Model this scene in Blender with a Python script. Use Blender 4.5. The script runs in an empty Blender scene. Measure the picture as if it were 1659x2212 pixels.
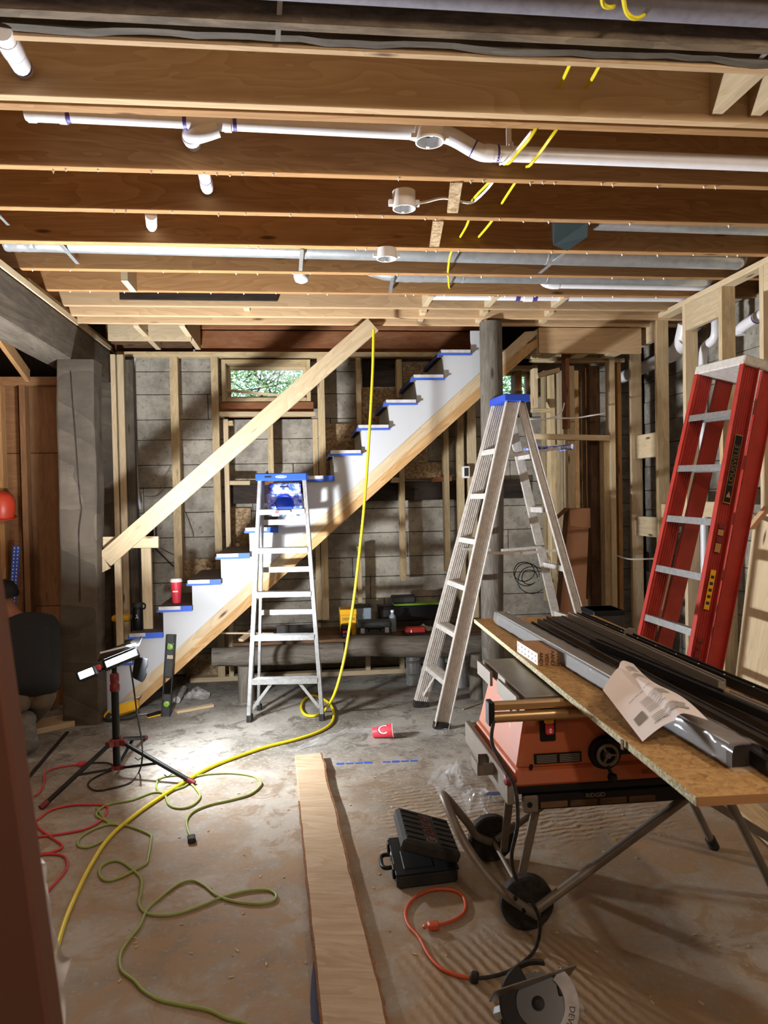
import bpy, bmesh, math, random
from mathutils import Vector, Matrix, noise
random.seed(7)
C = bpy.context.scene.collection
S = bpy.context.scene
V = Vector
PI = math.pi

# ------------------------------------------------------------------ camera
W_, H_ = 1659, 2212
FPX = 1590.0
CH = 1.5
yaw, pitch, roll = math.radians(6.25), math.radians(1.28), math.radians(-1.1)
FW = V((math.sin(yaw) * math.cos(pitch), math.cos(yaw) * math.cos(pitch), -math.sin(pitch)))
RT0 = V((math.cos(yaw), -math.sin(yaw), 0))
UP0 = RT0.cross(FW)
RT = RT0 * math.cos(roll) + UP0 * math.sin(roll)
UP = -RT0 * math.sin(roll) + UP0 * math.cos(roll)


def at(px, py, X=None, Y=None, Z=None):
    """Where the sight line through a photo pixel meets a plane of the room."""
    d = FW + RT * ((px - 829.5) / FPX) - UP * ((py - 1106.0) / FPX)
    t = (Z - CH) / d.z if Z is not None else (Y / d.y if Y is not None else X / d.x)
    return V((0, 0, CH)) + d * t


cam = bpy.data.cameras.new('camera')
cam.sensor_fit = 'VERTICAL'
cam.sensor_height = 36.0
cam.lens = FPX / H_ * 36.0
cam.clip_start = 0.05
cam.dof.use_dof = True
cam.dof.focus_distance = 4.2
cam.dof.aperture_fstop = 9.0
camo = bpy.data.objects.new('camera', cam)
C.objects.link(camo)
camo.matrix_world = Matrix.Translation((0, 0, CH)) @ Matrix((RT, UP, -FW)).transposed().to_4x4()
S.camera = camo

# ------------------------------------------------------------------ sky, lights, exposure
w = bpy.data.worlds.new('sky')
S.world = w
w.use_nodes = True
wn = w.node_tree
sky = wn.nodes.new('ShaderNodeTexSky')
sky.sky_type = 'NISHITA'
sky.sun_elevation = math.radians(38)
sky.sun_rotation = math.radians(150)
sky.sun_disc = False
wn.links.new(sky.outputs[0], wn.nodes['Background'].inputs[0])
wn.nodes['Background'].inputs[1].default_value = 0.45


def area(name, loc, dirn, sx, sy, power, col, spread=180):
    l = bpy.data.lights.new(name, 'AREA')
    l.shape = 'RECTANGLE'
    l.size, l.size_y = sx, sy
    l.energy = power
    l.color = col
    l.spread = math.radians(spread)
    o = bpy.data.objects.new(name, l)
    C.objects.link(o)
    o.location = loc
    o.rotation_euler = V(dirn).to_track_quat('-Z', 'Y').to_euler()
    return o


def bulb(name, loc, power, col, r=0.05):
    l = bpy.data.lights.new(name, 'POINT')
    l.energy = power
    l.color = col
    l.shadow_soft_size = r
    o = bpy.data.objects.new(name, l)
    C.objects.link(o)
    o.location = loc
    return o


# the two heads of the tripod work light (the only lamp in view)
area('work_light_upper_beam', (-0.93, 4.03, 0.72), (0.26, -0.06, 0.96), 0.22, 0.08, 140, (0.95, 0.97, 1.0))
area('work_light_lower_beam', (-0.85, 4.06, 0.70), (0.85, 0.30, -0.25), 0.14, 0.06, 32, (0.95, 0.97, 1.0))
area('work_light_left_beam', (-1.12, 3.93, 0.68), (-0.15, -0.55, 0.80), 0.10, 0.10, 14, (0.93, 0.97, 1.0))
# bulbs behind the camera and in the next room, plus two added fill lights
bulb('ceiling_bulb_behind', (0.35, -0.35, 2.72), 42, (1.0, 0.83, 0.66), 0.06)
bulb('fill_light_far_behind', (-0.9, -2.2, 2.73), 34, (1.0, 0.88, 0.76), 0.1)  # added unseen fill, lifts the ambient level
bulb('next_room_bulb', (-2.7, 3.9, 2.0), 12, (1.0, 0.8, 0.65), 0.1)
bulb('fill_light_right', (1.7, 0.9, 2.73), 36, (1.0, 0.87, 0.74), 0.1)  # added unseen fill, brightens the sheet and leaflet

S.view_settings.view_transform = 'Standard'
S.view_settings.look = 'None'
S.view_settings.exposure = 0.68
S.view_settings.gamma = 1.0
S.view_settings.use_curve_mapping = False


# ------------------------------------------------------------------ materials
def lin(h):
    h = h.lstrip('#')
    c = [int(h[i:i + 2], 16) / 255 for i in (0, 2, 4)]
    return tuple((x / 12.92 if x <= 0.04045 else ((x + 0.055) / 1.055) ** 2.4) for x in c) + (1,)


class NT:
    def __init__(s, name):
        s.m = bpy.data.materials.new(name)
        s.m.use_nodes = True
        s.t = s.m.node_tree
        s.b = s.t.nodes['Principled BSDF']

    def n(s, typ, ins=None, **kw):
        n = s.t.nodes.new('ShaderNode' + typ)
        for k, v in kw.items():
            setattr(n, k, v)
        for k, v in (ins or {}).items():
            if isinstance(v, bpy.types.NodeSocket):
                s.t.links.new(v, n.inputs[k])
            else:
                n.inputs[k].default_value = v
        return n

    def set(s, **kw):
        for k, v in kw.items():
            k = k.replace('_', ' ')
            if isinstance(v, bpy.types.NodeSocket):
                s.t.links.new(v, s.b.inputs[k])
            else:
                s.b.inputs[k].default_value = v

    def ramp(s, fac, stops):
        r = s.n('ValToRGB', {'Fac': fac})
        e = r.color_ramp.elements
        while len(e) < len(stops):
            e.new(0.5)
        for el, (p, c) in zip(e, stops):
            el.position = p
            el.color = c if isinstance(c, tuple) else lin(c)
        return r.outputs[0]

    def mix(s, f, a, b, bt='MIX'):
        m = s.n('Mix', data_type='RGBA', blend_type=bt)
        for i, v in ((0, f), (6, a), (7, b)):
            if isinstance(v, bpy.types.NodeSocket):
                s.t.links.new(v, m.inputs[i])
            else:
                m.inputs[i].default_value = v if i == 0 or isinstance(v, tuple) else lin(v)
        return m.outputs[2]

    def bump(s, h, st, d=0.01):
        b = s.n('Bump', {'Height': h, 'Strength': st, 'Distance': d})
        s.t.links.new(b.outputs[0], s.b.inputs['Normal'])

    def math(s, op, a, b=0.0):
        n = s.n('Math', operation=op)
        for i, v in enumerate((a, b)):
            if isinstance(v, bpy.types.NodeSocket):
                s.t.links.new(v, n.inputs[i])
            else:
                n.inputs[i].default_value = v
        return n.outputs[0]


def plain(name, col, rough=0.5, metal=0.0, dirt=0.0, dirtcol='#3a332b', bump=0.0, scale=30, spec=0.5, **kw):
    k = NT(name)
    co = k.n('TexCoord').outputs['Object']
    if dirt > 0 or bump > 0:
        nz = k.n('TexNoise', {'Vector': co, 'Scale': scale, 'Detail': 6, 'Roughness': 0.65}).outputs['Fac']
        if dirt > 0:
            f = k.ramp(nz, [(0.42, (0, 0, 0, 1)), (0.7, (dirt, dirt, dirt, 1))])
            k.set(Base_Color=k.mix(f, col, dirtcol))
        else:
            k.set(Base_Color=lin(col))
        if bump > 0:
            k.bump(nz, bump, 0.004)
    else:
        k.set(Base_Color=lin(col))
    k.set(Roughness=rough, Metallic=metal)
    k.b.inputs['Specular IOR Level'].default_value = spec
    for a, b in kw.items():
        k.b.inputs[a.replace('_', ' ')].default_value = b
    return k.m


def wood(name, base, dark, knot='#4a2c17', grain=1.0, stain=0.0, staincol='#3b342c', rough=0.75, bump=0.25, rnd=0.25):
    k = NT(name)
    uv = k.n('TexCoord').outputs['UV']
    oi = k.n('ObjectInfo').outputs['Random']
    off = k.n('CombineXYZ', {'X': k.math('MULTIPLY', oi, 7.0), 'Y': k.math('MULTIPLY', oi, 3.0)}).outputs[0]
    uvo = k.n('VectorMath', {0: uv, 1: off}, operation='ADD').outputs[0]
    mp = k.n('Mapping', {'Vector': uvo, 'Scale': (1.1, 22, 1)}).outputs[0]
    n1 = k.n('TexNoise', {'Vector': mp, 'Scale': 2.2, 'Detail': 5, 'Roughness': 0.6, 'Distortion': 0.6}).outputs['Fac']
    mp2 = k.n('Mapping', {'Vector': uvo, 'Scale': (0.55, 3.2, 1)}).outputs[0]
    n2 = k.n('TexNoise', {'Vector': mp2, 'Scale': 2.0, 'Detail': 2, 'Distortion': 1.2}).outputs['Fac']
    rings = k.math('FRACT', k.math('MULTIPLY', n2, 9.0))
    g = k.math('ADD', k.math('MULTIPLY', n1, 0.7), k.math('MULTIPLY', rings, 0.3))
    col = k.mix(k.ramp(g, [(0.25, (0, 0, 0, 1)), (0.8, (grain, grain, grain, 1))]), base, dark)
    mpk = k.n('Mapping', {'Vector': uvo, 'Scale': (2.2, 9, 1)}).outputs[0]
    vo = k.n('TexVoronoi', {'Vector': mpk, 'Scale': 1.0}).outputs['Distance']
    kf = k.ramp(vo, [(0.05, (0.9, 0.9, 0.9, 1)), (0.12, (0, 0, 0, 1))])
    col = k.mix(kf, col, knot)
    if stain > 0:
        mps = k.n('Mapping', {'Vector': uvo, 'Scale': (1.5, 4, 1)}).outputs[0]
        n3 = k.n('TexNoise', {'Vector': mps, 'Scale': 3.0, 'Detail': 6, 'Roughness': 0.7}).outputs['Fac']
        col = k.mix(k.ramp(n3, [(0.42, (0, 0, 0, 1)), (0.62, (stain, stain, stain, 1))]), col, staincol)
    v = k.math('ADD', k.math('MULTIPLY', oi, rnd), 1 - rnd * 0.6)
    hsv = k.n('HueSaturation', {'Color': col, 'Value': v}).outputs[0]
    k.set(Base_Color=hsv, Roughness=rough)
    k.b.inputs['Specular IOR Level'].default_value = 0.25
    k.bump(g, bump, 0.002)
    return k.m


def chips(name, a, b, c, sc=60):
    """oriented strand board: overlapping flakes of three tones"""
    k = NT(name)
    co = k.n('TexCoord').outputs['Object']
    v1 = k.n('TexVoronoi', {'Vector': co, 'Scale': sc})
    v1.distance = 'CHEBYCHEV'
    nz = k.n('TexNoise', {'Vector': co, 'Scale': sc * 0.7, 'Detail': 5, 'Distortion': 1.5}).outputs['Fac']
    sp = k.n('SeparateColor', {'Color': v1.outputs['Color']}).outputs[0]
    col = k.mix(k.ramp(sp, [(0.2, (0, 0, 0, 1)), (0.85, (1, 1, 1, 1))]), a, b)
    col = k.mix(k.ramp(nz, [(0.56, (0, 0, 0, 1)), (0.66, (0.8, 0.8, 0.8, 1))]), col, c)
    k.set(Base_Color=col, Roughness=0.8)
    k.bump(sp, 0.3, 0.003)
    return k.m


M = {}
M['new'] = wood('spruce_lumber', '#cdbb9b', '#ad946f', grain=0.7)
M['stud'] = wood('stud_lumber', '#cdb892', '#a58c63', grain=0.8, stain=0.35, staincol='#83795f')
M['joist'] = wood('fir_joist', '#ad8558', '#835d39', grain=0.8, rough=0.8)
M['joistnew'] = wood('new_fir_joist', '#c6a984', '#a3825c', grain=0.7)
M['old'] = wood('weathered_timber', '#665d51', '#3f382f', knot='#2a2520', grain=0.9, stain=0.6, staincol='#3d372f', bump=0.5)
M['oldbrown'] = wood('old_brown_board', '#7a5c42', '#4a3524', knot='#21170f', grain=0.9, stain=0.5, staincol='#2e2318')
M['dark'] = wood('dark_timber', '#3a3028', '#221b16', knot='#100c0a', grain=0.9, stain=0.5, staincol='#15110e')
M['red'] = wood('reddish_rim_board', '#8d5a38', '#6d4228', grain=0.8, stain=0.3, staincol='#a58262')
M['ply'] = wood('plywood_sheathing', '#8f6846', '#6f4c30', grain=0.7, stain=0.35, staincol='#5f4026', rough=0.7)
M['log'] = wood('log_bark_free', '#79736a', '#514b43', knot='#2c2824', grain=0.9, stain=0.5, staincol='#4a443c', bump=0.6)
M['lvl'] = wood('laminated_stringer', '#c3a274', '#997449', grain=1.0, stain=0.7, staincol='#ab8556')
M['plank'] = wood('floor_plank', '#c8b59b', '#ab9273', grain=0.9, knot='#7a4d28', stain=0.3, staincol='#a08258')
M['bark'] = plain('bark_edge', '#8a5a34', 0.95, dirt=0.8, bump=0.8, scale=60)
M['osb'] = chips('osb_flakes', '#b39b78', '#8c7251', '#4d3d2a')
M['osbtop'] = chips('smooth_osb_sheet', '#bf9a64', '#ac8550', '#7d6038', 70)
M['osbedge'] = chips('osb_sheet_edge', '#c9bf9c', '#8f8a68', '#5e5a40', 180)
M['brownboard'] = plain('brown_wrapped_board', '#b48a62', 0.7, dirt=0.25, dirtcol='#8a6a4a', scale=8)
M['pvc'] = plain('white_pvc', '#e6e6ea', 0.35, dirt=0.12, dirtcol='#8a8792', scale=14)
M['primer'] = plain('purple_primer', '#4b3a8c', 0.5)
M['zinc'] = plain('galvanized_steel', '#c9cfd3', 0.33, 0.75, dirt=0.3, dirtcol='#6f787e', scale=18)
M['alu'] = plain('brushed_aluminium', '#b9bdc0', 0.38, 0.85, dirt=0.45, dirtcol='#7d7770', scale=40)
M['aludirty'] = plain('worn_aluminium', '#cfccc6', 0.42, 0.2, dirt=0.4, dirtcol='#857a6c', scale=35)
M['blue'] = plain('blue_plastic', '#1c46b8', 0.4)
M['bluedirty'] = plain('paint_spattered_blue', '#1b45b4', 0.45, dirt=1.0, dirtcol='#e9edf5', scale=34)
M['tape'] = plain('blue_masking_tape', '#2a56c4', 0.6)
M['film'] = plain('silver_protective_film', '#b9bcc2', 0.3, dirt=0.5, dirtcol='#7f7a74', scale=20)
M['tread'] = plain('tread_cover_paper', '#5a5046', 0.8, dirt=0.4, scale=12)
M['primed'] = plain('white_primed_panel', '#b4b8bd', 0.6, dirt=0.35, dirtcol='#b3b4b2', scale=4)
M['riser'] = plain('grey_primed_riser', '#a8a9a2', 0.6, dirt=0.3, dirtcol='#85857d', scale=6)
M['redfg'] = plain('red_fibreglass', '#a33026', 0.45, dirt=0.55, dirtcol='#7d1e18', scale=10)
M['redcup'] = plain('red_paper_cup', '#d83a4a', 0.5)
M['white'] = plain('white_plastic', '#ececec', 0.45)
M['black'] = plain('black_plastic', '#0f1012', 0.5, spec=0.3)
M['blackdull'] = plain('black_case_plastic', '#1f2223', 0.65, dirt=0.25, dirtcol='#4a4640', scale=25)
M['joistgrey'] = wood('dirty_old_joist', '#8a7760', '#64523e', grain=0.9, stain=0.7, staincol='#3f352a')
M['plumb'] = plain('grey_drain_pipe', '#7f7c86', 0.5, dirt=0.3)
M['sawblade'] = plain('saw_blade_steel', '#5d6165', 0.3, 0.85)
M['blackgloss'] = plain('black_gloss_metal', '#121214', 0.25, 0.3)
M['charcoal'] = plain('charcoal_profile', '#242120', 0.5, dirt=0.2, dirtcol='#5b544d', scale=20)
M['greyprof'] = plain('grey_profile', '#8b857d', 0.4, 0.3)
M['orange'] = plain('orange_saw_plastic', '#b65c33', 0.55, dirt=0.5, dirtcol='#8a6147', scale=12)
M['cast'] = plain('cast_table_top', '#8a847b', 0.4, 0.6, dirt=0.4, dirtcol='#6b6257', scale=6)
M['steel'] = plain('painted_steel_grey', '#7b746a', 0.5, 0.3, dirt=0.4, dirtcol='#5a5148', scale=20)
M['gold'] = plain('gold_anodised_rail', '#b39468', 0.35, 0.7)
M['rubber'] = plain('black_rubber', '#141313', 0.8, dirt=0.3, dirtcol='#5c5348', scale=30)
M['yellow'] = plain('yellow_hose', '#d9c81f', 0.4)
M['yelbox'] = plain('yellow_plastic', '#e0a91c', 0.45)
M['green'] = plain('green_cord_jacket', '#8d9c52', 0.5)
M['limelid'] = plain('lime_green_lid', '#6f9a2f', 0.45)
M['redcord'] = plain('red_cord_jacket', '#c23a3e', 0.5)
M['orangecord'] = plain('orange_cord_jacket', '#c6562e', 0.5)
M['cardboard'] = plain('cardboard', '#7d5333', 0.85, dirt=0.2, scale=6)
M['paper'] = plain('white_paper', '#e2dcda', 0.7, dirt=0.1, dirtcol='#d2a890', scale=5)
M['ink'] = plain('dark_ink', '#2a2829', 0.7)
M['skin'] = plain('skin', '#8a5a44', 0.6)
M['shirt'] = plain('black_cotton', '#14181b', 0.9)
M['pants'] = plain('tan_work_cloth', '#6f6252', 0.9, dirt=0.4, dirtcol='#3d372f', scale=14)
M['boot'] = plain('dusty_boot_leather', '#5b5c58', 0.8, dirt=0.6, dirtcol='#8b8880', scale=30)
M['darkred'] = plain('dark_red_plastic', '#6d1d22', 0.5)
M['foreboard'] = plain('reddish_brown_board', '#55301f', 0.6, dirt=0.5, dirtcol='#46302c', scale=2)
M['insul'] = plain('clear_bottle_plastic', '#d8dcdf', 0.2)
M['battblue'] = plain('dark_blue_label', '#27325a', 0.5)
M['teal'] = plain('dark_sheet_metal', '#3d4a4c', 0.4, 0.6, dirt=0.3, scale=12)
M['hardhat'] = plain('orange_red_plastic', '#c9432b', 0.4)
M['branch'] = plain('branch_bark', '#3a342c', 0.9)
M['sack'] = plain('grey_sack', '#8c8b88', 0.8, dirt=0.6, dirtcol='#d8d6d0', scale=25)


def glassy(name, col, alpha, rough=0.15):
    k = NT(name)
    k.set(Base_Color=lin(col), Roughness=rough, Alpha=alpha)
    k.b.inputs['Specular IOR Level'].default_value = 0.8
    return k.m


M['poly'] = glassy('clear_plastic_film', '#d0d3d6', 0.20)
M['milky'] = glassy('milky_plastic_sheet', '#e4e6ec', 0.75, 0.3)
M['bin'] = glassy('translucent_bin', '#8fa0ae', 0.7, 0.3)
k = NT('window_glass')
k.set(Base_Color=(1, 1, 1, 1), Roughness=0.02, IOR=1.45, Alpha=0.12)
M['glass'] = k.m
k = NT('lit_led_panel')
k.set(Base_Color=(1, 1, 1, 1), Emission_Color=(0.93, 0.98, 1, 1), Emission_Strength=22.0)
M['led'] = k.m
# leaves: three greens
for i, c in enumerate(('#9ccc7e', '#74b06c', '#c2e090')):
    k = NT('leaf_green_%s' % ('mid', 'deep', 'light')[i])
    k.set(Base_Color=lin(c), Roughness=0.6)
    k.b.inputs['Subsurface Weight'].default_value = 0.0
    M['leaf%d' % i] = k.m
# formed concrete
k = NT('board_formed_concrete')
co = k.n('TexCoord').outputs['Object']
oi = k.n('ObjectInfo').outputs['Random']
n1 = k.n('TexNoise', {'Vector': co, 'Scale': 5, 'Detail': 8, 'Roughness': 0.65}).outputs['Fac']
n2 = k.n('TexNoise', {'Vector': k.n('Mapping', {'Vector': co, 'Scale': (3, 3, 40)}).outputs[0], 'Scale': 3, 'Detail': 5}).outputs['Fac']
n3 = k.n('TexNoise', {'Vector': co, 'Scale': 34, 'Detail': 4, 'Roughness': 0.7}).outputs['Fac']
col = k.mix(k.ramp(n1, [(0.40, (0, 0, 0, 1)), (0.62, (1, 1, 1, 1))]), '#aba598', '#817b70')
col = k.mix(k.ramp(n3, [(0.57, (0, 0, 0, 1)), (0.68, (0.7, 0.7, 0.7, 1))]), col, '#5a554c')
col = k.n('HueSaturation', {'Color': col, 'Value': k.math('ADD', k.math('MULTIPLY', oi, 0.14), 0.93)}).outputs[0]
k.set(Base_Color=col, Roughness=0.9)
k.bump(k.math('ADD', n2, k.math('MULTIPLY', n3, 0.8)), 0.5, 0.006)
M['concrete'] = k.m
# floor slab with glue patches, saw dust and combed mortar ridges
k = NT('dusty_concrete_slab')
co = k.n('NewGeometry').outputs['Position']
sx = k.n('SeparateXYZ', {'Vector': co})
X_, Y_ = sx.outputs[0], sx.outputs[1]
n1 = k.n('TexNoise', {'Vector': co, 'Scale': 1.6, 'Detail': 9, 'Roughness': 0.62, 'Distortion': 0.4}).outputs['Fac']
n2 = k.n('TexNoise', {'Vector': co, 'Scale': 7, 'Detail': 8, 'Roughness': 0.68, 'Distortion': 0.8}).outputs['Fac']
n3 = k.n('TexNoise', {'Vector': co, 'Scale': 42, 'Detail': 5, 'Roughness': 0.7}).outputs['Fac']
base = k.mix(k.ramp(n1, [(0.42, (0, 0, 0, 1)), (0.60, (1, 1, 1, 1))]), '#a09d95', '#6d6961')
base = k.mix(k.ramp(n2, [(0.53, (0, 0, 0, 1)), (0.60, (0.75, 0.75, 0.75, 1))]), base, '#55504a')
base = k.mix(k.ramp(n3, [(0.54, (0, 0, 0, 1)), (0.66, (0.55, 0.55, 0.55, 1))]), base, '#bdb9ae')
dustn = k.math('ADD', n2, k.math('MULTIPLY', n1, 0.5))
# brown dust fading towards the stairs, with the warm foreground light tinted in
near = k.n('MapRange', {'Value': Y_, 'From Min': 4.4, 'From Max': 3.0, 'To Min': 0.0, 'To Max': 1.0}).outputs[0]
dfac = k.math('MULTIPLY', k.ramp(dustn, [(0.62, (0.25, 0.25, 0.25, 1)), (0.86, (0.95, 0.95, 0.95, 1))]), near)
base = k.mix(dfac, base, '#987f60')
# combed ridges
def boxmask(x0, x1, y0, y1, soft=0.12):
    wob = k.math('MULTIPLY', k.math('SUBTRACT', n2, 0.5), 0.5)
    xx = k.math('ADD', X_, wob)
    yy = k.math('ADD', Y_, wob)
    a = k.n('MapRange', {'Value': xx, 'From Min': x0, 'From Max': x0 + soft}).outputs[0]
    b = k.n('MapRange', {'Value': xx, 'From Min': x1, 'From Max': x1 - soft}).outputs[0]
    c = k.n('MapRange', {'Value': yy, 'From Min': y0, 'From Max': y0 + soft}).outputs[0]
    d = k.n('MapRange', {'Value': yy, 'From Min': y1, 'From Max': y1 - soft}).outputs[0]
    return k.math('MULTIPLY', k.math('MULTIPLY', a, b), k.math('MULTIPLY', c, d))
m1 = boxmask(0.25, 0.98, 1.85, 2.45)
wv = k.n('TexWave', {'Vector': k.n('Mapping', {'Vector': co, 'Rotation': (0, 0, math.radians(-20))}).outputs[0], 'Scale': 9.0, 'Distortion': 1.5, 'Detail': 2, 'Detail Scale': 2}).outputs['Fac']
m2 = boxmask(0.3, 1.7, 3.0, 3.8)
wv2 = k.n('TexWave', {'Vector': k.n('Mapping', {'Vector': co, 'Rotation': (0, 0, math.radians(82))}).outputs[0], 'Scale': 8.0, 'Distortion': 5, 'Detail': 3, 'Detail Scale': 1.5}).outputs['Fac']
base = k.mix(k.math('MULTIPLY', m1, 0.55), base, '#ad9474')
base = k.mix(k.math('MULTIPLY', k.math('MULTIPLY', m2, wv2), 0.28), base, '#9c8d76')
base = k.mix(k.math('MULTIPLY', k.math('MULTIPLY', m1, k.math('SUBTRACT', 1.0, wv)), 0.4), base, '#7d6a52')
k.set(Base_Color=base, Roughness=k.math('ADD', k.math('MULTIPLY', n1, 0.3), 0.55))
hh = k.math('ADD', k.math('MULTIPLY', n3, 0.25), k.math('MULTIPLY', n2, 0.6))
hh = k.math('ADD', hh, k.math('MULTIPLY', k.math('MULTIPLY', m1, wv), 1.0))
hh = k.math('ADD', hh, k.math('MULTIPLY', k.math('MULTIPLY', m2, wv2), 0.8))
k.bump(hh, 0.55, 0.012)
M['floor'] = k.m


# ------------------------------------------------------------------ mesh helpers
def tag(o, label=None, cat=None, group=None, kind=None):
    if label: o['label'] = label
    if cat: o['category'] = cat
    if group: o['group'] = group
    if kind: o['kind'] = kind
    return o


def thing(name, loc, label, cat, group=None, rz=0.0):
    o = bpy.data.objects.new(name, None)
    o.empty_display_size = 0.1
    C.objects.link(o)
    o.location = loc
    o.rotation_euler = (0, 0, rz)
    return tag(o, label, cat, group)


def base_of(o):
    """world position of an object's origin (parents are never rotated when built in room coordinates)"""
    p = V((0, 0, 0))
    while o:
        p += V(o.location)
        o = o.parent
    return p


class B:
    def __init__(s):
        s.bm = bmesh.new()
        s.uv = s.bm.loops.layers.uv.new('UVMap')

    def hexa(s, c, ex, ey, ez):
        """box centred at c with half-axes ex (grain), ey, ez"""
        c, ex, ey, ez = V(c), V(ex), V(ey), V(ez)
        vs = {}
        for i in (-1, 1):
            for j in (-1, 1):
                for l in (-1, 1):
                    vs[i, j, l] = s.bm.verts.new(c + ex * i + ey * j + ez * l)
        L, a, b = ex.length * 2, ey.length * 2, ez.length * 2
        ou, ov = random.random() * 9, random.random() * 5
        F = [((-1, -1, -1), (1, -1, -1), (1, -1, 1), (-1, -1, 1), b, 0), ((1, 1, -1), (-1, 1, -1), (-1, 1, 1), (1, 1, 1), b, .31),
             ((-1, -1, 1), (1, -1, 1), (1, 1, 1), (-1, 1, 1), a, .57), ((1, -1, -1), (-1, -1, -1), (-1, 1, -1), (1, 1, -1), a, .83),
             ((-1, 1, -1), (-1, -1, -1), (-1, -1, 1), (-1, 1, 1), None, 0), ((1, -1, -1), (1, 1, -1), (1, 1, 1), (1, -1, 1), None, 0)]
        for f in F:
            try:
                fc = s.bm.faces.new([vs[k_] for k_ in f[:4]])
            except ValueError:
                continue
            for lp, k_ in zip(fc.loops, f[:4]):
                if f[4] is None:
                    lp[s.uv].uv = (ou + k_[2] * b / 2 * .2, ov + k_[1] * a / 2)
                else:
                    q = k_[2] * b / 2 if f[4] is b and f[5] < .5 else k_[1] * a / 2
                    lp[s.uv].uv = (ou + (k_[0] + 1) * L / 2, ov + f[5] + q)
        return s

    def beam(s, p0, p1, wd, ht, up=(0, 0, 1)):
        p0, p1, up = V(p0), V(p1), V(up)
        d = p1 - p0
        dn = d.normalized()
        sd = dn.cross(up)
        if sd.length < 1e-4:
            sd = dn.cross(V((0, 1, 0)))
        sd.normalize()
        u = sd.cross(dn)
        return s.hexa((p0 + p1) / 2, d / 2, sd * wd / 2, u * ht / 2)

    def box(s, x0, x1, y0, y1, z0, z1):
        c = ((x0 + x1) / 2, (y0 + y1) / 2, (z0 + z1) / 2)
        e = [V(((x1 - x0) / 2, 0, 0)), V((0, (y1 - y0) / 2, 0)), V((0, 0, (z1 - z0) / 2))]
        e.sort(key=lambda q: -q.length)
        if e[0].cross(e[1]).dot(e[2]) < 0:
            e[2] = -e[2]
        return s.hexa(c, *e)

    def ring(s, c, a, b, r, n):
        return [s.bm.verts.new(c + a * (math.cos(2 * PI * i / n) * r) + b * (math.sin(2 * PI * i / n) * r)) for i in range(n)]

    def skin(s, rings, close=False, cap=True, vl=None):
        n = len(rings[0])
        m = len(rings)
        u = 0
        ou = random.random() * 9
        for q in range(m if close else m - 1):
            A, Bq = rings[q], rings[(q + 1) % m]
            du = (A[0].co - Bq[0].co).length
            for i in range(n):
                j = (i + 1) % n
                try:
                    f = s.bm.faces.new((A[i], A[j], Bq[j], Bq[i]))
                except ValueError:
                    continue
                pv = (A[0].co - A[1].co).length
                for lp, uvv in zip(f.loops, ((u, i * pv), (u, (i + 1) * pv), (u + du, (i + 1) * pv), (u + du, i * pv))):
                    lp[s.uv].uv = (ou + uvv[0], uvv[1])
            u += du
        if cap and not close:
            s.bm.faces.new(rings[0][::-1])
            s.bm.faces.new(rings[-1])
        return s

    def tube(s, pts, r, n=8, close=False, cap=True):
        pts = [V(p) for p in pts]
        m = len(pts)
        rs = r if isinstance(r, (list, tuple)) else [r] * m
        t0 = (pts[1] - pts[0]).normalized()
        a = t0.orthogonal().normalized()
        rings = []
        for i in range(m):
            if close:
                t = (pts[(i + 1) % m] - pts[i - 1]).normalized()
            else:
                t = (pts[min(i + 1, m - 1)] - pts[max(i - 1, 0)]).normalized()
            a = (a - t * a.dot(t))
            a = a.normalized() if a.length > 1e-6 else t.orthogonal().normalized()
            rings.append(s.ring(pts[i], a, t.cross(a), rs[i], n))
        return s.skin(rings, close, cap)

    def lathe(s, prof, org=(0, 0, 0), ax=(0, 0, 1), n=20):
        """prof: [(radius, height)]"""
        org, ax = V(org), V(ax).normalized()
        a = ax.orthogonal().normalized()
        b = ax.cross(a)
        rings = [s.ring(org + ax * h, a, b, max(r, 1e-4), n) for r, h in prof]
        return s.skin(rings)

    def poly(s, pts, ext):
        """polygon (3D points) extruded along ext"""
        ext = V(ext)
        A = [s.bm.verts.new(V(p)) for p in pts]
        Bq = [s.bm.verts.new(V(p) + ext) for p in pts]
        fs = [s.bm.faces.new(A), s.bm.faces.new(Bq[::-1])]
        n = len(pts)
        for i in range(n):
            fs.append(s.bm.faces.new((A[i], Bq[i], Bq[(i + 1) % n], A[(i + 1) % n])))
        d = (V(pts[1]) - V(pts[0]))
        L = max(((V(pts[(i + 1) % n]) - V(pts[i])) for i in range(n)), key=lambda q: q.length).normalized()
        nn = ext.normalized()
        sd = L.cross(nn)
        for f in fs:
            for lp in f.loops:
                co_ = lp.vert.co
                lp[s.uv].uv = (co_.dot(L), co_.dot(sd) + co_.dot(nn))
        return s

    def grid(s, fn, nu, nv, thick=0.0):
        g = [[s.bm.verts.new(V(fn(i / nu, j / nv))) for j in range(nv + 1)] for i in range(nu + 1)]
        for i in range(nu):
            for j in range(nv):
                f = s.bm.faces.new((g[i][j], g[i + 1][j], g[i + 1][j + 1], g[i][j + 1]))
                for lp, (a, b) in zip(f.loops, ((i, j), (i + 1, j), (i + 1, j + 1), (i, j + 1))):
                    lp[s.uv].uv = (a / nu, b / nv)
        return s

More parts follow.
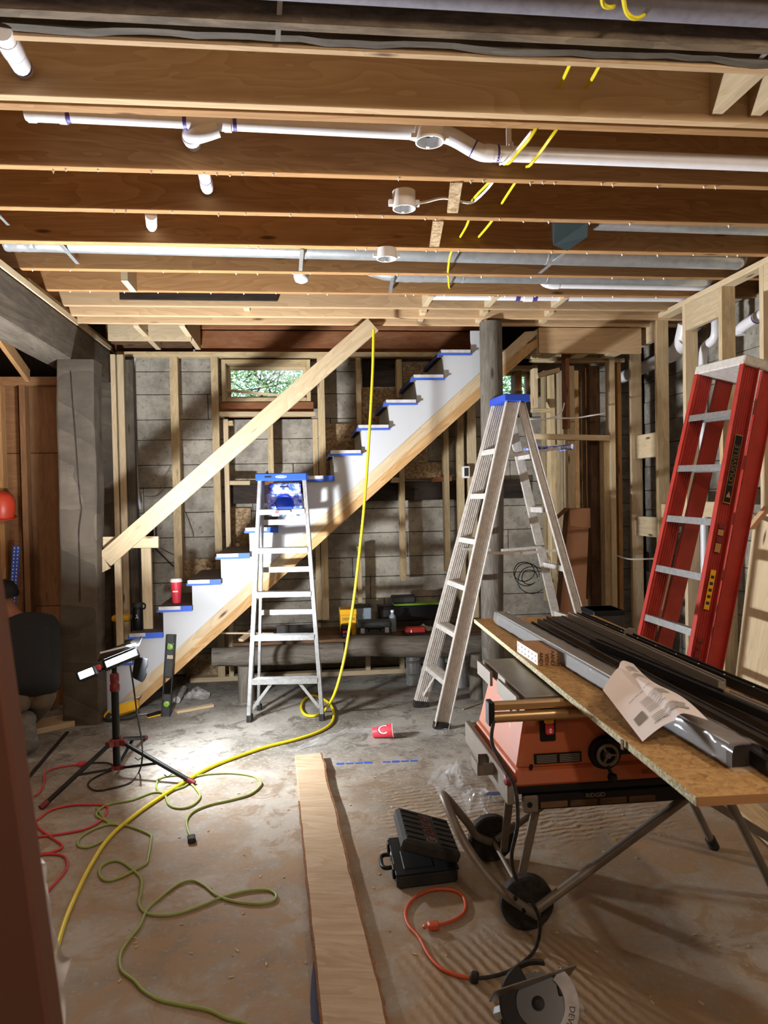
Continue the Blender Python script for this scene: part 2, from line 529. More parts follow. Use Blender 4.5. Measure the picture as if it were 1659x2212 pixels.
    def done(s, name, mat, parent=None, smooth=None, bevel=0.0, label=None, thick=0.0, **kw):
        bmesh.ops.recalc_face_normals(s.bm, faces=s.bm.faces)
        off = V((0, 0, 0))
        if parent is not None:
            off = base_of(parent)
        else:
            xs = [v.co for v in s.bm.verts]
            off = V((sum(v.x for v in xs) / len(xs), sum(v.y for v in xs) / len(xs), min(v.z for v in xs)))
        bmesh.ops.translate(s.bm, verts=s.bm.verts, vec=-off)
        me = bpy.data.meshes.new(name)
        s.bm.to_mesh(me)
        s.bm.free()
        me.materials.append(M[mat] if isinstance(mat, str) else mat)
        o = bpy.data.objects.new(name, me)
        C.objects.link(o)
        if parent is not None:
            o.parent = parent
        else:
            o.location = off
        if smooth is not None:
            me.shade_smooth()
            me.set_sharp_from_angle(angle=math.radians(smooth))
        if thick:
            md = o.modifiers.new('thickness', 'SOLIDIFY')
            md.thickness = thick
        if bevel:
            md = o.modifiers.new('edges', 'BEVEL')
            md.width = bevel
            md.segments = 1
        tag(o, label, kw.get('cat'), kw.get('group'), kw.get('kind'))
        return o


def spline(pts, n=6, closed=False):
    """Catmull-Rom through the points"""
    P = [V(p) for p in pts]
    out = []
    m = len(P)
    for i in range(m - 1):
        p0, p1, p2, p3 = P[max(i - 1, 0)], P[i], P[i + 1], P[min(i + 2, m - 1)]
        for j in range(n):
            t = j / n
            out.append(0.5 * ((2 * p1) + (p2 - p0) * t + (2 * p0 - 5 * p1 + 4 * p2 - p3) * t * t + (3 * p1 - p0 - 3 * p2 + p3) * t ** 3))
    out.append(P[-1])
    return out


def board(pa, pb, wpx, Y, th=0.038, up=None):
    """a board lying in the plane y=Y: centre line from photo point pa to pb, width given in photo pixels"""
    a, b = at(*pa, Y=Y), at(*pb, Y=Y)
    return a + V((0, th / 2, 0)), b + V((0, th / 2, 0)), wpx * Y / FPX, th


def pb(bld, pa, pb_, wpx, Y, th=0.038):
    a, b, w_, t = board(pa, pb_, wpx, Y, th)
    return bld.beam(a, b, w_, t, up=(0, -1, 0))


def text(name, body, size, mtx, mat, parent, ext=0.0005, bend=None, label=None):
    cu = bpy.data.curves.new(name, 'FONT')
    cu.body = body
    cu.size = size
    cu.align_x = 'CENTER'
    cu.align_y = 'CENTER'
    cu.extrude = ext
    cu.resolution_u = 3
    tmp = bpy.data.objects.new(name, cu)
    C.objects.link(tmp)
    me = bpy.data.meshes.new_from_object(tmp)
    bpy.data.objects.remove(tmp)
    off = base_of(parent)
    for v in me.vertices:
        p = v.co.copy()
        if bend:
            p = bend(p)
        else:
            p = mtx @ p
        v.co = p - off
    me.name = name
    me.materials.clear()
    me.materials.append(M[mat])
    o = bpy.data.objects.new(name, me)
    C.objects.link(o)
    o.parent = parent
    if label: o['label'] = label
    return o


def frame(org, xa, ya):
    xa, ya = V(xa).normalized(), V(ya).normalized()
    za = xa.cross(ya).normalized()
    ya = za.cross(xa)
    return Matrix.Translation(V(org)) @ Matrix((xa, ya, za)).transposed().to_4x4()

# ================================================================== THE ROOM
ST = 'structure'
bl = B(); bl.box(-3.4, 3.3, -3.2, 6.5, -0.12, 0.0)
bl.done('floor', 'floor', kind=ST)
# narrow open joint in the slab at the left
a, b = at(60, 1682, Z=0.001), at(146, 1582, Z=0.001)
bl = B(); bl.beam(a + V((0, 0, .003)), b + V((0, 0, .003)), 0.022, 0.006)
bl.done('trim_1', 'dark', kind=ST)

# outer shell (behind the camera and beyond the framing)
for nm, x0, x1, y0, y1, z0, z1 in (('wall_left', -3.45, -3.4, -3.2, 6.5, 0, 3.05), ('wall_front', -3.4, 3.3, -3.25, -3.2, 0, 3.05)):
    bl = B(); bl.box(x0, x1, y0, y1, z0, z1); bl.done(nm, 'ply', kind=ST)

# back wall: board formed concrete lifts, with the two window openings left free
WY = 6.34
W1 = (at(478, 780, Y=6.2).x, at(670, 780, Y=6.2).x, at(570, 868, Y=6.2).z, at(570, 777, Y=6.2).z)
W2 = (at(1068, 790, Y=6.2).x, at(1160, 790, Y=6.2).x, at(1110, 862, Y=6.2).z, at(1110, 790, Y=6.2).z)
wall = bpy.data.objects.new('wall_back', None); C.objects.link(wall); wall.location = (0, WY, 0); wall['kind'] = ST
bl = B()
for x0, x1, z0, z1 in ((-3.4, W1[0], 0, 3.05), (W1[0], W1[1], 0, W1[2]), (W1[0], W1[1], W1[3], 3.05), (W1[1], W2[0], 0, 3.05),
                       (W2[0], W2[1], 0, W2[2]), (W2[0], W2[1], W2[3], 3.05), (W2[1], 3.3, 0, 3.05)):
    bl.box(x0, x1, WY + 0.03, WY + 0.24, z0, z1)
bl.done('concrete_core', 'dark', wall)


def courses(parent, fixed, axis, u0, u1, holes, rows, sgn):
    z = 0.02
    r_ = random.Random(11 if axis == 'x' else 5)
    while z < rows - 0.05:
        h = r_.choice((0.17, 0.19, 0.19, 0.21))
        u = u0 - r_.random() * 0.8
        while u < u1:
            L = r_.choice((0.9, 1.9, 2.6, 3.2))
            a0, a1 = max(u, u0), min(u + L, u1)
            segs = [(a0, a1)]
            for hx0, hx1, hz0, hz1 in holes:
                if z + h > hz0 + .02 and z < hz1 - .02:
                    ns = []
                    for q0, q1 in segs:
                        if q1 <= hx0 or q0 >= hx1: ns.append((q0, q1))
                        else:
                            if q0 < hx0: ns.append((q0, hx0))
                            if q1 > hx1: ns.append((hx1, q1))
                    segs = ns
            for q0, q1 in segs:
                if q1 - q0 < 0.08: continue
                pr = r_.random() * 0.008
                g = 0.0025
                b_ = B()
                if axis == 'x': b_.box(q0 + g, q1 - g, fixed - pr, fixed + 0.03, z + g, z + h - g)
                else: b_.box(fixed - pr, fixed + 0.03, q0 + g, q1 - g, z + g, z + h - g)
                b_.done('concrete_block', 'concrete', parent, bevel=0.003)
            u += L
        z += h


courses(wall, WY, 'x', -1.62, 3.05, (W1, W2), 2.74, 1)

# right hand foundation wall, beyond the stud wall
wr = bpy.data.objects.new('wall_right', None); C.objects.link(wr); wr.location = (3.05, 3, 0); wr['kind'] = ST
bl = B(); bl.box(3.08, 3.3, -3.2, 6.5, 0, 3.05); bl.done('concrete_core', 'concrete', wr)
courses(wr, 3.05, 'y', 2.6, 6.3, (), 2.7, 1)

# ---------------------------------------------------------------- ceiling: deck, joists, blocking
ceil = bpy.data.objects.new('ceiling', None); C.objects.link(ceil); ceil.location = (0, 0, 3.04); ceil['kind'] = ST
y = -3.2
while y < 6.5:
    bl = B(); bl.box(-3.4, 3.3, y + .002, y + 1.218, 3.04, 3.06); bl.done('deck_panel', 'oldbrown', ceil)
    y += 1.22
JX0, JX1 = -3.3, 3.2


def joist(y0, y1, mat, z0=2.78, x0=JX0, x1=JX1, z1=3.04, rough=0.0, seed=0):
    bl = B()
    if rough:
        n = 90
        pts_lo = []
        for i in range(n + 1):
            x = x0 + (x1 - x0) * i / n
            pts_lo.append((x, y0, z0 + rough * (noise.noise(V((x * 4, seed, 0))) * .6 + noise.noise(V((x * 19, seed, 3))) * .4)))
        bl.poly([(x0, y0, z1)] + pts_lo + [(x1, y0, z1)], (0, y1 - y0, 0))
        return bl.done('joist', mat, ceil)
    bl.box(x0, x1, y0, y1, z0, z1)
    return bl.done('joist', mat, ceil, bevel=0.002)


for y in (-2.6, -2.2, -1.8, -1.4, -1.0, -0.6, 0.35, 0.78, 1.2, 1.63):
    joist(y, y + .04, 'joist')
joist(2.030, 2.068, 'joistgrey', z0=2.782)
joist(2.095, 2.130, 'old', z0=2.785, rough=0.022, seed=2)
joist(2.133, 2.160, 'joistnew', z0=2.776)
joist(2.450, 2.488, 'joistnew')
joist(2.506, 2.552, 'joist', z0=2.782)
joist(2.955, 2.995, 'joist')
joist(3.370, 3.412, 'joist')
joist(3.800, 3.850, 'joist')
joist(4.240, 4.285, 'joist')
joist(4.660, 4.700, 'joist')
Z8, Z9, Z10 = 2.765, 2.735, 2.715
joist(4.960, 4.998, 'joistnew', z0=Z8, z1=3.0)
joist(5.100, 5.138, 'joistnew', z0=Z9, z1=3.0)
joist(5.235, 5.268, 'joistnew', z0=Z10, z1=3.0)
# a darker, older length let into the seventh bay
bl = B(); bl.box(-1.15, -0.14, 4.935, 4.955, 2.80, 3.0); bl.done('joist', 'dark', ceil, label='blackened old board let in beside the joist')
# blocking between joists
blk = []
for px in (1545, 1628):
    X = at(px, 258, Y=2.45).x
    blk.append((X, 2.162, 2.448, 2.80))
for f in (0.85, 1.28, 1.75):
    for (ya, yb, z) in ((4.70, 4.96, 2.775), (4.998, 5.10, 2.75), (5.138, 5.235, 2.73)):
        blk.append((f, ya, yb, z))
for X, ya, yb in ((-0.35, 4.998, 5.10), (-1.0, 4.42, 4.66)):
    blk.append((X, ya, yb, 2.77))
for X, ya, yb, z in blk:
    bl = B(); bl.box(X - .019, X + .019, ya + .001, yb - .001, z, 3.0); bl.done('blocking', 'new', ceil)
# flat OSB strips nailed under the bays
for (xa, ya_, xb, yb_, Y0, Y1) in ((986, 392, 977, 460, 2.99, 3.38), (947, 476, 938, 532, 3.41, 3.81)):
    a, b = at(xa, ya_, Y=Y0), at(xb, yb_, Y=Y1)
    bl = B(); bl.beam(a, b, 0.05, 0.012); bl.done('nailed_strip', 'osb', ceil)
bl = B()
for Y in (2.975, 3.39, 3.825, 4.26, 4.68):
    x = -1.5
    while x < 2.4:
        x += random.choice((.05, .12, .2, .2, .3, .5))
        bl.lathe([(0.003, 0.0), (0.005, -0.005), (0.001, -0.009 - random.random() * .008)], (x, Y + random.uniform(-.012, .012), 2.781), n=6)
bl.done('nail_heads', 'white', ceil, kind='stuff')

# reddish rim boards and short stair-well joists above the back plate
rim = thing('rim_board', (-0.2, 6.1, 2.72), 'stack of reddish rim boards above the back stud wall, behind the stair top', 'board')
PZ = at(600, 765, Y=6.12).z
bl = B(); bl.box(-0.85, 1.55, 6.16, 6.20, PZ + .03, PZ + .20); bl.done('lower_board', 'red', rim, bevel=.002)
bl = B(); bl.box(-0.85, 1.55, 6.12, 6.155, PZ + .205, PZ + .36); bl.done('upper_board', 'red', rim, bevel=.002)
bl = B(); bl.box(-1.55, -0.87, 6.16, 6.20, PZ + .03, PZ + .34); bl.done('end_board', 'oldbrown', rim, bevel=.002)
for n_, (px, lab) in enumerate(((342, 'left short joist running to the back wall beside the grey beam'), (428, 'right short joist running to the back wall, nearer the window'))):
    a = at(px, 755, Y=6.1)
    bl = B(); bl.box(a.x - .02, a.x + .02, 5.30, 6.11, a.z, a.z + .24)
    bl.done('stairwell_joist', 'new', None, bevel=.002, label=lab, cat='joist', group='short joists over the stair well')
a = at(400, 740, Y=5.6)
bl = B(); bl.box(-1.40, -0.80, 5.62, 5.66, a.z + .02, 3.0)
bl.done('header_board', 'new', None, bevel=.002, label='pale blocking board between the short joists above the left of the stairs', cat='board')


# ---------------------------------------------------------------- framing
def frame_wall(label, loc, group=None):
    return thing('stud_wall', loc, label, 'stud wall', group)


SY = 6.12
bw = frame_wall('pale timber stud wall standing in front of the grey concrete back wall, around the window', (0, SY, 0))
bl = B(); bl.box(-1.46, 2.55, SY, SY + .09, PZ - .02, PZ + .02); bl.done('top_plate', 'stud', bw, bevel=.002)
bl = B(); bl.box(-0.95, 2.55, SY, SY + .09, 0, .038); bl.done('bottom_plate', 'new', bw, bevel=.002)
for (px, w_, mat, yt, yb) in (
        (277, 17, 'old', 768, 1470), (374, 17, 'stud', 768, 1250), (462, 15, 'stud', 768, 1470), (487, 10, 'new', 905, 1470), (583, 12, 'stud', 900, 1040),
        (680, 10, 'stud', 905, 1340), (692, 15, 'stud', 770, 1340), (774, 10, 'stud', 772, 1000), (862, 12, 'stud', 776, 860), (868, 12, 'stud', 1010, 1255),
        (963, 12, 'stud', 915, 1235), (776, 9, 'stud', 1180, 1350), (994, 14, 'stud', 880, 1300), (1018, 20, 'new', 865, 1335), (1180, 12, 'stud', 800, 1300),
        (1213, 14, 'new', 800, 1330), (462, 12, 'stud', 1470, 1472)):
    if yt == 1470: continue
    bl = B()
    t0 = at(px, yt, Y=SY)
    zt = min(PZ - .02, t0.z)
    zb = max(.038, at(px, yb, Y=SY).z)
    x = t0.x
    hw = w_ * SY / FPX / 2
    bl.box(x - hw, x + hw, SY + .001, SY + .089, zb, zt)
    bl.done('stud', mat, bw, bevel=.002)
# low cripple studs seen under the log bench
for px in (690, 796, 870):
    x = at(px, 1445, Y=SY).x
    bl = B(); bl.box(x - .019, x + .019, SY + .001, SY + .089, .038, .44); bl.done('stud', 'new', bw, bevel=.002)
# window sill plate, sill blocks
for (p0, p1, w_, mat) in (((470, 894), (682, 894), 10, 'new'), ((484, 915), (503, 913), 10, 'stud'), ((488, 1043), (540, 1043), 9, 'new'), ((560, 1043), (590, 1043), 9, 'red'),
                          ((845, 1037), (870, 1037), 11, 'new'), ((935, 1036), (976, 1034), 10, 'red')):
    bl = B(); pb(bl, p0, p1, w_, SY + .01, .07); bl.done('blocking', mat, bw, bevel=.002)
# old OSB and dark timbers set against the concrete
for (x0, y0, x1, y1, mat, lab) in ((697, 916, 772, 1060, 'osb', None), (781, 834, 862, 990, 'osb', None), (870, 784, 925, 1000, 'osb', None),
                                   (492, 1098, 545, 1240, 'osb', None), (872, 1000, 955, 1034, 'osb', None),
                                   (388, 1208, 460, 1250, 'osb', None), (400, 1415, 512, 1462, 'osb', None)):
    a, b = at(x0, y0, Y=WY - .03), at(x1, y1, Y=WY - .03)
    bl = B(); bl.box(a.x, b.x, WY - .03, WY - .014, b.z, a.z); bl.done('osb_patch', mat, bw)
a, b = at(492, 1046, Y=6.24), at(1130, 1076, Y=6.24)
bl = B(); bl.box(a.x, b.x, 6.24, 6.32, b.z, a.z); bl.done('dark_timber', 'dark', None, bevel=.004, label='black stained horizontal timber lying across the concrete wall behind the studs', cat='timber')
# dark frame of the small shutter left of the red top
a, b = at(782, 770, Y=6.27), at(860, 834, Y=6.27)
bl = B(); bl.box(a.x, b.x, 6.27, 6.31, b.z, a.z); bl.done('dark_timber', 'dark', None, label='dark square board between two studs above the stairs', cat='board')


# windows: frame, sash, glass
def window(nm, x0, x1, z0, z1, mullion=None):
    wd = bpy.data.objects.new(nm, None); C.objects.link(wd); wd.location = ((x0 + x1) / 2, WY, z0); wd['kind'] = ST
    t = .035
    for (a0, a1, c0, c1) in ((x0, x0 + t, z0, z1), (x1 - t, x1, z0, z1), (x0 + t, x1 - t, z1 - t, z1), (x0 + t, x1 - t, z0, z0 + t)):
        bl = B(); bl.box(a0, a1, WY - .16, WY + .12, c0, c1); bl.done('window_frame', 'stud', wd, bevel=.003)
    s = .026
    i0, i1, j0, j1 = x0 + t, x1 - t, z0 + t, z1 - t
    for (a0, a1, c0, c1) in ((i0, i0 + s, j0, j1), (i1 - s, i1, j0, j1), (i0 + s, i1 - s, j1 - s, j1), (i0 + s, i1 - s, j0, j0 + s)):
        bl = B(); bl.box(a0, a1, WY - .02, WY + .03, c0, c1); bl.done('sash', 'new', wd, bevel=.003)
    if mullion:
        bl = B(); bl.box(mullion - .03, mullion + .03, WY - .1, WY + .04, j0, j1); bl.done('mullion', 'joist', wd, bevel=.003)
    bl = B(); bl.box(i0 + s, i1 - s, WY + .002, WY + .006, j0 + s, j1 - s); bl.done('pane', 'glass', wd)
    return wd


wx0, wx1 = at(478, 780, Y=6.2).x, at(670, 780, Y=6.2).x
wz0, wz1 = at(570, 868, Y=6.2).z, at(570, 777, Y=6.2).z
w1 = window('window_1', wx0, wx1, wz0, wz1)
bl = B(); bl.box(wx0 - .02, wx1 + .02, WY - .17, WY - .13, wz0 - .13, wz0 - .005); bl.done('apron_board', 'red', w1, bevel=.003)
bl = B(); bl.beam(at(489, 843, Y=WY - .15), at(612, 855, Y=WY - .15), .03, .02); bl.done('loose_stop', 'new', w1)
ux0, ux1 = at(1068, 790, Y=6.2).x, at(1160, 790, Y=6.2).x
uz0, uz1 = at(1110, 862, Y=6.2).z, at(1110, 790, Y=6.2).z
window('window_2', ux0, ux1, uz0, uz1, mullion=at(1113, 830, Y=WY).x)

# right hand stud wall, running towards the camera
RX = 2.58
rw = frame_wall('long right hand stud wall of pale two by fours behind the red ladder', (RX, 4, 0))
bl = B(); bl.box(RX, RX + .09, 1.2, 5.72, 2.745, 2.782); bl.done('top_plate', 'new', rw, bevel=.002)
bl = B(); bl.box(RX, RX + .09, 1.2, 5.72, 0, .038); bl.done('bottom_plate', 'new', rw, bevel=.002)
sy = [5.60, 5.165, 4.765, 4.33, 3.92, 3.50, 3.1, 2.7]
for i, y in enumerate(sy):
    bl = B(); bl.box(RX, RX + .09, y - .038, y, .038, 2.745); bl.done('stud', 'stud' if i % 2 else 'new', rw, bevel=.002)
for i in range(len(sy) - 1):
    if i in (1, 3): continue
    bl = B(); bl.box(RX + .002, RX + .04, sy[i + 1], sy[i] - .038, 2.60 if i != 2 else 2.57, 2.744); bl.done('header', 'new', rw, bevel=.002)
for (i, z0, z1) in ((0, 1.75, 1.93), (0, 1.15, 1.30), (1, 1.30, 1.40), (2, 1.32, 1.42)):
    bl = B(); bl.box(RX + .02, RX + .06, sy[i + 1], sy[i] - .038, z0, z1); bl.done('blocking', 'new', rw, bevel=.002)
for y0, y1, z0, z1, x in ((3.0, 3.85, 1.45, 2.5, 2.95), (2.2, 3.3, 0.75, 2.0, 2.72)):
    bl = B(); bl.box(x, x + .012, y0, y1, z0, z1); bl.done('osb_patch', 'osb', rw)

# corner framing between the back wall and the right wall (closet with a low header)
CY = 5.55
cw = frame_wall('mixed new and brown studs in the far right corner, beside the tall cardboard box', (2.1, CY, 0))
for (px, w_, mat, yt, yb, Y) in ((1232, 18, 'new', 790, 1300, CY), (1225, 9, 'red', 740, 925, CY - .1), (1244, 12, 'joist', 800, 1300, CY + .3), (1268, 12, 'joist', 785, 1450, CY + .45),
                                 (1284, 24, 'oldbrown', 790, 1470, CY + .15), (1310, 13, 'stud', 945, 1470, CY), (1322, 12, 'new', 765, 1470, CY - .03),
                                 (1337, 9, 'joist', 780, 1470, CY + .05), (1192, 12, 'stud', 800, 1300, CY + .2), (1157, 10, 'new', 795, 880, CY + .2), (1205, 10, 'stud', 960, 1300, CY + .4)):
    t0, b0 = at(px, yt, Y=Y), at(px, yb, Y=Y)
    hw = w_ * Y / FPX / 2
    zt = min(t0.z, 2.66)
    bl = B(); bl.box(t0.x - hw, t0.x + hw, Y, Y + .089, max(0.0, b0.z) if yb < 1440 else 0.0, zt); bl.done('stud', mat, cw, bevel=.002)
bl = B(); pb(bl, (1142, 942), (1318, 946), 12, CY - .04, .06); bl.done('header', 'new', cw, bevel=.002)
bl = B(); pb(bl, (1150, 886), (1192, 886), 8, CY + .1, .05); bl.done('blocking', 'stud', cw, bevel=.002)
bl = B(); pb(bl, (1150, 774), (1350, 778), 9, CY, .09); bl.done('top_plate', 'stud', cw, bevel=.002)
bl = B(); pb(bl, (1165, 810), (1210, 798), 10, CY - .1, .09); bl.done('blocking', 'stud', cw, bevel=.002)

# boxed soffit under the last joists
a, b = at(1162, 704, Y=5.30), at(1356, 764, Y=5.30)
bl = B(); c = at(1005, 1020, Y=SY - .002); bl.box(c.x - .03, c.x + .03, SY - .05, SY - .002, c.z - .05, c.z + .05); ob = bl.done('outlet_box', 'white', None, bevel=.004, label='small white outlet box on a stud left of the log post', cat='electrical box')
bl = B(); bl.box(c.x - .018, c.x + .018, SY - .052, SY - .049, c.z - .035, c.z + .035); bl.done('box_opening', 'ink', ob)
c = at(325, 1152, Y=6.26)
bl = B(); bl.box(c.x - .09, c.x + .04, 6.22, 6.33, c.z - .045, c.z + .06); mb = bl.done('metal_box', 'black', None, bevel=.004, label='open black metal box on the concrete behind the diagonal board', cat='electrical box')
bl = B(); bl.box(c.x - .092, c.x + .042, 6.215, 6.222, c.z - .05, c.z - .042); bl.box(c.x + .036, c.x + .044, 6.215, 6.222, c.z - .05, c.z + .065); bl.done('box_flange', 'zinc', mb)
sf = thing('soffit_box', (a.x, 5.3, b.z), 'plain boxed soffit of pale boards hanging under the joists at the right', 'soffit')
bl = B(); bl.box(a.x, b.x + .1, 5.28, 5.318, b.z, 2.714); bl.done('front_board', 'joistnew', sf, bevel=.002)
bl = B(); bl.box(a.x - .002, a.x + .036, 5.32, 5.50, b.z - .004, 2.714); bl.done('end_board', 'new', sf, bevel=.002)
for i in range(3):
    x = a.x + .10 + i * .25
    bl = B(); bl.box(x - .05, x + .05, 5.32, 5.50, b.z, b.z + .03); bl.done('bottom_block', 'new', sf, bevel=.002)

# ---------------------------------------------------------------- heavy beam, posts
bt, bb = 2.695, 2.44
beam = B()
n = 30
for q in range(1):
    beam.box(-1.725, -1.505, 2.2, 6.30, bb, bt)
bo = beam.done('beam', 'old', None, bevel=.008, label='massive weathered grey timber beam running away at the upper left', cat='beam')
bl = B(); bl.box(-1.55, -1.50, 2.2, 6.30, 2.70, 2.738); bl.done('nailer', 'new', None, bevel=.002, label='thin pale nailing strip lying along the top edge of the grey beam', cat='board')
bl = B(); bl.box(-1.60, -1.52, 4.4, 6.2, 2.74, 2.776); bl.done('nailer', 'stud', None, bevel=.002, label='upper nailing strip between the pale strip and the joists, far half of the beam', cat='board')


def post(nm, bot, top, sx, sy_, label, mat='old', wob=.006):
    bl = B()
    n_ = 14
    rings = []
    for i in range(n_ + 1):
        f = i / n_
        cx = bot[0] + (top[0] - bot[0]) * f
        cy_ = bot[1] + (top[1] - bot[1]) * f
        z = bot[2] + (top[2] - bot[2]) * f
        r_ = []
        for (ux, uy) in ((-1, -1), (-.9, -1.03), (0, -1.02), (.9, -1.0), (1, -.9), (1.02, 0), (1, .95), (0, 1), (-1, .95), (-1.02, 0)):
            r_.append(bl.bm.verts.new((cx + ux * sx / 2 + noise.noise(V((ux * 3, uy * 3, z * 2.2))) * wob * 2, cy_ + uy * sy_ / 2 + noise.noise(V((ux * 3 + 9, uy * 3, z * 2.2))) * wob, z)))
        rings.append(r_)
    bl.skin(rings)
    return bl.done(nm, mat, None, label=label, cat='post')


b0 = (at(145, 1568, Z=0) + at(212, 1562, Z=0)) / 2
t0x = (at(121, 800, Y=5.08).x + at(203, 800, Y=5.08).x) / 2
tp_ = post('timber_post', (b0.x, 5.182, 0), (t0x, 5.182, 2.44), 0.235, 0.20, 'thick weathered grey square post carrying the big beam, at the left')
xa, xb = at(207, 900, Y=5.95).x, at(236, 900, Y=5.95).x
post('timber_post', ((xa + xb) / 2, 6.15, 0), ((xa + xb) / 2, 6.15, 2.44), (xb - xa) * 1.25, 0.16, 'second grey square post standing further back, half behind the thick one', wob=.003)
bl = B(); cr_ = [at(x, y, Y=5.078) for x, y in ((152, 800), (156, 860), (161, 920), (164, 960), (168, 1020), (173, 1080), (176, 1100), (170, 1150), (172, 1220), (172, 1300))]
bl.tube(spline(cr_, 4), [.003 + .0025 * abs(math.sin(i * 1.3)) for i in range(37)], n=5); bl.done('split_crack', 'dark', tp_)
# tall studs standing between the post and the concrete
fw = frame_wall('cluster of upright pale studs beside the second grey post, left end of back wall', (-1.4, 5.9, 0))
for (px, w_, mat, yt, yb, Y) in ((245, 10, 'new', 850, 1460, 6.05), (261, 13, 'new', 850, 1460, 6.055), (286, 8, 'zinc', 775, 790, 6.2)):
    if mat == 'zinc': continue
    t0, b0_ = at(px, yt, Y=Y), at(px, yb, Y=Y)
    hw = w_ * Y / FPX / 2
    bl = B(); bl.box(t0.x - hw, t0.x + hw, Y, Y + .089, 0, 2.44 if t0.x < -1.5 else 2.66); bl.done('stud', mat, fw, bevel=.002)
t0 = at(277, 770, Y=6.05)
bl = B(); bl.box(t0.x - .03, t0.x + .03, 6.06, 6.12, 0, 2.62); bl.done('corner_stud', 'old', fw, bevel=.002)
# log post
lp_b, lp_t = at(1063, 1300, Y=5.15), at(1060, 708, Y=5.15)
bl = B()
pts = [(lp_b.x + .004, 5.15, 0), (lp_b.x, 5.15, .7), (lp_t.x - .005, 5.145, 1.7), (lp_t.x, 5.15, 2.715)]
bl.tube(spline(pts, 6), .080, n=20)
bl.done('log_post', 'log', None, smooth=60, label='round weathered log post in front of the top of the stairs', cat='post')

# ---------------------------------------------------------------- left room behind the post
PYL = 5.62
lw = bpy.data.objects.new('wall_far_left', None); C.objects.link(lw); lw.location = (-2.4, PYL, 0); lw['kind'] = ST
for (x0, x1, z0, z1) in ((-3.35, -2.045, 1.86, 2.34), (-3.35, -2.045, .62, 1.855), (-3.35, -2.045, 0, .615), (-2.0, -1.74, 1.86, 2.34), (-2.0, -1.74, .74, 1.855), (-2.0, -1.74, 0, .735)):
    bl = B(); bl.box(x0, x1, PYL + random.random() * .006, PYL + .02, z0, z1); bl.done('plywood_panel', 'ply', lw)
bl = B(); bl.box(-3.35, -1.735, PYL - .09, PYL - .001, 2.34, 2.40); bl.done('top_plate', 'ply', lw, bevel=.002)
for px in (54, 2):
    a = at(px, 1100, Y=PYL - .09)
    bl = B(); bl.box(a.x - .02, a.x + .02, PYL - .09, PYL - .001, 0, 2.34); bl.done('stud', 'joist' if px < 40 else 'ply', lw, bevel=.002)
a, b = at(0, 700, Y=5.0), at(62, 812, Y=5.5)
for n_, (p, q) in enumerate((((-20, 700), (60, 812)), )):
    bl = B(); bl.beam(at(*p, Y=4.6), at(*q, Y=5.52), .03, .09); bl.done('brace_board', 'joist', None, bevel=.002, label='brown rafter end sloping down to the plate of the left room', cat='board')
# blue perforated strap standing against the plywood
a, b = at(29, 1275, Y=PYL - .12), at(36, 1180, Y=PYL - .12)
d = (b - a)
a = a - d * 1.1
st = thing('perforated_strip', a, 'blue perforated metal strip leaning upright on the plywood wall', 'metal strip')
bl = B(); bl.beam(a, b, .050, .004, up=(0, -1, 0)); bl.done('strip', 'tape', st)
for i in range(26):
    for s_ in (-.012, .012):
        c = a + (b - a) * ((i + .5) / 26) + V((s_, -.003, 0))
        bl = B(); bl.box(c.x - .003, c.x + .003, c.y - .001, c.y + .001, c.z - .006, c.z + .006); bl.done('slot', 'white', st)
# hard hat on the wall
c = at(2, 1090, Y=PYL - .12)
hh_ = thing('hard_hat', c - V((0, 0, .09)), 'rounded orange red plastic hard hat hanging on the plywood at the left edge', 'hard hat')
bl = B(); bl.lathe([(.09, -.085), (.098, -.03), (.092, .03), (.07, .075), (.03, .095), (0, .098)], c, (0.15, -0.2, 1), n=20); bl.done('shell', 'hardhat', hh_, smooth=40)
bl = B(); bl.lathe([(.105, -.09), (.108, -.084), (.09, -.078)], c, (0.15, -0.2, 1), n=20); bl.done('brim', 'hardhat', hh_, smooth=40)

# ================================================================== STAIRCASE
SF = 5.32          # near face of the staircase
SB = 6.04          # far face
T1, T12 = at(280, 1367, Y=SF), at(950, 757, Y=SF)
RISE = (T12.z - T1.z) / 11
RUN = (T12.x - T1.x) / 11
stair = thing('staircase', (T1.x, (SF + SB) / 2, 0), 'unfinished staircase with white sides, blue taped treads and a wooden stringer, rising right', 'staircase')
KS = range(-2, 14)
TT = .036
NOS = .028
# saw-toothed white side
u0, u1 = at(729, 1086, Y=SF), at(1036, 806, Y=SF)
sl = (u1.z - u0.z) / (u1.x - u0.x)


def up_line(x): return u0.z + (x - u0.x) * sl


l0, l1 = at(679, 1184, Y=SF), at(1036, 861, Y=SF)
sl2 = (l1.z - l0.z) / (l1.x - l0.x)


def lo_line(x): return l0.z + (x - l0.x) * sl2


xl = T1.x - 2 * RUN + NOS
pts = [(xl, 0.004)]
for k_ in KS:
    x = T1.x + k_ * RUN + NOS
    z = T1.z + k_ * RISE - TT
    if z > 2.70: break
    pts.append((x, z)); pts.append((x + RUN, z))
xr = pts[-1][0]
pts += [(xr, up_line(xr) + .002)]
xz = u0.x - (u0.z - .004) / sl
pts += [(xz, .004)]
for nm, y0, y1, mt in (('side_panel', SF, SF + .02, 'primed'), ('side_panel', SB - .02, SB, 'primed')):
    bl = B(); bl.poly([(x, y0, z) for x, z in pts], (0, y1 - y0, 0)); bl.done(nm, mt, stair)
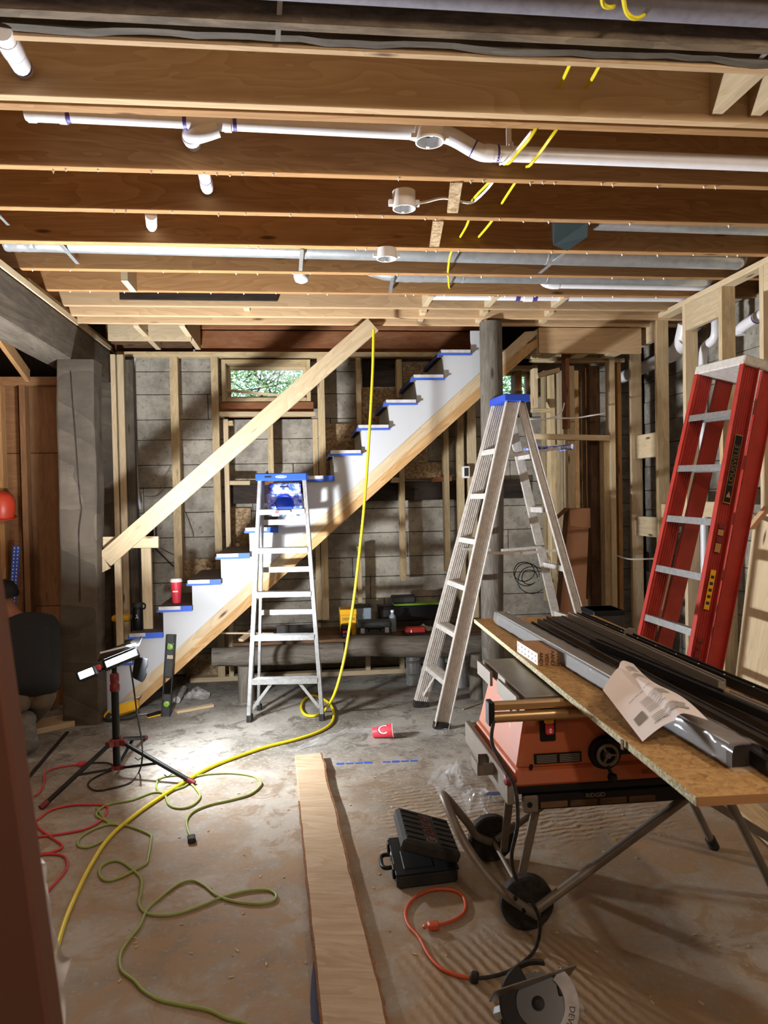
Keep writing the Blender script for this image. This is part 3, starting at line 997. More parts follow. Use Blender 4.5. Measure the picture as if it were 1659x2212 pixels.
# laminated stringers
xlo = l0.x - (l0.z - .004) / sl2
xe = 1.75
ze = 2.70
xe_lo = l0.x + (ze - l0.z) / sl2
xe_up = u0.x + (ze - u0.z) / sl
XE0, XE1 = (1.655, lo_line(1.655)), (1.655, min(up_line(1.655), 2.70))
for y0 in (SF - .004, SB - .04):
    for (fa, fb, nm) in ((0.0, .48, 'lamination'), (.48, 1.0, 'lamination')):
        def mixp(f, lowp, upp): return (lowp[0] + (upp[0] - lowp[0]) * f, lowp[1] + (upp[1] - lowp[1]) * f)
        A_ = mixp(fa, (xlo, .004), (xz, .004)); B_ = mixp(fa, (xe_lo, ze), (xe_up, ze))
        C_ = mixp(fb, XE0, XE1); D_ = mixp(fb, (xlo, .004), (xz, .004))
        bl = B(); bl.poly([(p[0], y0, p[1]) for p in (A_, B_, C_, D_)], (0, .042, 0))
        bl.done('stringer', 'lvl' if fb < .9 else 'new', stair)
for k_ in KS:
    x = T1.x + k_ * RUN
    z = T1.z + k_ * RISE
    if z > 2.71: break
    bl = B(); bl.box(x, x + RUN + NOS - .002, SF - .028, SB + .01, z - TT, z); tr = bl.done('tread', 'tread', stair, bevel=.003)
    # film and blue tape round the near end and the nosing
    bl = B(); bl.box(x + .004, x + RUN + NOS - .01, SF - .0305, SF - .0285, z - TT + .006, z); bl.done('film', 'film', tr)
    bl = B(); bl.box(x - .003, x + RUN + NOS + .002 - (.06 if k_ in (0, 1, 2, 3) else 0), SF - .033, SF - .0308, z - TT - .003, z - TT + .011); bl.done('tape', 'tape', tr)
    if k_ in (0, 1, 2, 3, 4, 6):
        bl = B(); bl.box(x + RUN - (.05 if k_ else .09), x + RUN + NOS + .002, SF - .0335, SF - .0308, z - TT - .002, z + .001); bl.done('tape', 'tape', tr)
    bl = B(); bl.box(x - .005, x - .001, SF - .031, SB, z - TT - .002, z - TT + .016); bl.done('tape', 'tape', tr)
    bl = B(); bl.box(x + NOS, x + NOS + .012, SF + .021, SB - .021, max(z - RISE, .005), z - TT - .001)
    bl.done('riser', 'riser', stair)
# two newel uprights and scrap boards
for (px, yt, yb, Y, w_, lab, mt) in ((252, 1160, 1402, 5.27, 13, 'short upright stud standing behind the work light, under the end of the crossboard', 'new'),
                                     (315, 1184, 1362, 5.45, 20, 'short upright stud standing on the lowest visible tread, left of the red tumbler', 'new')):
    a, b = at(px, yt, Y=Y), at(px, yb, Y=Y)
    bl = B(); bl.box(a.x - w_ * Y / FPX / 2, a.x + w_ * Y / FPX / 2, Y, Y + .038, T1.z if px > 300 else T1.z - RISE, a.z); bl.done('upright_board', mt, None, bevel=.002, label=lab, cat='board')
bl = B(); pb(bl, (218, 1172), (342, 1171), 24, 5.23, .036); bl.done('crossboard', 'new', None, bevel=.002, label='short horizontal crossboard nailed under the lower end of the diagonal board', cat='board')
hr = B(); a, b, w_, t_ = board((226, 1209), (806, 700), 36, 5.185, .036)
hr.beam(a, b, w_, t_, up=(0, -1, 0))
hr.done('diagonal_board', 'new', None, bevel=.002, label='long pale diagonal board, a temporary handrail, running up across the window to the joists', cat='board')
bl = B(); bl.poly([at(213, 1188, Y=5.195), at(238, 1228, Y=5.195), at(214, 1240, Y=5.195)], (0, .026, 0)); bl.done('scrap_wedge', 'new', None, label='triangular scrap of pale wood under the low end of the diagonal board', cat='wood scrap')

# tumbler and bottle on the treads
c = V((at(381, 1306, Y=SF + .10).x, SF + .12, T1.z + RISE))
t = thing('tumbler', c, 'tall red tumbler with a white lid standing on the second visible tread', 'cup')
bl = B(); bl.lathe([(.028, 0), (.030, .004), (.040, .15), (.040, .158)], c, n=24); bl.done('cup_body', 'redcup', t, smooth=40)
bl = B(); bl.lathe([(.043, .156), (.0435, .166), (.041, .170), (.038, .180), (.030, .182)], c, n=24); bl.done('lid', 'white', t, smooth=40)
bl = B(); bl.box(c.x - .02, c.x + .016, c.y - .0365, c.y - .034, c.z + .086, c.z + .094); bl.done('print', 'white', t)
c = V((at(298, 1362, Y=SF + .10).x, SF + .11, T1.z))
t = thing('water_bottle', c, 'black insulated bottle with a loop lid standing on the lowest visible tread', 'bottle')
bl = B(); bl.lathe([(.034, 0), (.037, .004), (.037, .145), (.032, .158), (.030, .163)], c, n=24); bl.done('bottle_body', 'black', t, smooth=40)
bl = B(); bl.lathe([(.031, .161), (.036, .165), (.036, .192), (.032, .197)], c, n=24); bl.done('cap', 'blackdull', t, smooth=40)
bl = B(); bl.tube(spline([c + V((.034, 0, .19)), c + V((.052, 0, .18)), c + V((.05, 0, .155)), c + V((.035, 0, .15))], 4), .006, n=6); bl.done('carry_loop', 'black', t, smooth=60)
# little running-figure mark
lg = V((c.x, c.y - .0375, c.z + .10))
bl = B()
for p, q in (((-.006, .012), (.006, .014)), ((0, .013), (.002, .0)), ((.002, 0), (-.008, -.012)), ((.002, 0), (.009, -.004)), ((.009, -.004), (.007, -.014))):
    bl.beam(lg + V((p[0], 0, p[1])), lg + V((q[0], 0, q[1])), .003, .001, up=(0, -1, 0))
bl.done('emblem', 'white', t)
# drill lying behind bottle
c = at(258, 1358, Y=5.7)
t = thing('cordless_drill', (c.x, 5.7, T1.z - .0), 'cordless drill lying on the lowest visible tread behind the black bottle, chuck to the right', 'drill')
zz = T1.z + .045
bl = B(); bl.lathe([(.02, -.02), (.03, 0), (.03, .10), (.02, .11)], (c.x - .03, 5.7, zz), (1, 0, .02), n=14); bl.done('motor_housing', 'yelbox', t, smooth=40)
bl = B(); bl.lathe([(.022, .11), (.024, .12), (.024, .15), (.012, .17), (.004, .171), (.004, .235), (.001, .24)], (c.x - .03, 5.7, zz), (1, 0, .02), n=14); bl.done('chuck', 'steel', t, smooth=40)
bl = B(); bl.beam((c.x, 5.7, zz - .01), (c.x + .02, 5.82, T1.z + .02), .035, .03); bl.done('grip', 'black', t, bevel=.006)

# level leaning against the stringer
def rot_thing(o, rx=0, ry=0, rz=0):
    o.rotation_euler = (rx, ry, rz)


lb = at(359, 1546, Z=0); lt = at(370, 1370, Y=5.285)
lv = thing('spirit_level', (0, 0, 0), 'black spirit level with round green vials leaning on end against the white stair side', 'level')
Lh = (lt - lb).length
wd_ = .064
def slot(bl_, x0, x1, z0, z1): bl_.box(x0, x1, -.012, .012, z0, z1)
bl = B()
for (x0, x1, z0, z1) in ((-wd_ / 2, -wd_ / 2 + .008, 0, Lh), (wd_ / 2 - .008, wd_ / 2, 0, Lh), (-.024, .024, 0, .063), (-.024, .024, .103, .15), (-.024, .024, .27, .39), (-.024, .024, Lh - .14 - .0, Lh - .105), (-.024, .024, Lh - .062, Lh)):
    if z1 < z0: z0, z1 = z1, z0
    slot(bl, x0, x1, z0, z1)
bl.box(-wd_ / 2, -wd_ / 2 + .004, -.018, .018, 0, Lh); bl.box(wd_ / 2 - .004, wd_ / 2, -.018, .018, 0, Lh)
bl.done('level_body', 'blackdull', lv, bevel=.0015)
for z in (.083, Lh - .085):
    bl = B(); bl.lathe([(.019, -.009), (.021, -.008), (.021, .008), (.019, .009)], (0, 0, z), (0, 1, 0), n=20); bl.done('vial', 'limelid', lv, smooth=40)
bl = B(); bl.box(.008, .027, -.010, .010, .315, .362); bl.done('vial', 'limelid', lv, bevel=.003)
lv.location = lb + V((0, -.01, .0))
d = (lt - lb).normalized()
lv.rotation_euler = V((0, 0, 1)).rotation_difference(d).to_euler()

# ================================================================== LADDERS
def ladder(name, label, wb, wt, hgt, run, rrun, steps, mats, top='blue', rail=(.022, .07), sdeep=.08, shelf=None, rear_rungs=True, group='step ladders', shut=False, rear_off=0.0, topdeep=.14):
    """local: x across, -y front (climbing side), z up"""
    L = thing(name, (0, 0, 0), label, 'ladder', group)
    rm, sm = mats
    rt, rd = rail
    for s in (-1, 1):
        p0, p1 = V((s * wb / 2, -run, .015)), V((s * wt / 2, -.02, hgt - .03))
        ax = (p1 - p0).normalized()
        dp = V((0, 1, 0)) - ax * ax.y
        dp.normalize()
        # channel section: web and two flanges turned outwards
        bl = B(); bl.beam(p0, p1, .004, rd, up=dp)
        for q in (-1, 1):
            o_ = dp * (q * (rd / 2 - .003)) + V((s * rt / 2, 0, 0))
            bl.beam(p0 + o_, p1 + o_, rt, .005, up=dp)
        for q in (-.36, -.22, -.07, .07, .22, .36):
            o_ = dp * (q * rd)
            bl.beam(p0 + o_, p1 + o_, .012, .005, up=dp)
        bl.done('front_rail', rm, L)
        bl = B(); bl.beam(p0 + V((s * .004, 0, -.015)), p0 + V((s * .004, 0, 0)) + ax * .03, rt + .014, rd + .01, up=dp); bl.done('foot', 'rubber', L, bevel=.003)
        q0, q1 = V((s * (wb / 2 - .02), rrun, .015)), V((s * (wt / 2 - .01), .03 + rear_off, hgt - .04))
        if shut: q0, q1 = V((s * (wb / 2 - .012), -run + rear_off, .10)), V((s * (wt / 2 - .005), rear_off, hgt - .04))
        ax2 = (q1 - q0).normalized()
        dp2 = (V((0, 1, 0)) - ax2 * ax2.y).normalized()
        bl = B(); bl.beam(q0, q1, .004, rd * .6 if not shut else rd, up=dp2)
        for q in (-1, 1):
            o_ = dp2 * (q * (rd * (.3 if not shut else .5) - .003)) + V((s * rt * .4, 0, 0))
            bl.beam(q0 + o_, q1 + o_, rt * .8, .004, up=dp2)
        bl.done('rear_rail', rm, L)
        bl = B(); bl.beam(q0 - ax2 * .015, q0 + ax2 * .025, rt + .01, rd * .7, up=dp2); bl.done('foot', 'rubber', L, bevel=.003)
        # spreader
        if not shut:
            f = .52
            bl = B(); m0, m1 = p0.lerp(p1, f), q0.lerp(q1, f)
            bl.beam(m0 + V((-s * .012, 0, 0)), m0.lerp(m1, .5) + V((-s * .012, 0, -.015)), .004, .018); bl.beam(m0.lerp(m1, .5) + V((-s * .016, 0, -.015)), m1 + V((-s * .016, 0, 0)), .004, .018)
            bl.done('spreader', sm, L)
    for z in steps:
        f = (z - .015) / (hgt - .045)
        y = -run + (run - .02) * f
        hw = (wb + (wt - wb) * f) / 2 - .003
        bl = B(); bl.box(-hw, hw, y - sdeep / 2, y + sdeep / 2, z - .006, z); bl.box(-hw, hw, y - sdeep / 2, y - sdeep / 2 + .004, z - .035, z - .006); bl.box(-hw, hw, y + sdeep / 2 - .004, y + sdeep / 2, z - .022, z - .006)
        for q in range(5): bl.box(-hw, hw, y - sdeep / 2 + .012 + q * .014, y - sdeep / 2 + .016 + q * .014, z, z + .002)
        st_ = bl.done('step', sm, L)
    if rear_rungs and not shut:
        for z in steps[::-1][0::1] if isinstance(rear_rungs, bool) else rear_rungs:
            zz_ = z + .05 if isinstance(rear_rungs, bool) else z
            if zz_ > hgt - .1: continue
            f = (zz_ - .015) / (hgt - .055)
            y = rrun + (.03 - rrun) * f
            hw = (wb - .04 + (wt - wb + .02) * f) / 2 - .003
            bl = B(); bl.box(-hw, hw, y - .012, y + .012, zz_ - .018, zz_ + .018); bl.done('rear_rung', rm, L)
    # braces below the first step
    z = steps[0]
    f = (z - .015) / (hgt - .045)
    y = -run + (run - .02) * f
    for s in (-1, 1):
        bl = B(); bl.beam((s * (wb / 2 - .012), -run + (y + run) * .25, z * .28), (s * (wb / 2 - .15), y, z - .03), .02, .004, up=(0, -1, 0)); bl.done('brace', sm, L)
    # top cap
    bl = B(); h2 = wt / 2 + .03
    bl.box(-h2, h2, -topdeep / 2 - .02, topdeep / 2 + .02 + (rear_off if shut else 0), hgt - .05, hgt)
    tc = bl.done('top_cap', top, L, bevel=.006)
    bl = B()
    for q in (-.3, .3): bl.lathe([(.018, 0), (.018, .0015)], (q * wt, 0, hgt), n=12)
    bl.done('tool_hole', 'black', tc)
    return L, tc


# --- ladder 1, six foot, in front of the stairs
L1, tc = ladder('step_ladder', 'aluminium step ladder with a blue top and blue paint shelf, facing us before the stairs', .478, .285, 1.665, .12, .14,
                [.285, .575, .865, 1.16, 1.42], ('alu', 'alu'), 'blue', rail=(.02, .062), sdeep=.075, rear_rungs=[.70, 1.0, 1.33])
# folded paint shelf seen between the rails
sh = B()
sh.box(-.112, .112, .075, .095, 1.39, 1.60)
sh.box(-.125, .125, .070, .10, 1.37, 1.53)
s1 = sh.done('paint_shelf', 'bluedirty', L1, bevel=.012)
bl = B(); bl.lathe([(.060, 0), (.066, -.006), (.060, -.012), (.052, -.006)], (0, .070, 1.455), (0, 1, 0), n=28); bl.done('cup_ring', 'blue', s1, smooth=50)
bl = B(); bl.lathe([(.001, 0), (.044, -.002), (.048, 0)], (0, .069, 1.455), (0, 1, 0), n=24); bl.done('cup_recess', 'bluedirty', s1, smooth=50)
bl = B(); bl.box(-.03, .03, .0725, .0745, 1.57, 1.58); bl.done('grip_slot', 'black', s1)
bl = B(); bl.box(-.05, .055, -.205 + .10 + .02, -.203 + .10 + .02, 1.392, 1.412); bl.done('warning_label', 'white', L1)
bl = B(); bl.box(-.046, -.02, -.207 + .10 + .02, -.2055 + .10 + .02, 1.394, 1.409); bl.done('warning_patch', 'redcup', L1)
# oval badge on the top
bl = B(); bl.poly([(.038 * math.cos(a_ * PI / 12), -.0925, 1.640 + .009 * math.sin(a_ * PI / 12)) for a_ in range(24)], (0, .002, 0)); bd = bl.done('badge', 'white', tc)
bl = B(); bl.poly([(.031 * math.cos(a_ * PI / 12), -.0935, 1.640 + .006 * math.sin(a_ * PI / 12)) for a_ in range(24)], (0, .001, 0)); bl.done('badge', 'blue', tc)
bl = B(); bl.box(-.11, -.066, -.093, -.0905, 1.635, 1.645); bl.done('slot', 'black', tc)
L1.location = (-.135, 5.085, 0)
L1.rotation_euler = (0, 0, math.radians(-6))
text('lettering', 'WERNER', .0105, frame(base_of(tc) + V((0, 0, 0)), (1, 0, 0), (0, 0, 1)), 'white', tc, bend=lambda p: V((p.x, -.0945, 1.640 + p.y)) + base_of(tc))

# --- ladder 2, eight foot, seen from the side
L2, tc2 = ladder('step_ladder', 'tall worn eight foot aluminium step ladder standing open sideways in front of the log post', .50, .23, 2.16, .60, .57,
                 [.30, .60, .90, 1.20, 1.50, 1.80], ('aludirty', 'aludirty'), 'blue', rail=(.028, .098), sdeep=.085, rear_rungs=[.62, .98, 1.38, 1.75])
# bucket shelf folded out on the rear side
bl = B(); bl.box(-.10, .10, .14, .42, 1.795, 1.815); bl.box(-.11, .11, .405, .425, 1.79, 1.83); s2 = bl.done('paint_shelf', 'bluedirty', L2, bevel=.006)
bl = B(); bl.beam((-.115, -.1, 1.74), (-.115, .32, 1.80), .006, .02); bl.beam((.115, -.1, 1.74), (.115, .32, 1.80), .006, .02); bl.done('shelf_arm', 'aludirty', L2)

L2.rotation_euler = (0, 0, math.radians(-84))   # its front looks to the left
L2.location = (1.415, 4.925, 0)

# --- red fibreglass ladder, folded, leaning on the right wall
L3, tc3 = ladder('step_ladder', 'folded red fibreglass step ladder with worn aluminium steps, leaning on the right hand stud wall', .47, .34, 2.19, 0.0, 0, [.23, .51, .79, 1.07, 1.35, 1.63, 1.91],
                 ('redfg', 'alu'), 'aludirty', rail=(.028, .095), sdeep=.085, shut=True, rear_off=.108, topdeep=.10)
tilt = math.radians(-14.5)
# local -y (front) must face left (-X) and the ladder lean to +X
# stickers on the near rail (local x = +w/2, facing outwards)
def rail_x(z): return (.47 + (.34 - .47) * z / 2.24) / 2


def sticker(nm, z0, z1, y0, y1, mat, par, o_=.016):
    bl = B()
    xm = rail_x((z0 + z1) / 2)
    bl.poly([(rail_x(z0) + o_, y0, z0), (rail_x(z0) + o_, y1, z0), (rail_x(z1) + o_, y1, z1), (rail_x(z1) + o_, y0, z1)], (.001, 0, 0))
    return bl.done(nm, mat, par)


sticker('label_border', 1.44, 1.79, -.030, .012, 'gold', L3, .0165)
lp_ = sticker('brand_label', 1.445, 1.785, -.027, .009, 'black', L3, .0185)
text('lettering', 'LOUISVILLE', .040, None, 'gold', lp_, bend=lambda p: V((rail_x(1.63 + p.x * 1.05) + .0205, -.009 - p.y, 1.635 + p.x * 1.05)) + base_of(lp_))
bl = B(); bl.poly([(rail_x(1.47) + .0205, -.022, 1.47), (rail_x(1.47) + .0205, .004, 1.47), (rail_x(1.47) + .0205, -.009, 1.50)], (.001, 0, 0)); bl.done('arrow_mark', 'gold', L3)
for z0, z1, mt in ((1.31, 1.335, 'darkred'), (1.275, 1.305, 'gold'), (1.24, 1.27, 'darkred'), (1.19, 1.235, 'gold')):
    sticker('safety_label', z0, z1, -.026, .006, mt, L3, .0185)
sticker('yellow_label', .90, 1.10, -.024, .006, 'yelbox', L3, .0185)
for i in range(5): sticker('label_text', .925 + i * .033, .94 + i * .033, -.018, .0, 'ink', L3, .020)
for i, (z0, z1) in enumerate(((.50, .515), (.53, .55), (.565, .60), (.61, .635), (.655, .69), (.70, .72), (.735, .755))):
    sticker('stencil_mark', z0, z1, -.026 + .004 * (i % 2), .012 - .006 * (i % 3), 'darkred', L3, .0185)
L3.matrix_world = Matrix.Translation((1.76, 3.68, 0.03)) @ Matrix.Rotation(math.radians(13.2), 4, 'Y') @ Matrix.Rotation(math.radians(-84), 4, 'Z')

# ================================================================== WORK LIGHT
PX_, PY_ = -1.035, 4.10
wl = thing('work_light', (PX_, PY_, 0), 'black and red tripod work light with two glaring heads, standing at the left', 'work light')
bl = B(); bl.tube([(PX_, PY_, .055), (PX_, PY_, .50)], .020, n=16); bl.done('lower_pole', 'black', wl, smooth=40)
bl = B(); bl.tube([(PX_, PY_, .46), (PX_, PY_, .62)], .013, n=14); bl.done('upper_pole', 'black', wl, smooth=40)
bl = B(); bl.lathe([(.024, .47), (.026, .475), (.026, .505), (.022, .51), (.022, .52), (.024, .525), (.024, .56), (.016, .57)], (PX_, PY_, 0), n=18); bl.done('clamp_collar', 'darkred', wl, smooth=40)
bl = B(); bl.lathe([(.030, .175), (.033, .18), (.033, .205), (.026, .212)], (PX_, PY_, 0), n=18)
feet = [at(92, 1742, Z=.012), at(416, 1690, Z=.012), V((PX_ + .02, PY_ + .62, .012))]
for f_ in feet:
    d = (f_ - V((PX_, PY_, .012))); d.z = 0; d.normalize()
    bl.beam(V((PX_, PY_, .192)) + d * .02, V((PX_, PY_, .192)) + d * .06, .03, .028)
bl.done('leg_hub', 'darkred', wl, smooth=30)
bl = B(); bl.lathe([(.026, .045), (.030, .048), (.030, .062), (.024, .065)], (PX_, PY_, 0), n=18)
for f_ in feet:
    d = (f_ - V((PX_, PY_, .012))); d.z = 0; d.normalize()
    bl.beam(V((PX_, PY_, .055)) + d * .02, V((PX_, PY_, .055)) + d * .045, .022, .016)
bl.done('brace_hub', 'darkred', wl, smooth=30)
for f_ in feet:
    d = (f_ - V((PX_, PY_, .012))); d.z = 0; d.normalize()
    top = V((PX_, PY_, .192)) + d * .045
    bl = B(); bl.tube([top, f_], .0125, n=10); lg_ = bl.done('leg', 'black', wl, smooth=40)
    e = (f_ - top).normalized()
    bl = B(); bl.tube([f_ - e * .03, f_ + e * .012], .0155, n=10); bl.done('foot_cap', 'darkred', lg_, smooth=40)
    bl = B(); m = top.lerp(f_, .52); bl.beam(V((PX_, PY_, .055)) + d * .035, m, .018, .010); bl.done('brace', 'black', wl, bevel=.002)
    if f_ is feet[1]:
        for q in (.33, .75):
            m = top.lerp(f_, q)
            bl = B(); bl.tube([m, m + V((-.035, -.03, -.012)), m + V((-.05, -.03, .002))], .003, n=5); bl.done('cord_hook', 'black', lg_)


def head(cen, xa, nrm, L_, H__, D_, lit, name='lamp_head', flaps=True):
    xa, nrm = V(xa).normalized(), V(nrm).normalized()
    ya = nrm.cross(xa).normalized()
    c_ = V(cen)
    bl = B(); bl.hexa(c_, xa * L_ / 2, ya * H__ / 2, nrm * D_ / 2); h_ = bl.done(name, 'black', wl, bevel=.008)
    bl = B(); bl.hexa(c_ + nrm * (D_ / 2 + .001), xa * (L_ / 2 - .015), ya * (H__ / 2 - .012), nrm * .002); bl.done('led_panel', 'led', h_)
    bl = B()
    for q in range(7): bl.hexa(c_ - nrm * (D_ / 2 + .006) + xa * ((q - 3) * L_ / 8), ya * (H__ / 2 - .01), nrm * .008, xa * .003)
    bl.done('cooling_fin', 'black', h_)
    return h_, xa, ya, nrm


# right head: long bar, its lit face turned up, back and a little to the right
hR = at(262, 1424, Y=4.07)
xaR = (at(305, 1412, Y=4.10) - at(222, 1446, Y=4.04))
h1, xa, ya, nr = head(hR, xaR, V((.15, -.72, .30)), .19, .055, .05, True)
# hinged panel folded up over it, and the ragged side flap
bl = B(); bl.hexa(hR + V((-.005, .01, .055)), xa * .11, V((0, .045, .012)), V((0, -.0015, .006))); bl.done('top_panel', 'blackgloss', wl, bevel=.002)
bl = B(); bl.beam(hR + V((-.10, -.03, .045)) , hR + V((.085, -.03, .085)), .012, .008); bl.done('guard_bar', 'white', wl)
bl = B()
fp = [(292, 1418), (318, 1424), (317, 1440), (313, 1446), (316, 1456), (311, 1468), (306, 1474), (290, 1466), (284, 1462)]
bl.poly([at(x, y, Y=4.12) for x, y in fp], (0.004, .006, 0)); bl.done('side_flap', 'black', wl)
hL = at(190, 1456, Y=3.98)
h2, xa2, ya2, nr2 = head(hL, V((.8, .35, .25)), V((-.10, -.85, .35)), .10, .06, .045, True)
bl = B(); bl.tube([V((PX_, PY_, .60)), V((PX_, PY_, .635)), hR + V((0, .01, -.02))], .010, n=8); bl.tube([V((PX_, PY_, .615)), hL + V((.03, .03, 0))], .009, n=8); bl.done('yoke', 'black', wl, smooth=40)
k1 = hR - xa * .115 + V((-.004, -.01, .004))
bl = B(); bl.lathe([(.012, -.014), (.016, -.012), (.016, .010), (.010, .014)], k1, xa, n=10); bl.done('pivot_knob', 'redcup', wl, smooth=30)


# ================================================================== CORDS AND HOSES
def cord(name, pts, r, mat, label, cat='cord', parent=None, n=8, res=7, dz=0.0):
    """pts: photo pixels on the floor, or ready 3-D points"""
    P_ = []
    for p in pts:
        P_.append(V(p) if len(p) == 3 else at(p[0], p[1], Z=r + .001))
    bl = B(); bl.tube(spline(P_, res), r, n=n)
    return bl.done(name, mat, parent, smooth=60, label=label, cat=cat if parent is None else None)


def z3(px, py, z): 
    return tuple(at(px, py, Z=z))


gc = thing('extension_cord', at(413, 1810, Z=0), 'long yellow green extension cord looping over the floor, its black socket end loose', 'cord')
cord('cord_jacket', [(412, 1808), (405, 1790), (404, 1770), (420, 1752), (455, 1738), (500, 1728), (540, 1716), (562, 1698), (562, 1688), (545, 1676), (500, 1670), (450, 1672), (415, 1678),
     (375, 1675), (345, 1682), (338, 1700), (352, 1712), (395, 1700), (410, 1692), (425, 1706), (432, 1722), (415, 1740), (388, 1746), (365, 1738), (354, 1715), (330, 1712), (285, 1728), (240, 1736), (215, 1748), (208, 1760),
     (218, 1768), (245, 1778), (280, 1785), (322, 1802), (326, 1815), (320, 1852), (315, 1866), (290, 1880), (258, 1896), (230, 1902), (215, 1890), (218, 1872), (240, 1860), (262, 1862), (290, 1882), (305, 1900),
     (304, 1930), (300, 1950), (312, 1970), (340, 1977), (380, 1974), (430, 1958), (480, 1938), (530, 1925), (575, 1922), (596, 1932), (590, 1946), (560, 1952), (510, 1948), (470, 1935), (440, 1912), (415, 1902),
     (385, 1910), (345, 1940), (318, 1965), (302, 2000), (275, 2035), (260, 2062), (262, 2095), (290, 2118), (310, 2140), (345, 2160), (400, 2172), (450, 2182), (490, 2200), (540, 2215), (600, 2260)], .0055, 'green', None, parent=gc)
c = at(414, 1813, Z=.012)
bl = B(); bl.beam(c + V((-.006, .03, 0)), c + V((.004, -.022, 0)), .034, .022); bl.done('socket', 'rubber', gc, bevel=.005)
# second small loop of the same cord that crosses the hose
cord('extension_cord', [(208, 1745), (235, 1778), (262, 1782), (250, 1798), (225, 1815), (190, 1830), (168, 1826), (175, 1808), (205, 1790), (240, 1780), (262, 1785)], .0052, 'green', 'short loop of yellow green cord beside the hose, left of the long cord')
# yellow air hose: from the joists down past the red-topped ladder and across the floor
hx = [at(807, 712, Y=4.98), at(805, 800, Y=4.97), at(797, 950, Y=4.95), at(786, 1100, Y=4.93), at(770, 1250, Y=4.90), at(756, 1350, Y=4.88), at(742, 1430, Y=4.86), at(722, 1500, Y=4.86)]
hx = [tuple(p) for p in hx] + [(700, 1536), (680, 1546), (660, 1544), (651, 1530), (656, 1513), (672, 1503), (690, 1506), (712, 1520), (721, 1540), (716, 1562), (690, 1580), (640, 1597), (580, 1612), (520, 1632), (460, 1655), (410, 1682), (350, 1720), (290, 1762), (235, 1810), (195, 1870), (165, 1930), (138, 1995), (120, 2060), (105, 2130)]
cord('air_hose', hx, .0095, 'yellow', 'yellow air hose hanging from the joists, then snaking across the floor to the left', 'hose', n=10)
cord('extension_cord', [(75, 1720), (88, 1708), (95, 1690), (96, 1672), (110, 1662), (140, 1655), (172, 1651)], .005, 'redcord', 'short thin red cord ending under the work light, left')
c = at(176, 1650, Z=.014)
rc = thing('extension_cord', c, 'red extension cord lying in wide loops at the lower left, behind the brown board', 'cord')
cord('cord_jacket', [(70, 1775), (82, 1770), (110, 1750), (150, 1740), (190, 1738), (225, 1740), (232, 1750), (215, 1775), (180, 1792), (120, 1803), (80, 1808), (60, 1810)], .0055, 'redcord', None, parent=rc)
cord('cord_jacket', [(74, 1770), (85, 1790), (115, 1812), (135, 1828), (115, 1840), (80, 1846), (70, 1850), (105, 1845), (138, 1850), (145, 1870), (135, 1890), (112, 1915), (95, 1935)], .0055, 'redcord', None, parent=rc)
bl = B(); bl.beam(at(168, 1652, Z=.014), at(188, 1648, Z=.014), .03, .024); bl.done('socket', 'redcord', rc, bevel=.006)
# black cord of the lamp
cp = [hR + V((.05, -.02, -.03)), at(288, 1480, Y=4.05), at(296, 1540, Y=4.03), at(306, 1600, Y=4.0), at(307, 1640, Y=3.98)]
cord('power_cord', [tuple(p) for p in cp] + [(300, 1668), (282, 1690), (245, 1702), (210, 1708), (192, 1700), (193, 1688), (215, 1674), (238, 1664), (245, 1655), (232, 1648), (200, 1648), (188, 1649)], .0045, 'rubber', None, parent=wl)
# orange pigtail and black cord of the table saw
oc = thing('extension_cord', at(930, 2000, Z=0), 'short orange extension cord curled beside the black case, plug loose', 'cord')
cord('cord_jacket', [(948, 1998), (980, 1988), (1003, 1970), (1004, 1945), (988, 1926), (955, 1920), (920, 1926), (890, 1945), (876, 1970), (882, 1998), (905, 2025), (925, 2062), (950, 2090), (985, 2106), (1018, 2112)], .0062, 'orangecord', None, parent=oc)
bl = B(); bl.beam(at(948, 1998, Z=.014), at(924, 2001, Z=.014), .03, .024); bl.beam(at(922, 2001, Z=.014), at(913, 2002, Z=.014), .018, .014); bl.done('plug', 'orangecord', oc, bevel=.005)
sc = thing('power_cord', at(1026, 2112, Z=0), 'black power cord hanging from the table saw down to a plug on the floor', 'cord')
q = [tuple(at(1070, 1540, Y=2.26)), tuple(at(1062, 1600, Y=2.2)), tuple(at(1085, 1650, Y=2.15)), tuple(at(1112, 1700, Y=2.12)), tuple(at(1118, 1780, Y=2.12)), tuple(at(1105, 1850, Y=2.16)), tuple(at(1118, 1905, Y=2.2)), tuple(at(1150, 1950, Y=2.22)), tuple(at(1166, 1992, Y=2.24)), tuple(at(1160, 2040, Z=.02)), (1140, 2070), (1100, 2098), (1060, 2110), (1032, 2113)]
cord('cord_jacket', q, .006, 'rubber', None, parent=sc)
bl = B(); bl.beam(at(1034, 2113, Z=.016), at(1016, 2110, Z=.016), .034, .028); bl.done('plug', 'rubber', sc, bevel=.006)

# ================================================================== PERSON kneeling behind the brown board
pp = V((-1.70, 4.55, 0))


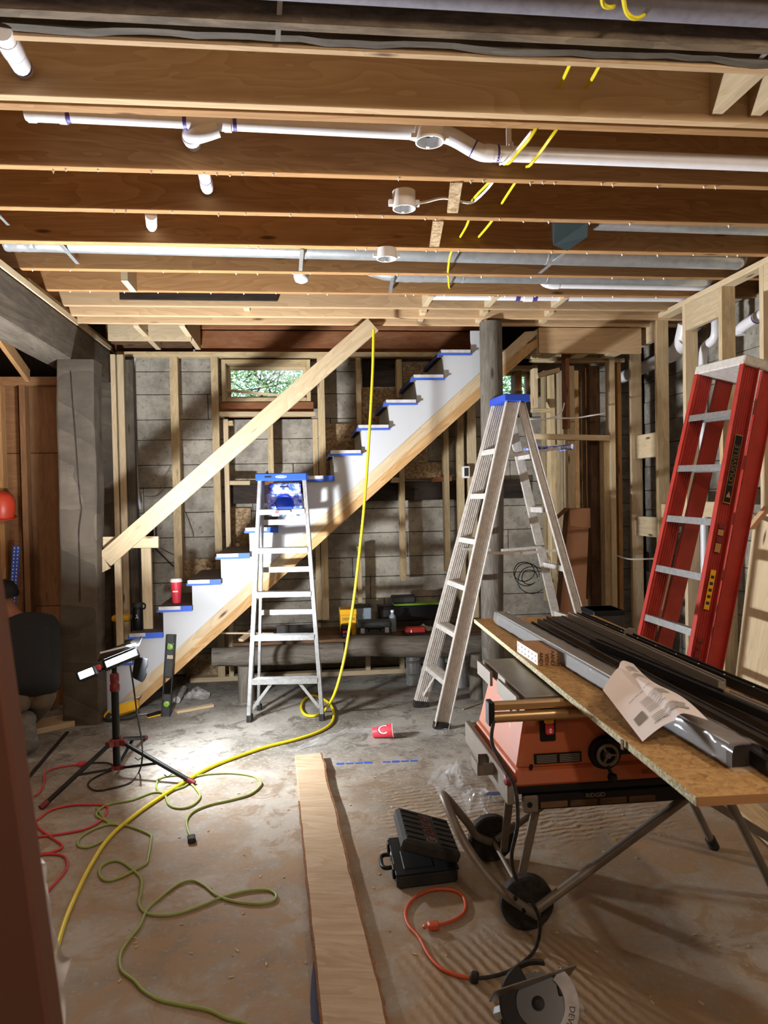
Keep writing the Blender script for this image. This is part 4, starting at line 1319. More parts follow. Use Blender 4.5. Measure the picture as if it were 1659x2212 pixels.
def skin_mesh(name, joints, edges, mat, parent, label=None):
    """grow a body with the Skin modifier, then keep the result as a plain mesh"""
    me = bpy.data.meshes.new(name)
    bm_ = bmesh.new()
    off = base_of(parent)
    lay = bm_.verts.layers.skin.verify()
    vs = []
    for i, (p, r_) in enumerate(joints):
        v = bm_.verts.new(V(p) - off)
        v[lay].radius = r_ if isinstance(r_, tuple) else (r_, r_)
        v[lay].use_root = (i == 0)
        vs.append(v)
    for a_, b_ in edges: bm_.edges.new((vs[a_], vs[b_]))
    bm_.to_mesh(me); bm_.free()
    o = bpy.data.objects.new(name, me); C.objects.link(o); o.parent = parent
    o.modifiers.new('skin', 'SKIN').use_smooth_shade = True
    s_ = o.modifiers.new('smooth', 'SUBSURF'); s_.levels = 2; s_.render_levels = 2
    me.materials.append(M[mat])
    if label: o['label'] = label
    return o


person = thing('person', (-1.62, 4.62, 0), 'person kneeling at the far left, turned away, in black t-shirt, tan trousers, dusty boots', 'person')
J = {
    'pelvis': ((-1.66, 4.64, .38), .09), 'spine': ((-1.68, 4.72, .54), .085), 'chest': ((-1.76, 4.84, .69), .085), 'neck': ((-1.86, 4.90, .80), .05), 'jaw': ((-1.90, 4.91, .845), .055), 'head': ((-1.93, 4.92, .90), .083),
    'crown': ((-1.92, 4.915, .96), .068),
    'shL': ((-1.90, 4.76, .70), .045), 'elL': ((-1.96, 4.82, .46), .042), 'wrL': ((-2.10, 5.02, .38), .030), 'haL': ((-2.16, 5.08, .36), (.035, .018)),
    'shR': ((-1.66, 4.96, .70), .045), 'elR': ((-1.74, 5.10, .48), .042), 'wrR': ((-1.96, 5.20, .40), .030), 'haR': ((-2.03, 5.23, .38), (.035, .018)),
    'hpL': ((-1.76, 4.58, .34), .065), 'knL': ((-2.00, 4.90, .075), .045), 'anL': ((-1.80, 4.50, .20), .036), 'toL': ((-1.78, 4.45, .05), .025),
    'hpR': ((-1.60, 4.68, .34), .065), 'knR': ((-1.84, 5.02, .075), .045), 'anR': ((-1.66, 4.56, .20), .036), 'toR': ((-1.62, 4.49, .05), .025)}
E_ = [('pelvis', 'spine'), ('spine', 'chest'), ('chest', 'neck'), ('neck', 'jaw'), ('jaw', 'head'), ('head', 'crown'), ('chest', 'shL'), ('shL', 'elL'), ('elL', 'wrL'), ('wrL', 'haL'), ('chest', 'shR'), ('shR', 'elR'), ('elR', 'wrR'), ('wrR', 'haR'),
      ('pelvis', 'hpL'), ('hpL', 'knL'), ('knL', 'anL'), ('anL', 'toL'), ('pelvis', 'hpR'), ('hpR', 'knR'), ('knR', 'anR'), ('anR', 'toR')]
for hd, el, sgn in (('haL', 'wrL', 1), ('haR', 'wrR', -1)):
    h = V(J[hd][0]); wv_ = V(J[el][0]); d = (h - wv_).normalized(); sd = d.cross(V((0, 0, 1))).normalized() * sgn
    for i in range(4):
        o_ = sd * (i - 1.5) * .019
        ln = (.055, .065, .06, .045)[i]
        J[hd + 'f%d' % i] = (tuple(h + o_ + d * .03), .010)
        J[hd + 'g%d' % i] = (tuple(h + o_ + d * (.03 + ln * .6) + V((0, 0, -.008))), .009)
        J[hd + 'h%d' % i] = (tuple(h + o_ + d * (.03 + ln * .9) + V((0, 0, -.028))), .007)
        E_ += [(hd, hd + 'f%d' % i), (hd + 'f%d' % i, hd + 'g%d' % i), (hd + 'g%d' % i, hd + 'h%d' % i)]
    J[hd + 't1'] = (tuple(h - d * .01 + sd * -.04), .011); J[hd + 't2'] = (tuple(h + d * .025 + sd * -.055), .009)
    E_ += [(hd, hd + 't1'), (hd + 't1', hd + 't2')]
keys = list(J)
skin_mesh('body', [J[q_] for q_ in keys], [(keys.index(a_), keys.index(b_)) for a_, b_ in E_], 'skin', person)


def sub_body(name, names, grow, mat, label=None, extra=()):
    js = []
    for q_ in names:
        p, r_ = J[q_]
        r_ = r_[0] if isinstance(r_, tuple) else r_
        js.append((p, r_ + grow))
    js += list(extra)
    ed = [(names.index(a_), names.index(b_)) for a_, b_ in E_ if a_ in names and b_ in names]
    return skin_mesh(name, js, ed, mat, person, label)


mid = lambda a_, b_, f: tuple(V(J[a_][0]).lerp(V(J[b_][0]), f))
skin_mesh('t_shirt', [(J['spine'][0], .155), ((-1.64, 4.61, .40), .165), ((-1.64, 4.59, .33), .160), (J['chest'][0], .150), (mid('chest', 'neck', .6), .075), (J['shL'][0], .085), (mid('shL', 'elL', .75), .066), (J['shR'][0], .085), (mid('shR', 'elR', .75), .066)],
          [(0, 1), (1, 2), (0, 3), (3, 4), (3, 5), (5, 6), (3, 7), (7, 8)], 'shirt', person)
for s_ in 'LR':
    skin_mesh('trouser_leg', [((-1.66, 4.63, .37), .135), (J['hp' + s_][0], .115), (J['kn' + s_][0], .075), (mid('kn' + s_, 'an' + s_, .85), .058)], [(0, 1), (1, 2), (2, 3)], 'pants', person)
    an = V(J['an' + s_][0]); to = V(J['to' + s_][0])
    skin_mesh('boot', [(tuple(an + V((-.03, .06, .01))), .058), (tuple(an), .058), (tuple(an + V((.012, -.045, .0))), .05), (tuple(to.lerp(an, .45) + V((0, -.012, 0))), (.055, .042)), (tuple(to + V((0, .0, .01))), (.056, .036)), (tuple(to + V((-.005, .035, -.012))), (.045, .028))],
              [(0, 1), (1, 2), (2, 3), (3, 4), (4, 5)], 'boot', person)
hc = V(J['head'][0])
bl = B(); bl.lathe([(.096, -.01), (.104, .01), (.10, .05), (.08, .09), (.04, .11), (0, .115)], hc + V((.01, -.005, 0)), (-.15, 0, 1), n=20); bl.done('cap', 'black', person, smooth=50)
bl = B(); bl.poly([tuple(hc + V((-.06, dy, .02 + 0))) for dy in (-.08,)] + [tuple(hc + V((-.15 - .03 * math.cos((q_ - 3) / 3 * 1.4), q_ * .02 - .06, .0))) for q_ in range(7)] + [tuple(hc + V((-.06, .08, .02)))], (0, 0, .006)); bl.done('cap_peak', 'black', person)
# face: nose, eyes, ear, mouth
for nm, off_, r_, mt in (('nose', (-.095, 0, -.02), .014, 'skin'), ('eye', (-.083, .03, .005), .010, 'white'), ('eye', (-.083, -.03, .005), .010, 'white'), ('ear', (.0, -.088, -.01), .018, 'skin'), ('ear', (.0, .088, -.01), .018, 'skin'), ('mouth', (-.083, 0, -.055), .012, 'darkred')):
    bl = B(); bl.lathe([(0, -r_), (r_ * .7, -r_ * .7), (r_, 0), (r_ * .7, r_ * .7), (0, r_)], hc + V(off_), n=10); bl.done(nm, mt, person, smooth=80)

# ================================================================== TABLE SAW ON ITS STAND
sx0, sx1, sy0, sy1 = .66, 1.32, 2.30, 2.88
saw = thing('table_saw', (.95, 2.6, .50), 'orange table saw with a dusty grey top under the flake board sheet', 'table saw')
# cast top with mitre slots: strips with grooves between
bl = B()
tz0, tz1 = .805, .84
bl.box(.70, 1.40, 2.31, 2.86, tz0, tz1)
bl.done('saw_table', 'cast', saw, bevel=.003)
bl = B(); bl.box(.675, .685, 2.32, 2.56, tz0 - .02, tz1 - .003); bl.box(.675, .685, 2.66, 2.86, tz0 - .02, tz1 - .003); bl.done('wing_edge', 'steel', saw)
a = at(1070, 1502, Y=2.26)
fz = .812
bl = B(); bl.box(.575, .95, 2.245, 2.275, fz + .004, fz + .030); bl.done('fence_rail', 'gold', saw, bevel=.006)
bl = B(); bl.tube([(.58, 2.255, fz - .018), (.885, 2.255, fz - .018)], .017, n=14); bl.done('fence_tube', 'gold', saw, smooth=40)
bl = B(); bl.box(.563, .582, 2.238, 2.285, fz - .042, fz + .034); bl.done('rail_end_cap', 'black', saw, bevel=.003)
bl = B(); bl.box(.885, 1.4, 2.25, 2.285, fz - .03, fz + .004); bl.done('rear_rail', 'steel', saw)
# cabinet: tapered housing
def hull(bottom, top, z0, z1):
    b_ = B()
    r0 = [b_.bm.verts.new((x, y, z0)) for x, y in bottom]
    r1 = [b_.bm.verts.new((x, y, z1)) for x, y in top]
    b_.skin([r0, r1])
    return b_
hull(((.675, 2.33), (1.34, 2.33), (1.34, 2.86), (.675, 2.86)), ((.72, 2.36), (1.28, 2.36), (1.28, 2.82), (.72, 2.82)), .595, .80).done('cabinet', 'orange', saw, bevel=.008)
hull(((.655, 2.30), (1.37, 2.30), (1.37, 2.90), (.655, 2.90)), ((.675, 2.325), (1.34, 2.325), (1.34, 2.87), (.675, 2.87)), .548, .598).done('base_flange', 'orange', saw, bevel=.008)
bl = B(); bl.box(.66, 1.36, 2.305, 2.89, .522, .548); bl.done('base_skirt', 'black', saw, bevel=.004)
# front: switch, label, hand wheel, dark elevation slot
fy = 2.338
bl = B(); bl.box(.985, 1.30, fy - .004, fy + .02, .62, .80); bl.done('dark_front_plate', 'black', saw)
bl = B(); bl.box(.760, .812, 2.335, 2.352, .68, .79); sw = bl.done('switch_plate', 'black', saw, bevel=.003)
bl = B(); bl.box(.772, .802, 2.322, 2.336, .742, .764); bl.done('switch_key', 'yelbox', sw, bevel=.002)
bl = B(); bl.box(.774, .802, 2.318, 2.336, .706, .741); bl.done('switch_paddle', 'redcup', sw, bevel=.005)
bl = B(); bl.poly([(.788, 2.317, .732), (.783, 2.317, .722), (.793, 2.317, .722)], (0, .001, 0)); bl.poly([(.788, 2.317, .711), (.783, 2.317, .719), (.793, 2.317, .719)], (0, .001, 0)); bl.done('switch_arrows', 'white', sw)
bl = B(); bl.box(.735, .895, 2.326, 2.334, .61, .642); lb_ = bl.done('warning_strip', 'black', saw)
for q in range(5):
    bl = B(); bl.box(.742, .81, 2.3245, 2.326, .614 + q * .0055, .6165 + q * .0055); bl.box(.82, .888, 2.3245, 2.326, .614 + q * .0055, .6165 + q * .0055); bl.done('label_text', 'greyprof', lb_)
hw = V((.975, 2.315, .635))
bl = B(); bl.lathe([(.050, 0), (.055, .006), (.055, .02), (.048, .022)], hw, (0, 1, 0), n=26); bl.done('dial_plate', 'black', saw, smooth=40)
bl = B(); bl.tube([hw + V((.033 * math.cos(a_ * PI / 12), -.012, .033 * math.sin(a_ * PI / 12))) for a_ in range(24)], .006, n=8, close=True)
for a_ in (0, 2.1, 4.2): bl.beam(hw + V((0, -.01, 0)), hw + V((.033 * math.cos(a_), -.012, .033 * math.sin(a_))), .010, .006)
bl.lathe([(.010, -.02), (.012, -.004)], hw, (0, 1, 0), n=12)
hwo = bl.done('hand_wheel', 'steel', saw, smooth=40)
bl = B(); bl.tube([hw + V((0, -.015, -.035)), hw + V((.004, -.03, -.06))], .006, n=8); bl.lathe([(.001, .016), (.014, .01), (.016, 0), (.011, -.014), (.001, -.018)], hw + V((.005, -.035, -.066)), n=14); bl.done('wheel_knob', 'black', hwo, smooth=50)
bl = B(); bl.box(1.03, 1.10, 2.330, 2.334, .655, .69); bl.done('spec_label', 'paper', saw)
text('lettering', 'RIDGID', .022, frame((1.13, 2.306, .572), (1, 0, 0), (0, 0, 1)), 'darkred', saw)
bl = B(); bl.tube([(.72, 2.32, .598), (.722, 2.318, .612)], .006, n=6); bl.done('wing_screw', 'black', saw)
bl = B(); bl.beam((.70, 2.60, .62), (.705, 2.57, .78), .003, .03); bl.done('side_label', 'greyprof', saw)
# side fold of cabinet, mitre gauge pocket
bl = B(); bl.tube(spline([(.688, 2.45, .62), (.70, 2.47, .68), (.705, 2.50, .76)], 4), .006, n=6); bl.done('blade_wrench', 'steel', saw)

stand = thing('folding_saw_stand', (.95, 2.6, 0), 'grey folding wheeled stand with crossed tube legs under the orange table saw', 'saw stand')
bl = B(); bl.box(.69, 1.42, 2.30, 2.33, .470, .518); fb = bl.done('front_beam', 'black', stand, bevel=.003)
bl = B(); bl.box(.69, 1.42, 2.85, 2.88, .470, .518); bl.done('rear_beam', 'black', stand, bevel=.003)
bl = B(); bl.box(.630, .652, 2.28, 2.90, .50, .585); bl.done('side_beam', 'steel', stand, bevel=.003)
bl = B(); bl.box(1.38, 1.41, 2.28, 2.90, .47, .51); bl.done('side_beam', 'steel', stand, bevel=.003)
bl = B(); bl.box(.685, .735, 2.288, 2.299, .466, .522); br_ = bl.done('hinge_plate', 'steel', stand, bevel=.005)
bl = B(); bl.lathe([(.009, 0), (.009, .003)], (.705, 2.286, .494), (0, 1, 0), n=12); bl.done('hinge_bolt', 'black', br_)
for q in range(4):
    bl = B(); bl.box(.745 + q * .10, .835 + q * .10, 2.2985, 2.2999, .476, .496)
    lb2 = bl.done('label_block', 'oldbrown', fb)
text('lettering', 'RIDGID', .020, frame((.93, 2.2985, .5075), (1, 0, 0), (0, 0, 1)), 'greyprof', fb)
wc1, wc2 = V((.735, 2.44, .093)), V((.735, 2.92, .093))
for wc in (wc1, wc2):
    bl = B(); bl.lathe([(.062, -.024), (.086, -.022), (.093, -.015), (.093, .015), (.086, .022), (.062, .024)], wc, (0, 1, 0), n=32); wh = bl.done('wheel', 'rubber', stand, smooth=35)
    bl = B(); bl.lathe([(.066, -.012), (.066, .012)], wc, (0, 1, 0), n=28); bl.done('wheel_disc', 'black', wh)
    bl = B()
    for q in range(8):
        a_ = q * PI / 4
        bl.beam(wc + V((0, -.013, 0)), wc + V((.064 * math.cos(a_), -.016, .064 * math.sin(a_))), .008, .008)
    bl.lathe([(.018, -.026), (.018, -.008)], wc, (0, 1, 0), n=16)
    bl.done('wheel_spokes', 'blackdull', wh)
bl = B(); bl.tube([wc1 + V((0, -.03, 0)), wc2 + V((0, .03, 0))], .009, n=10); bl.done('axle', 'steel', stand, smooth=40)
# long crossed tube legs
for wc, yy, tl in ((wc1, 2.385, V((1.335, 2.30, .47))), (wc2, 2.90, V((1.335, 2.90, .47)))):
    bl = B(); bl.tube([V((wc.x + .015, yy, wc.z)), V((tl.x, yy, tl.z))], .0165, n=12); bl.done('leg', 'steel', stand, smooth=40)
for yy in (2.385, 2.80):
    f_ = at(1545, 1828, Z=0) if yy < 2.5 else V((1.66, 3.2, 0))
    top = V((1.44, yy, .47))
    ft = V((1.66, yy + .47, .012)) if yy < 2.5 else V((1.80, 2.42, .012))
ft1 = at(1542, 1828, Z=.012)
bl = B(); bl.tube([V((1.42, 2.78, .47)), ft1], .0155, n=12); lg1 = bl.done('leg', 'steel', stand, smooth=40)
e = (ft1 - V((1.42, 2.78, .47))).normalized()
bl = B(); bl.tube([ft1 - e * .045, ft1 + e * .008], .021, n=12); bl.done('foot_cap', 'rubber', lg1, smooth=40)
ft2 = at(1678, 1935, Z=.012)
bl = B(); bl.tube([V((1.40, 2.33, .47)), ft2], .0155, n=12); lg2 = bl.done('leg', 'steel', stand, smooth=40)
bl = B(); bl.beam(V((1.30, 2.84, .44)), V((1.78, 2.60, .14)), .012, .03); bl.done('cross_brace', 'steel', stand)
for (p, q) in ((at(1163, 1722, Y=2.34), at(1128, 1885, Y=2.42)), (at(1104, 1688, Y=2.30), at(1088, 1838, Y=2.78))):
    bl = B(); bl.beam(p, q, .012, .028, up=(1, 0, 0)); bl.done('link_bar', 'steel', stand, bevel=.002)
bl = B(); kb = at(1102, 1684, Y=2.28); bl.lathe([(.001, -.022), (.016, -.018), (.019, -.006), (.012, .008), (.009, .02)], kb, (1, .1, 0), n=14); bl.done('release_knob', 'darkred', stand, smooth=50)
# U-shaped handle lying low on the left
hp = [wc1 + V((.02, -.055, -.02)), at(1100, 1938, Y=2.36), at(1062, 1902, Y=2.40), at(1022, 1850, Y=2.46), at(990, 1795, Y=2.52), at(962, 1730, Y=2.62), at(958, 1718, Y=2.70), at(975, 1735, Y=2.78), at(1012, 1780, Y=2.84), wc2 + V((-.07, -.04, .03)), wc2 + V((-.01, -.04, 0))]
bl = B(); bl.tube(spline(hp, 6), .0155, n=12); hn = bl.done('handle', 'steel', stand, smooth=40)
bl = B()
for p in (at(1112, 1938, Y=2.33), at(1130, 1965, Y=2.34)): bl.lathe([(.006, -.012), (.006, .0)], p, (0, 1, 0), n=8)
bl.done('handle_bolt', 'black', hn)
# bracket at the left side
bl = B(); ca, cb = at(1055, 1640, Y=2.75), at(1082, 1640, Y=2.45)
for (dx, dy, wx, wy) in ((-.045, 0, .003, .09), (.0, -.045, .045, .003), (.0, .045, .045, .003)):
    bl.box(.600 + dx - wx / 2 + .02, .600 + dx + wx / 2 + .02, 2.50 + dy - wy / 2, 2.50 + dy + wy / 2, .535, .575)
bl.box(.575, .66, 2.455, 2.545, .533, .537)
bl.done('tool_bracket', 'steel', stand)

# ---------------------------------------------------------------- flake board sheet and what lies on it
OZ = .868
o00, o01, o11 = at(1505, 1722, Z=OZ), at(1025, 1337, Z=OZ), at(1285, 1335, Z=OZ)
u = (o01 - o00).normalized(); vv = V((u.y, -u.x, 0))
Wd = .62
sheet = thing('flake_board_sheet', (o00 + o01) / 2 + vv * Wd / 2 - V((0, 0, .018)), 'long sheet of smooth flake board lying across the table saw', 'board')
bl = B(); L_ = (o01 - o00).length
c_ = (o00 + o01) / 2 + vv * Wd / 2
bl.hexa(c_ - V((0, 0, .009)), u * L_ / 2, vv * Wd / 2, V((0, 0, .009)))
bl.done('sheet_top', 'osbtop', sheet)
bl = B(); bl.hexa((o00 + o01) / 2 - vv * .001 - V((0, 0, .0095)), u * L_ / 2, vv * .0012, V((0, 0, .0095))); bl.done('rough_edge', 'osbedge', sheet)
bl = B(); bl.hexa(c_ - u * (L_ / 2 + .001) - V((0, 0, .0095)), vv * Wd / 2, u * .001, V((0, 0, .0095))); bl.done('cut_edge', 'joist', sheet)
bl = B(); bl.hexa(at(1347, 1600, Z=OZ) - vv * .003 - V((0, 0, .010)), V((0, .006, 0)), V((.002, 0, 0)), V((0, 0, .012))); bl.done('wood_splinter', 'oldbrown', sheet)
# hidden cleats carry the sheet on the saw top
bl = B(); bl.box(.86, 1.36, 2.40, 2.44, tz1, OZ - .018); bl.box(.86, 1.36, 2.74, 2.78, tz1, OZ - .018); bl.done('cleat', 'new', sheet)


def prof(name, pa, pb, wd, ht, mat, label, lift=0.0, lip=0.0, group='door track profiles on the sheet'):
    a, b = at(*pa, Z=OZ + lift + ht), at(*pb, Z=OZ + lift + ht)
    a.z = b.z = OZ + lift + ht / 2
    dr = (b - a).normalized(); sd = V((dr.y, -dr.x, 0))
    bl = B(); bl.beam(a, b, wd, ht * .6)
    if lip:
        for s_ in (-1, 1):
            bl.beam(a + sd * (s_ * (wd / 2 - lip / 2)) + V((0, 0, ht * .35)), b + sd * (s_ * (wd / 2 - lip / 2)) + V((0, 0, ht * .35)), lip, ht * .3)
        bl.beam(a + sd * (wd * .12) + V((0, 0, ht * .33)), b + sd * (wd * .12) + V((0, 0, ht * .33)), lip * .8, ht * .18)
    return bl.done(name, mat, None, bevel=.0015, label=label, cat='metal profile')


prof('door_profile', (1140, 1342), (1700, 1652), .050, .040, 'black', 'thick black rounded profile lying next to the plastic wrapped bundle', lip=.008)
prof('door_profile', (1168, 1336), (1720, 1625), .035, .030, 'charcoal', 'narrow charcoal profile, second from the wrapped bundle', lip=.006)
prof('door_profile', (1198, 1330), (1740, 1590), .085, .026, 'charcoal', 'wide ribbed charcoal profile in the middle of the pile', lip=.008)
prof('door_profile', (1232, 1322), (1560, 1468), .026, .040, 'greyprof', 'grey profile with a light line, lying on the wide charcoal one', lip=.005, lift=.0)
prof('door_profile', (1283, 1378), (1720, 1560), .034, .030, 'black', 'short black grooved profile starting in the middle of the wide charcoal one', lift=.030, lip=.006)
pr6 = prof('door_profile', (1252, 1322), (1760, 1535), .032, .036, 'black', 'black profile with a row of small screw holes, on the right side of the pile', lip=.006)
for q in range(9):
    p = at(1310, 1349, Z=OZ + .038).lerp(at(1700, 1513, Z=OZ + .038), q / 8)
    bl = B(); bl.lathe([(.0025, 0), (.0025, .002)], p - V((0, 0, .002)), n=8); bl.done('screw_hole', 'white', pr6)
prof('door_profile', (1570, 1490), (1740, 1562), .022, .030, 'greyprof', 'short grey profile at the right edge above the black ones', lift=.036, lip=.005)
bl = B(); p = at(1585, 1510, Z=OZ + .05); bl.beam(p, p + V((.04, -.02, 0)), .02, .02); bl.done('roller_bracket', 'black', None, label='small black roller bracket between the grey profiles', cat='bracket')
bl = B(); p = at(1362, 1385, Z=OZ); bl.lathe([(.026, -.012), (.028, -.01), (.028, .01), (.026, .012)], p + V((0, 0, .028)), (.3, 1, 0), n=22)
tm = thing('tape_measure', p, 'small grey and orange tape measure on the sheet by the black profiles', 'tape measure')
bl.done('case', 'steel', tm, smooth=40)
bl = B(); bl.box(p.x + .0, p.x + .035, p.y - .02, p.y + .012, p.z, p.z + .018); bl.done('orange_foot', 'orange', tm, bevel=.003)

# plastic wrapped bundle
wa, wb_ = at(1086, 1350, Z=OZ), at(1598, 1660, Z=OZ)
wr_ = thing('wrapped_bundle', (wa + wb_) / 2, 'long square bundle wrapped in clear plastic film, on the left side of the sheet', 'bundle')
dr = (wb_ - wa).normalized(); sd = V((dr.y, -dr.x, 0))
bl = B(); bl.beam(wa + V((0, 0, .030)), wb_ + V((0, 0, .030)), .062, .052); bl.done('profile_core', 'charcoal', wr_, bevel=.003)
bl = B(); bl.beam(wa + V((0, 0, .0585)) + sd * .0, wb_ + V((0, 0, .0585)), .05, .004); bl.done('cardboard_strip', 'steel', wr_)
Lw = (wb_ - wa).length


def filmf(u_, v_):
    a_ = v_ * 2 * PI
    ca, sa = math.cos(a_), math.sin(a_)
    sq = 1 / max(abs(ca), abs(sa))
    r_ = .036
    p = wa + dr * (Lw * (u_ * 1.03 - .015)) + sd * (ca * min(sq, 1.25) * r_) + V((0, 0, .034 + sa * min(sq, 1.25) * .031))
    nz_ = noise.noise(V((u_ * 60, ca * 2, sa * 2))) * .0045 + noise.noise(V((u_ * 190, ca * 5, sa * 5))) * .002
    p += (sd * ca + V((0, 0, sa))) * nz_
    p.z = max(p.z, OZ + .0015)
    return p


bl = B(); bl.grid(filmf, 150, 24); bl.done('film_wrap', 'poly', wr_, smooth=30)

# small printed box
ba, bb_ = at(1118, 1420, Z=OZ), at(1200, 1437, Z=OZ)
bx = thing('small_box', ba, 'small cardboard box with white printed side and dark repeated lettering, lying on the sheet', 'box')
e1 = (at(1213, 1437, Z=OZ) - at(1162, 1438, Z=OZ)); e2 = (at(1118, 1408, Z=OZ) - at(1162, 1438, Z=OZ))
o_ = at(1162, 1438, Z=OZ) + V((0, 0, .001))
hz = .043
bl = B(); bl.poly([o_, o_ + e1, o_ + e1 + e2, o_ + e2], (0, 0, hz)); bl.done('box_body', 'brownboard', bx)
fn_ = e2.cross(V((0, 0, 1))).normalized()
fn_ = -fn_ if fn_.dot(e1) > 0 else fn_
bl = B(); bl.poly([o_ + fn_ * .0012, o_ + e2 + fn_ * .0012, o_ + e2 + fn_ * .0012 + V((0, 0, hz)), o_ + fn_ * .0012 + V((0, 0, hz))], fn_ * -.001); sdl = bl.done('white_side', 'white', bx)
for q in range(12):
    p = o_ + e2 * ((q % 6 + .5) / 6) + fn_ * .002 + V((0, 0, .012 + .018 * (q // 6)))
    bl = B(); bl.hexa(p, e2.normalized() * .007, V((0, 0, .004)), fn_ * .0003); bl.done('grey_mark', 'greyprof', bx)
fr = e1.cross(V((0, 0, 1))).normalized()
fr = -fr if fr.dot(e2) > 0 else fr
for q in range(4):
    p = o_ + e1 * ((q + .55) / 4.1) + fr * .0015 + V((0, 0, hz / 2))
    text('lettering', ('ANDY', 'VISSV', 'AANDY', 'AVVIN')[q], .019, frame(p, V((0, 0, -1)), e1.normalized()), 'ink', bx)

# instruction leaflet, slightly curled
pp_ = [at(1368, 1428, Z=OZ + .10), at(1302, 1490, Z=OZ + .075), at(1388, 1602, Z=OZ + .008), at(1530, 1548, Z=OZ + .085)]


def leaf_(u_, v_):
    a_ = pp_[1].lerp(pp_[2], u_); b_ = pp_[0].lerp(pp_[3], u_)
    p = a_.lerp(b_, v_)
    p = p + V((0, 0, .022 * math.sin(v_ * PI * 1.1) - .010 * math.sin(u_ * PI * 2) * v_ + (.014 if v_ > .5 else 0) * (1 - abs(v_ - .62) * 3)))
    return p


lf = thing('leaflet', pp_[2], 'curled printed instruction leaflet lying over the wrapped bundle', 'paper')
bl = B(); bl.grid(leaf_, 22, 22); bl.done('sheet_of_paper', 'paper', lf, smooth=60)


def onleaf(p, lift=.0012):
    q_ = leaf_(p.x, p.y); du = leaf_(min(p.x + .01, 1), p.y) - leaf_(max(p.x - .01, 0), p.y); dv = leaf_(p.x, min(p.y + .01, 1)) - leaf_(p.x, max(p.y - .01, 0))
    n_ = du.cross(dv).normalized()
    if n_.z < 0: n_ = -n_
    return q_ + n_ * lift


def lquad(x0, x1, y0, y1, mat, nm, par=lf):
    bl_ = B(); n_ = max(1, int((y1 - y0) * 24))
    bl_.grid(lambda a_, b_: onleaf(V((x0 + (x1 - x0) * a_, y0 + (y1 - y0) * b_, 0))), 1, n_)
    return bl_.done(nm, mat, par)


for (x0, y0, y1, n_) in ((.10, .55, .85, 5), (.24, .55, .90, 4), (.60, .30, .80, 6), (.72, .30, .60, 4), (.84, .28, .85, 5)):
    for q in range(n_): lquad(x0 + q * .019, x0 + q * .019 + .006, y0, y1 - .02 * (q % 3), 'greyprof', 'text_line')
lquad(.70, .82, .08, .24, 'greyprof', 'grey_picture')
for (tx, ty, sz) in ((.50, .42, .040), (.93, .52, .044)):
    text('lettering', 'SOLID VINYL PATIO DOOR', sz, None, 'ink', lf, ext=0, bend=lambda p, tx=tx, ty=ty: onleaf(V((tx - p.y * .55, ty + p.x, 0)), .0016))

# ================================================================== ON THE FLOOR
# fallen paper cup
ca_, cb_ = at(806, 1596, Z=.0), at(858, 1596, Z=.0)
cx = (cb_ - ca_).normalized()
cL = .125; r1, r2 = .030, .043
c0 = ca_ + V((0, .02, 0)); ax = (cx + V((0, .05, .10))).normalized()
o0 = c0 + V((0, 0, r1 + .001))
cu_ = thing('paper_cup', (c0 + cb_) / 2, 'red paper cup with a big white letter lying on its side on the bare floor', 'cup')
bl = B(); bl.lathe([(r1 - .002, 0), (r1, .003), (r2, cL), (r2 - .002, cL), (r1 - .003, .004)], o0, ax, n=30); bl.done('cup_body', 'redcup', cu_, smooth=40)
bl = B(); bl.tube([o0 + ax * cL + (ax.orthogonal().normalized() * math.cos(a_ * PI / 14) + ax.cross(ax.orthogonal().normalized()) * math.sin(a_ * PI / 14)) * (r2 + .0005) for a_ in range(28)], .0018, n=6, close=True); bl.done('rim', 'white', cu_, smooth=60)
side = ax.cross(V((0, 0, 1))).normalized()
upv = side.cross(ax).normalized()


def oncup(p, lift):
    t_ = cL * .5 + p.x
    r_ = r1 + (r2 - r1) * t_ / cL + lift
    th = 0.62 + p.y / .038
    return o0 + ax * t_ + (side * math.cos(th) + upv * math.sin(th)) * r_


text('big_letter', 'C', .085, None, 'battblue', cu_, ext=0, bend=lambda p: oncup(V((p.x - .006, p.y - .002, 0)), .0007))
text('big_letter', 'C', .085, None, 'white', cu_, ext=0, bend=lambda p: oncup(p, .0012))

# long live-edge plank
fl, fr_, nl, nr_ = at(637, 1632, Z=.035), at(692, 1626, Z=.035), at(697, 2212, Z=.035), at(836, 2212, Z=.035)
ext_ = 1.25
nl = fl + (nl - fl) * ext_; nr_ = fr_ + (nr_ - fr_) * ext_
N_ = 60
left, right = [], []
for i in range(N_ + 1):
    f = i / N_
    l_, r_ = fl.lerp(nl, f), fr_.lerp(nr_, f)
    wv_ = noise.noise(V((f * 9, 1, 0))) * .010 + noise.noise(V((f * 40, 1, 0))) * .004
    left.append(l_ + V((noise.noise(V((f * 25, 7, 0))) * .003, 0, 0)))
    right.append(r_ + V((wv_, 0, 0)))
pk = thing('rough_plank', (fl + nr_) / 2 - V((0, 0, .035)), 'long thick rough sawn plank with a wavy bark edge lying on the floor, pointing away', 'plank')
bl = B(); bl.poly(left + right[::-1], (0, 0, -.034)); bl.done('plank_body', 'plank', pk, bevel=.002)
bl = B(); bl.poly(right + [p + V((.008 + noise.noise(V((i * .9, 3, 0))) * .006, 0, 0)) for i, p in reversed(list(enumerate(right)))], (0, 0, -.033)); 
bl.done('bark_edge', 'bark', pk)
bl = B(); bl.poly(left[14:52] + [p + V((-.006 - .004 * noise.noise(V((i * .7, 8, 0))), 0, 0)) for i, p in reversed(list(enumerate(left[14:52])))], (0, 0, -.030)); bl.done('bark_edge', 'bark', pk)
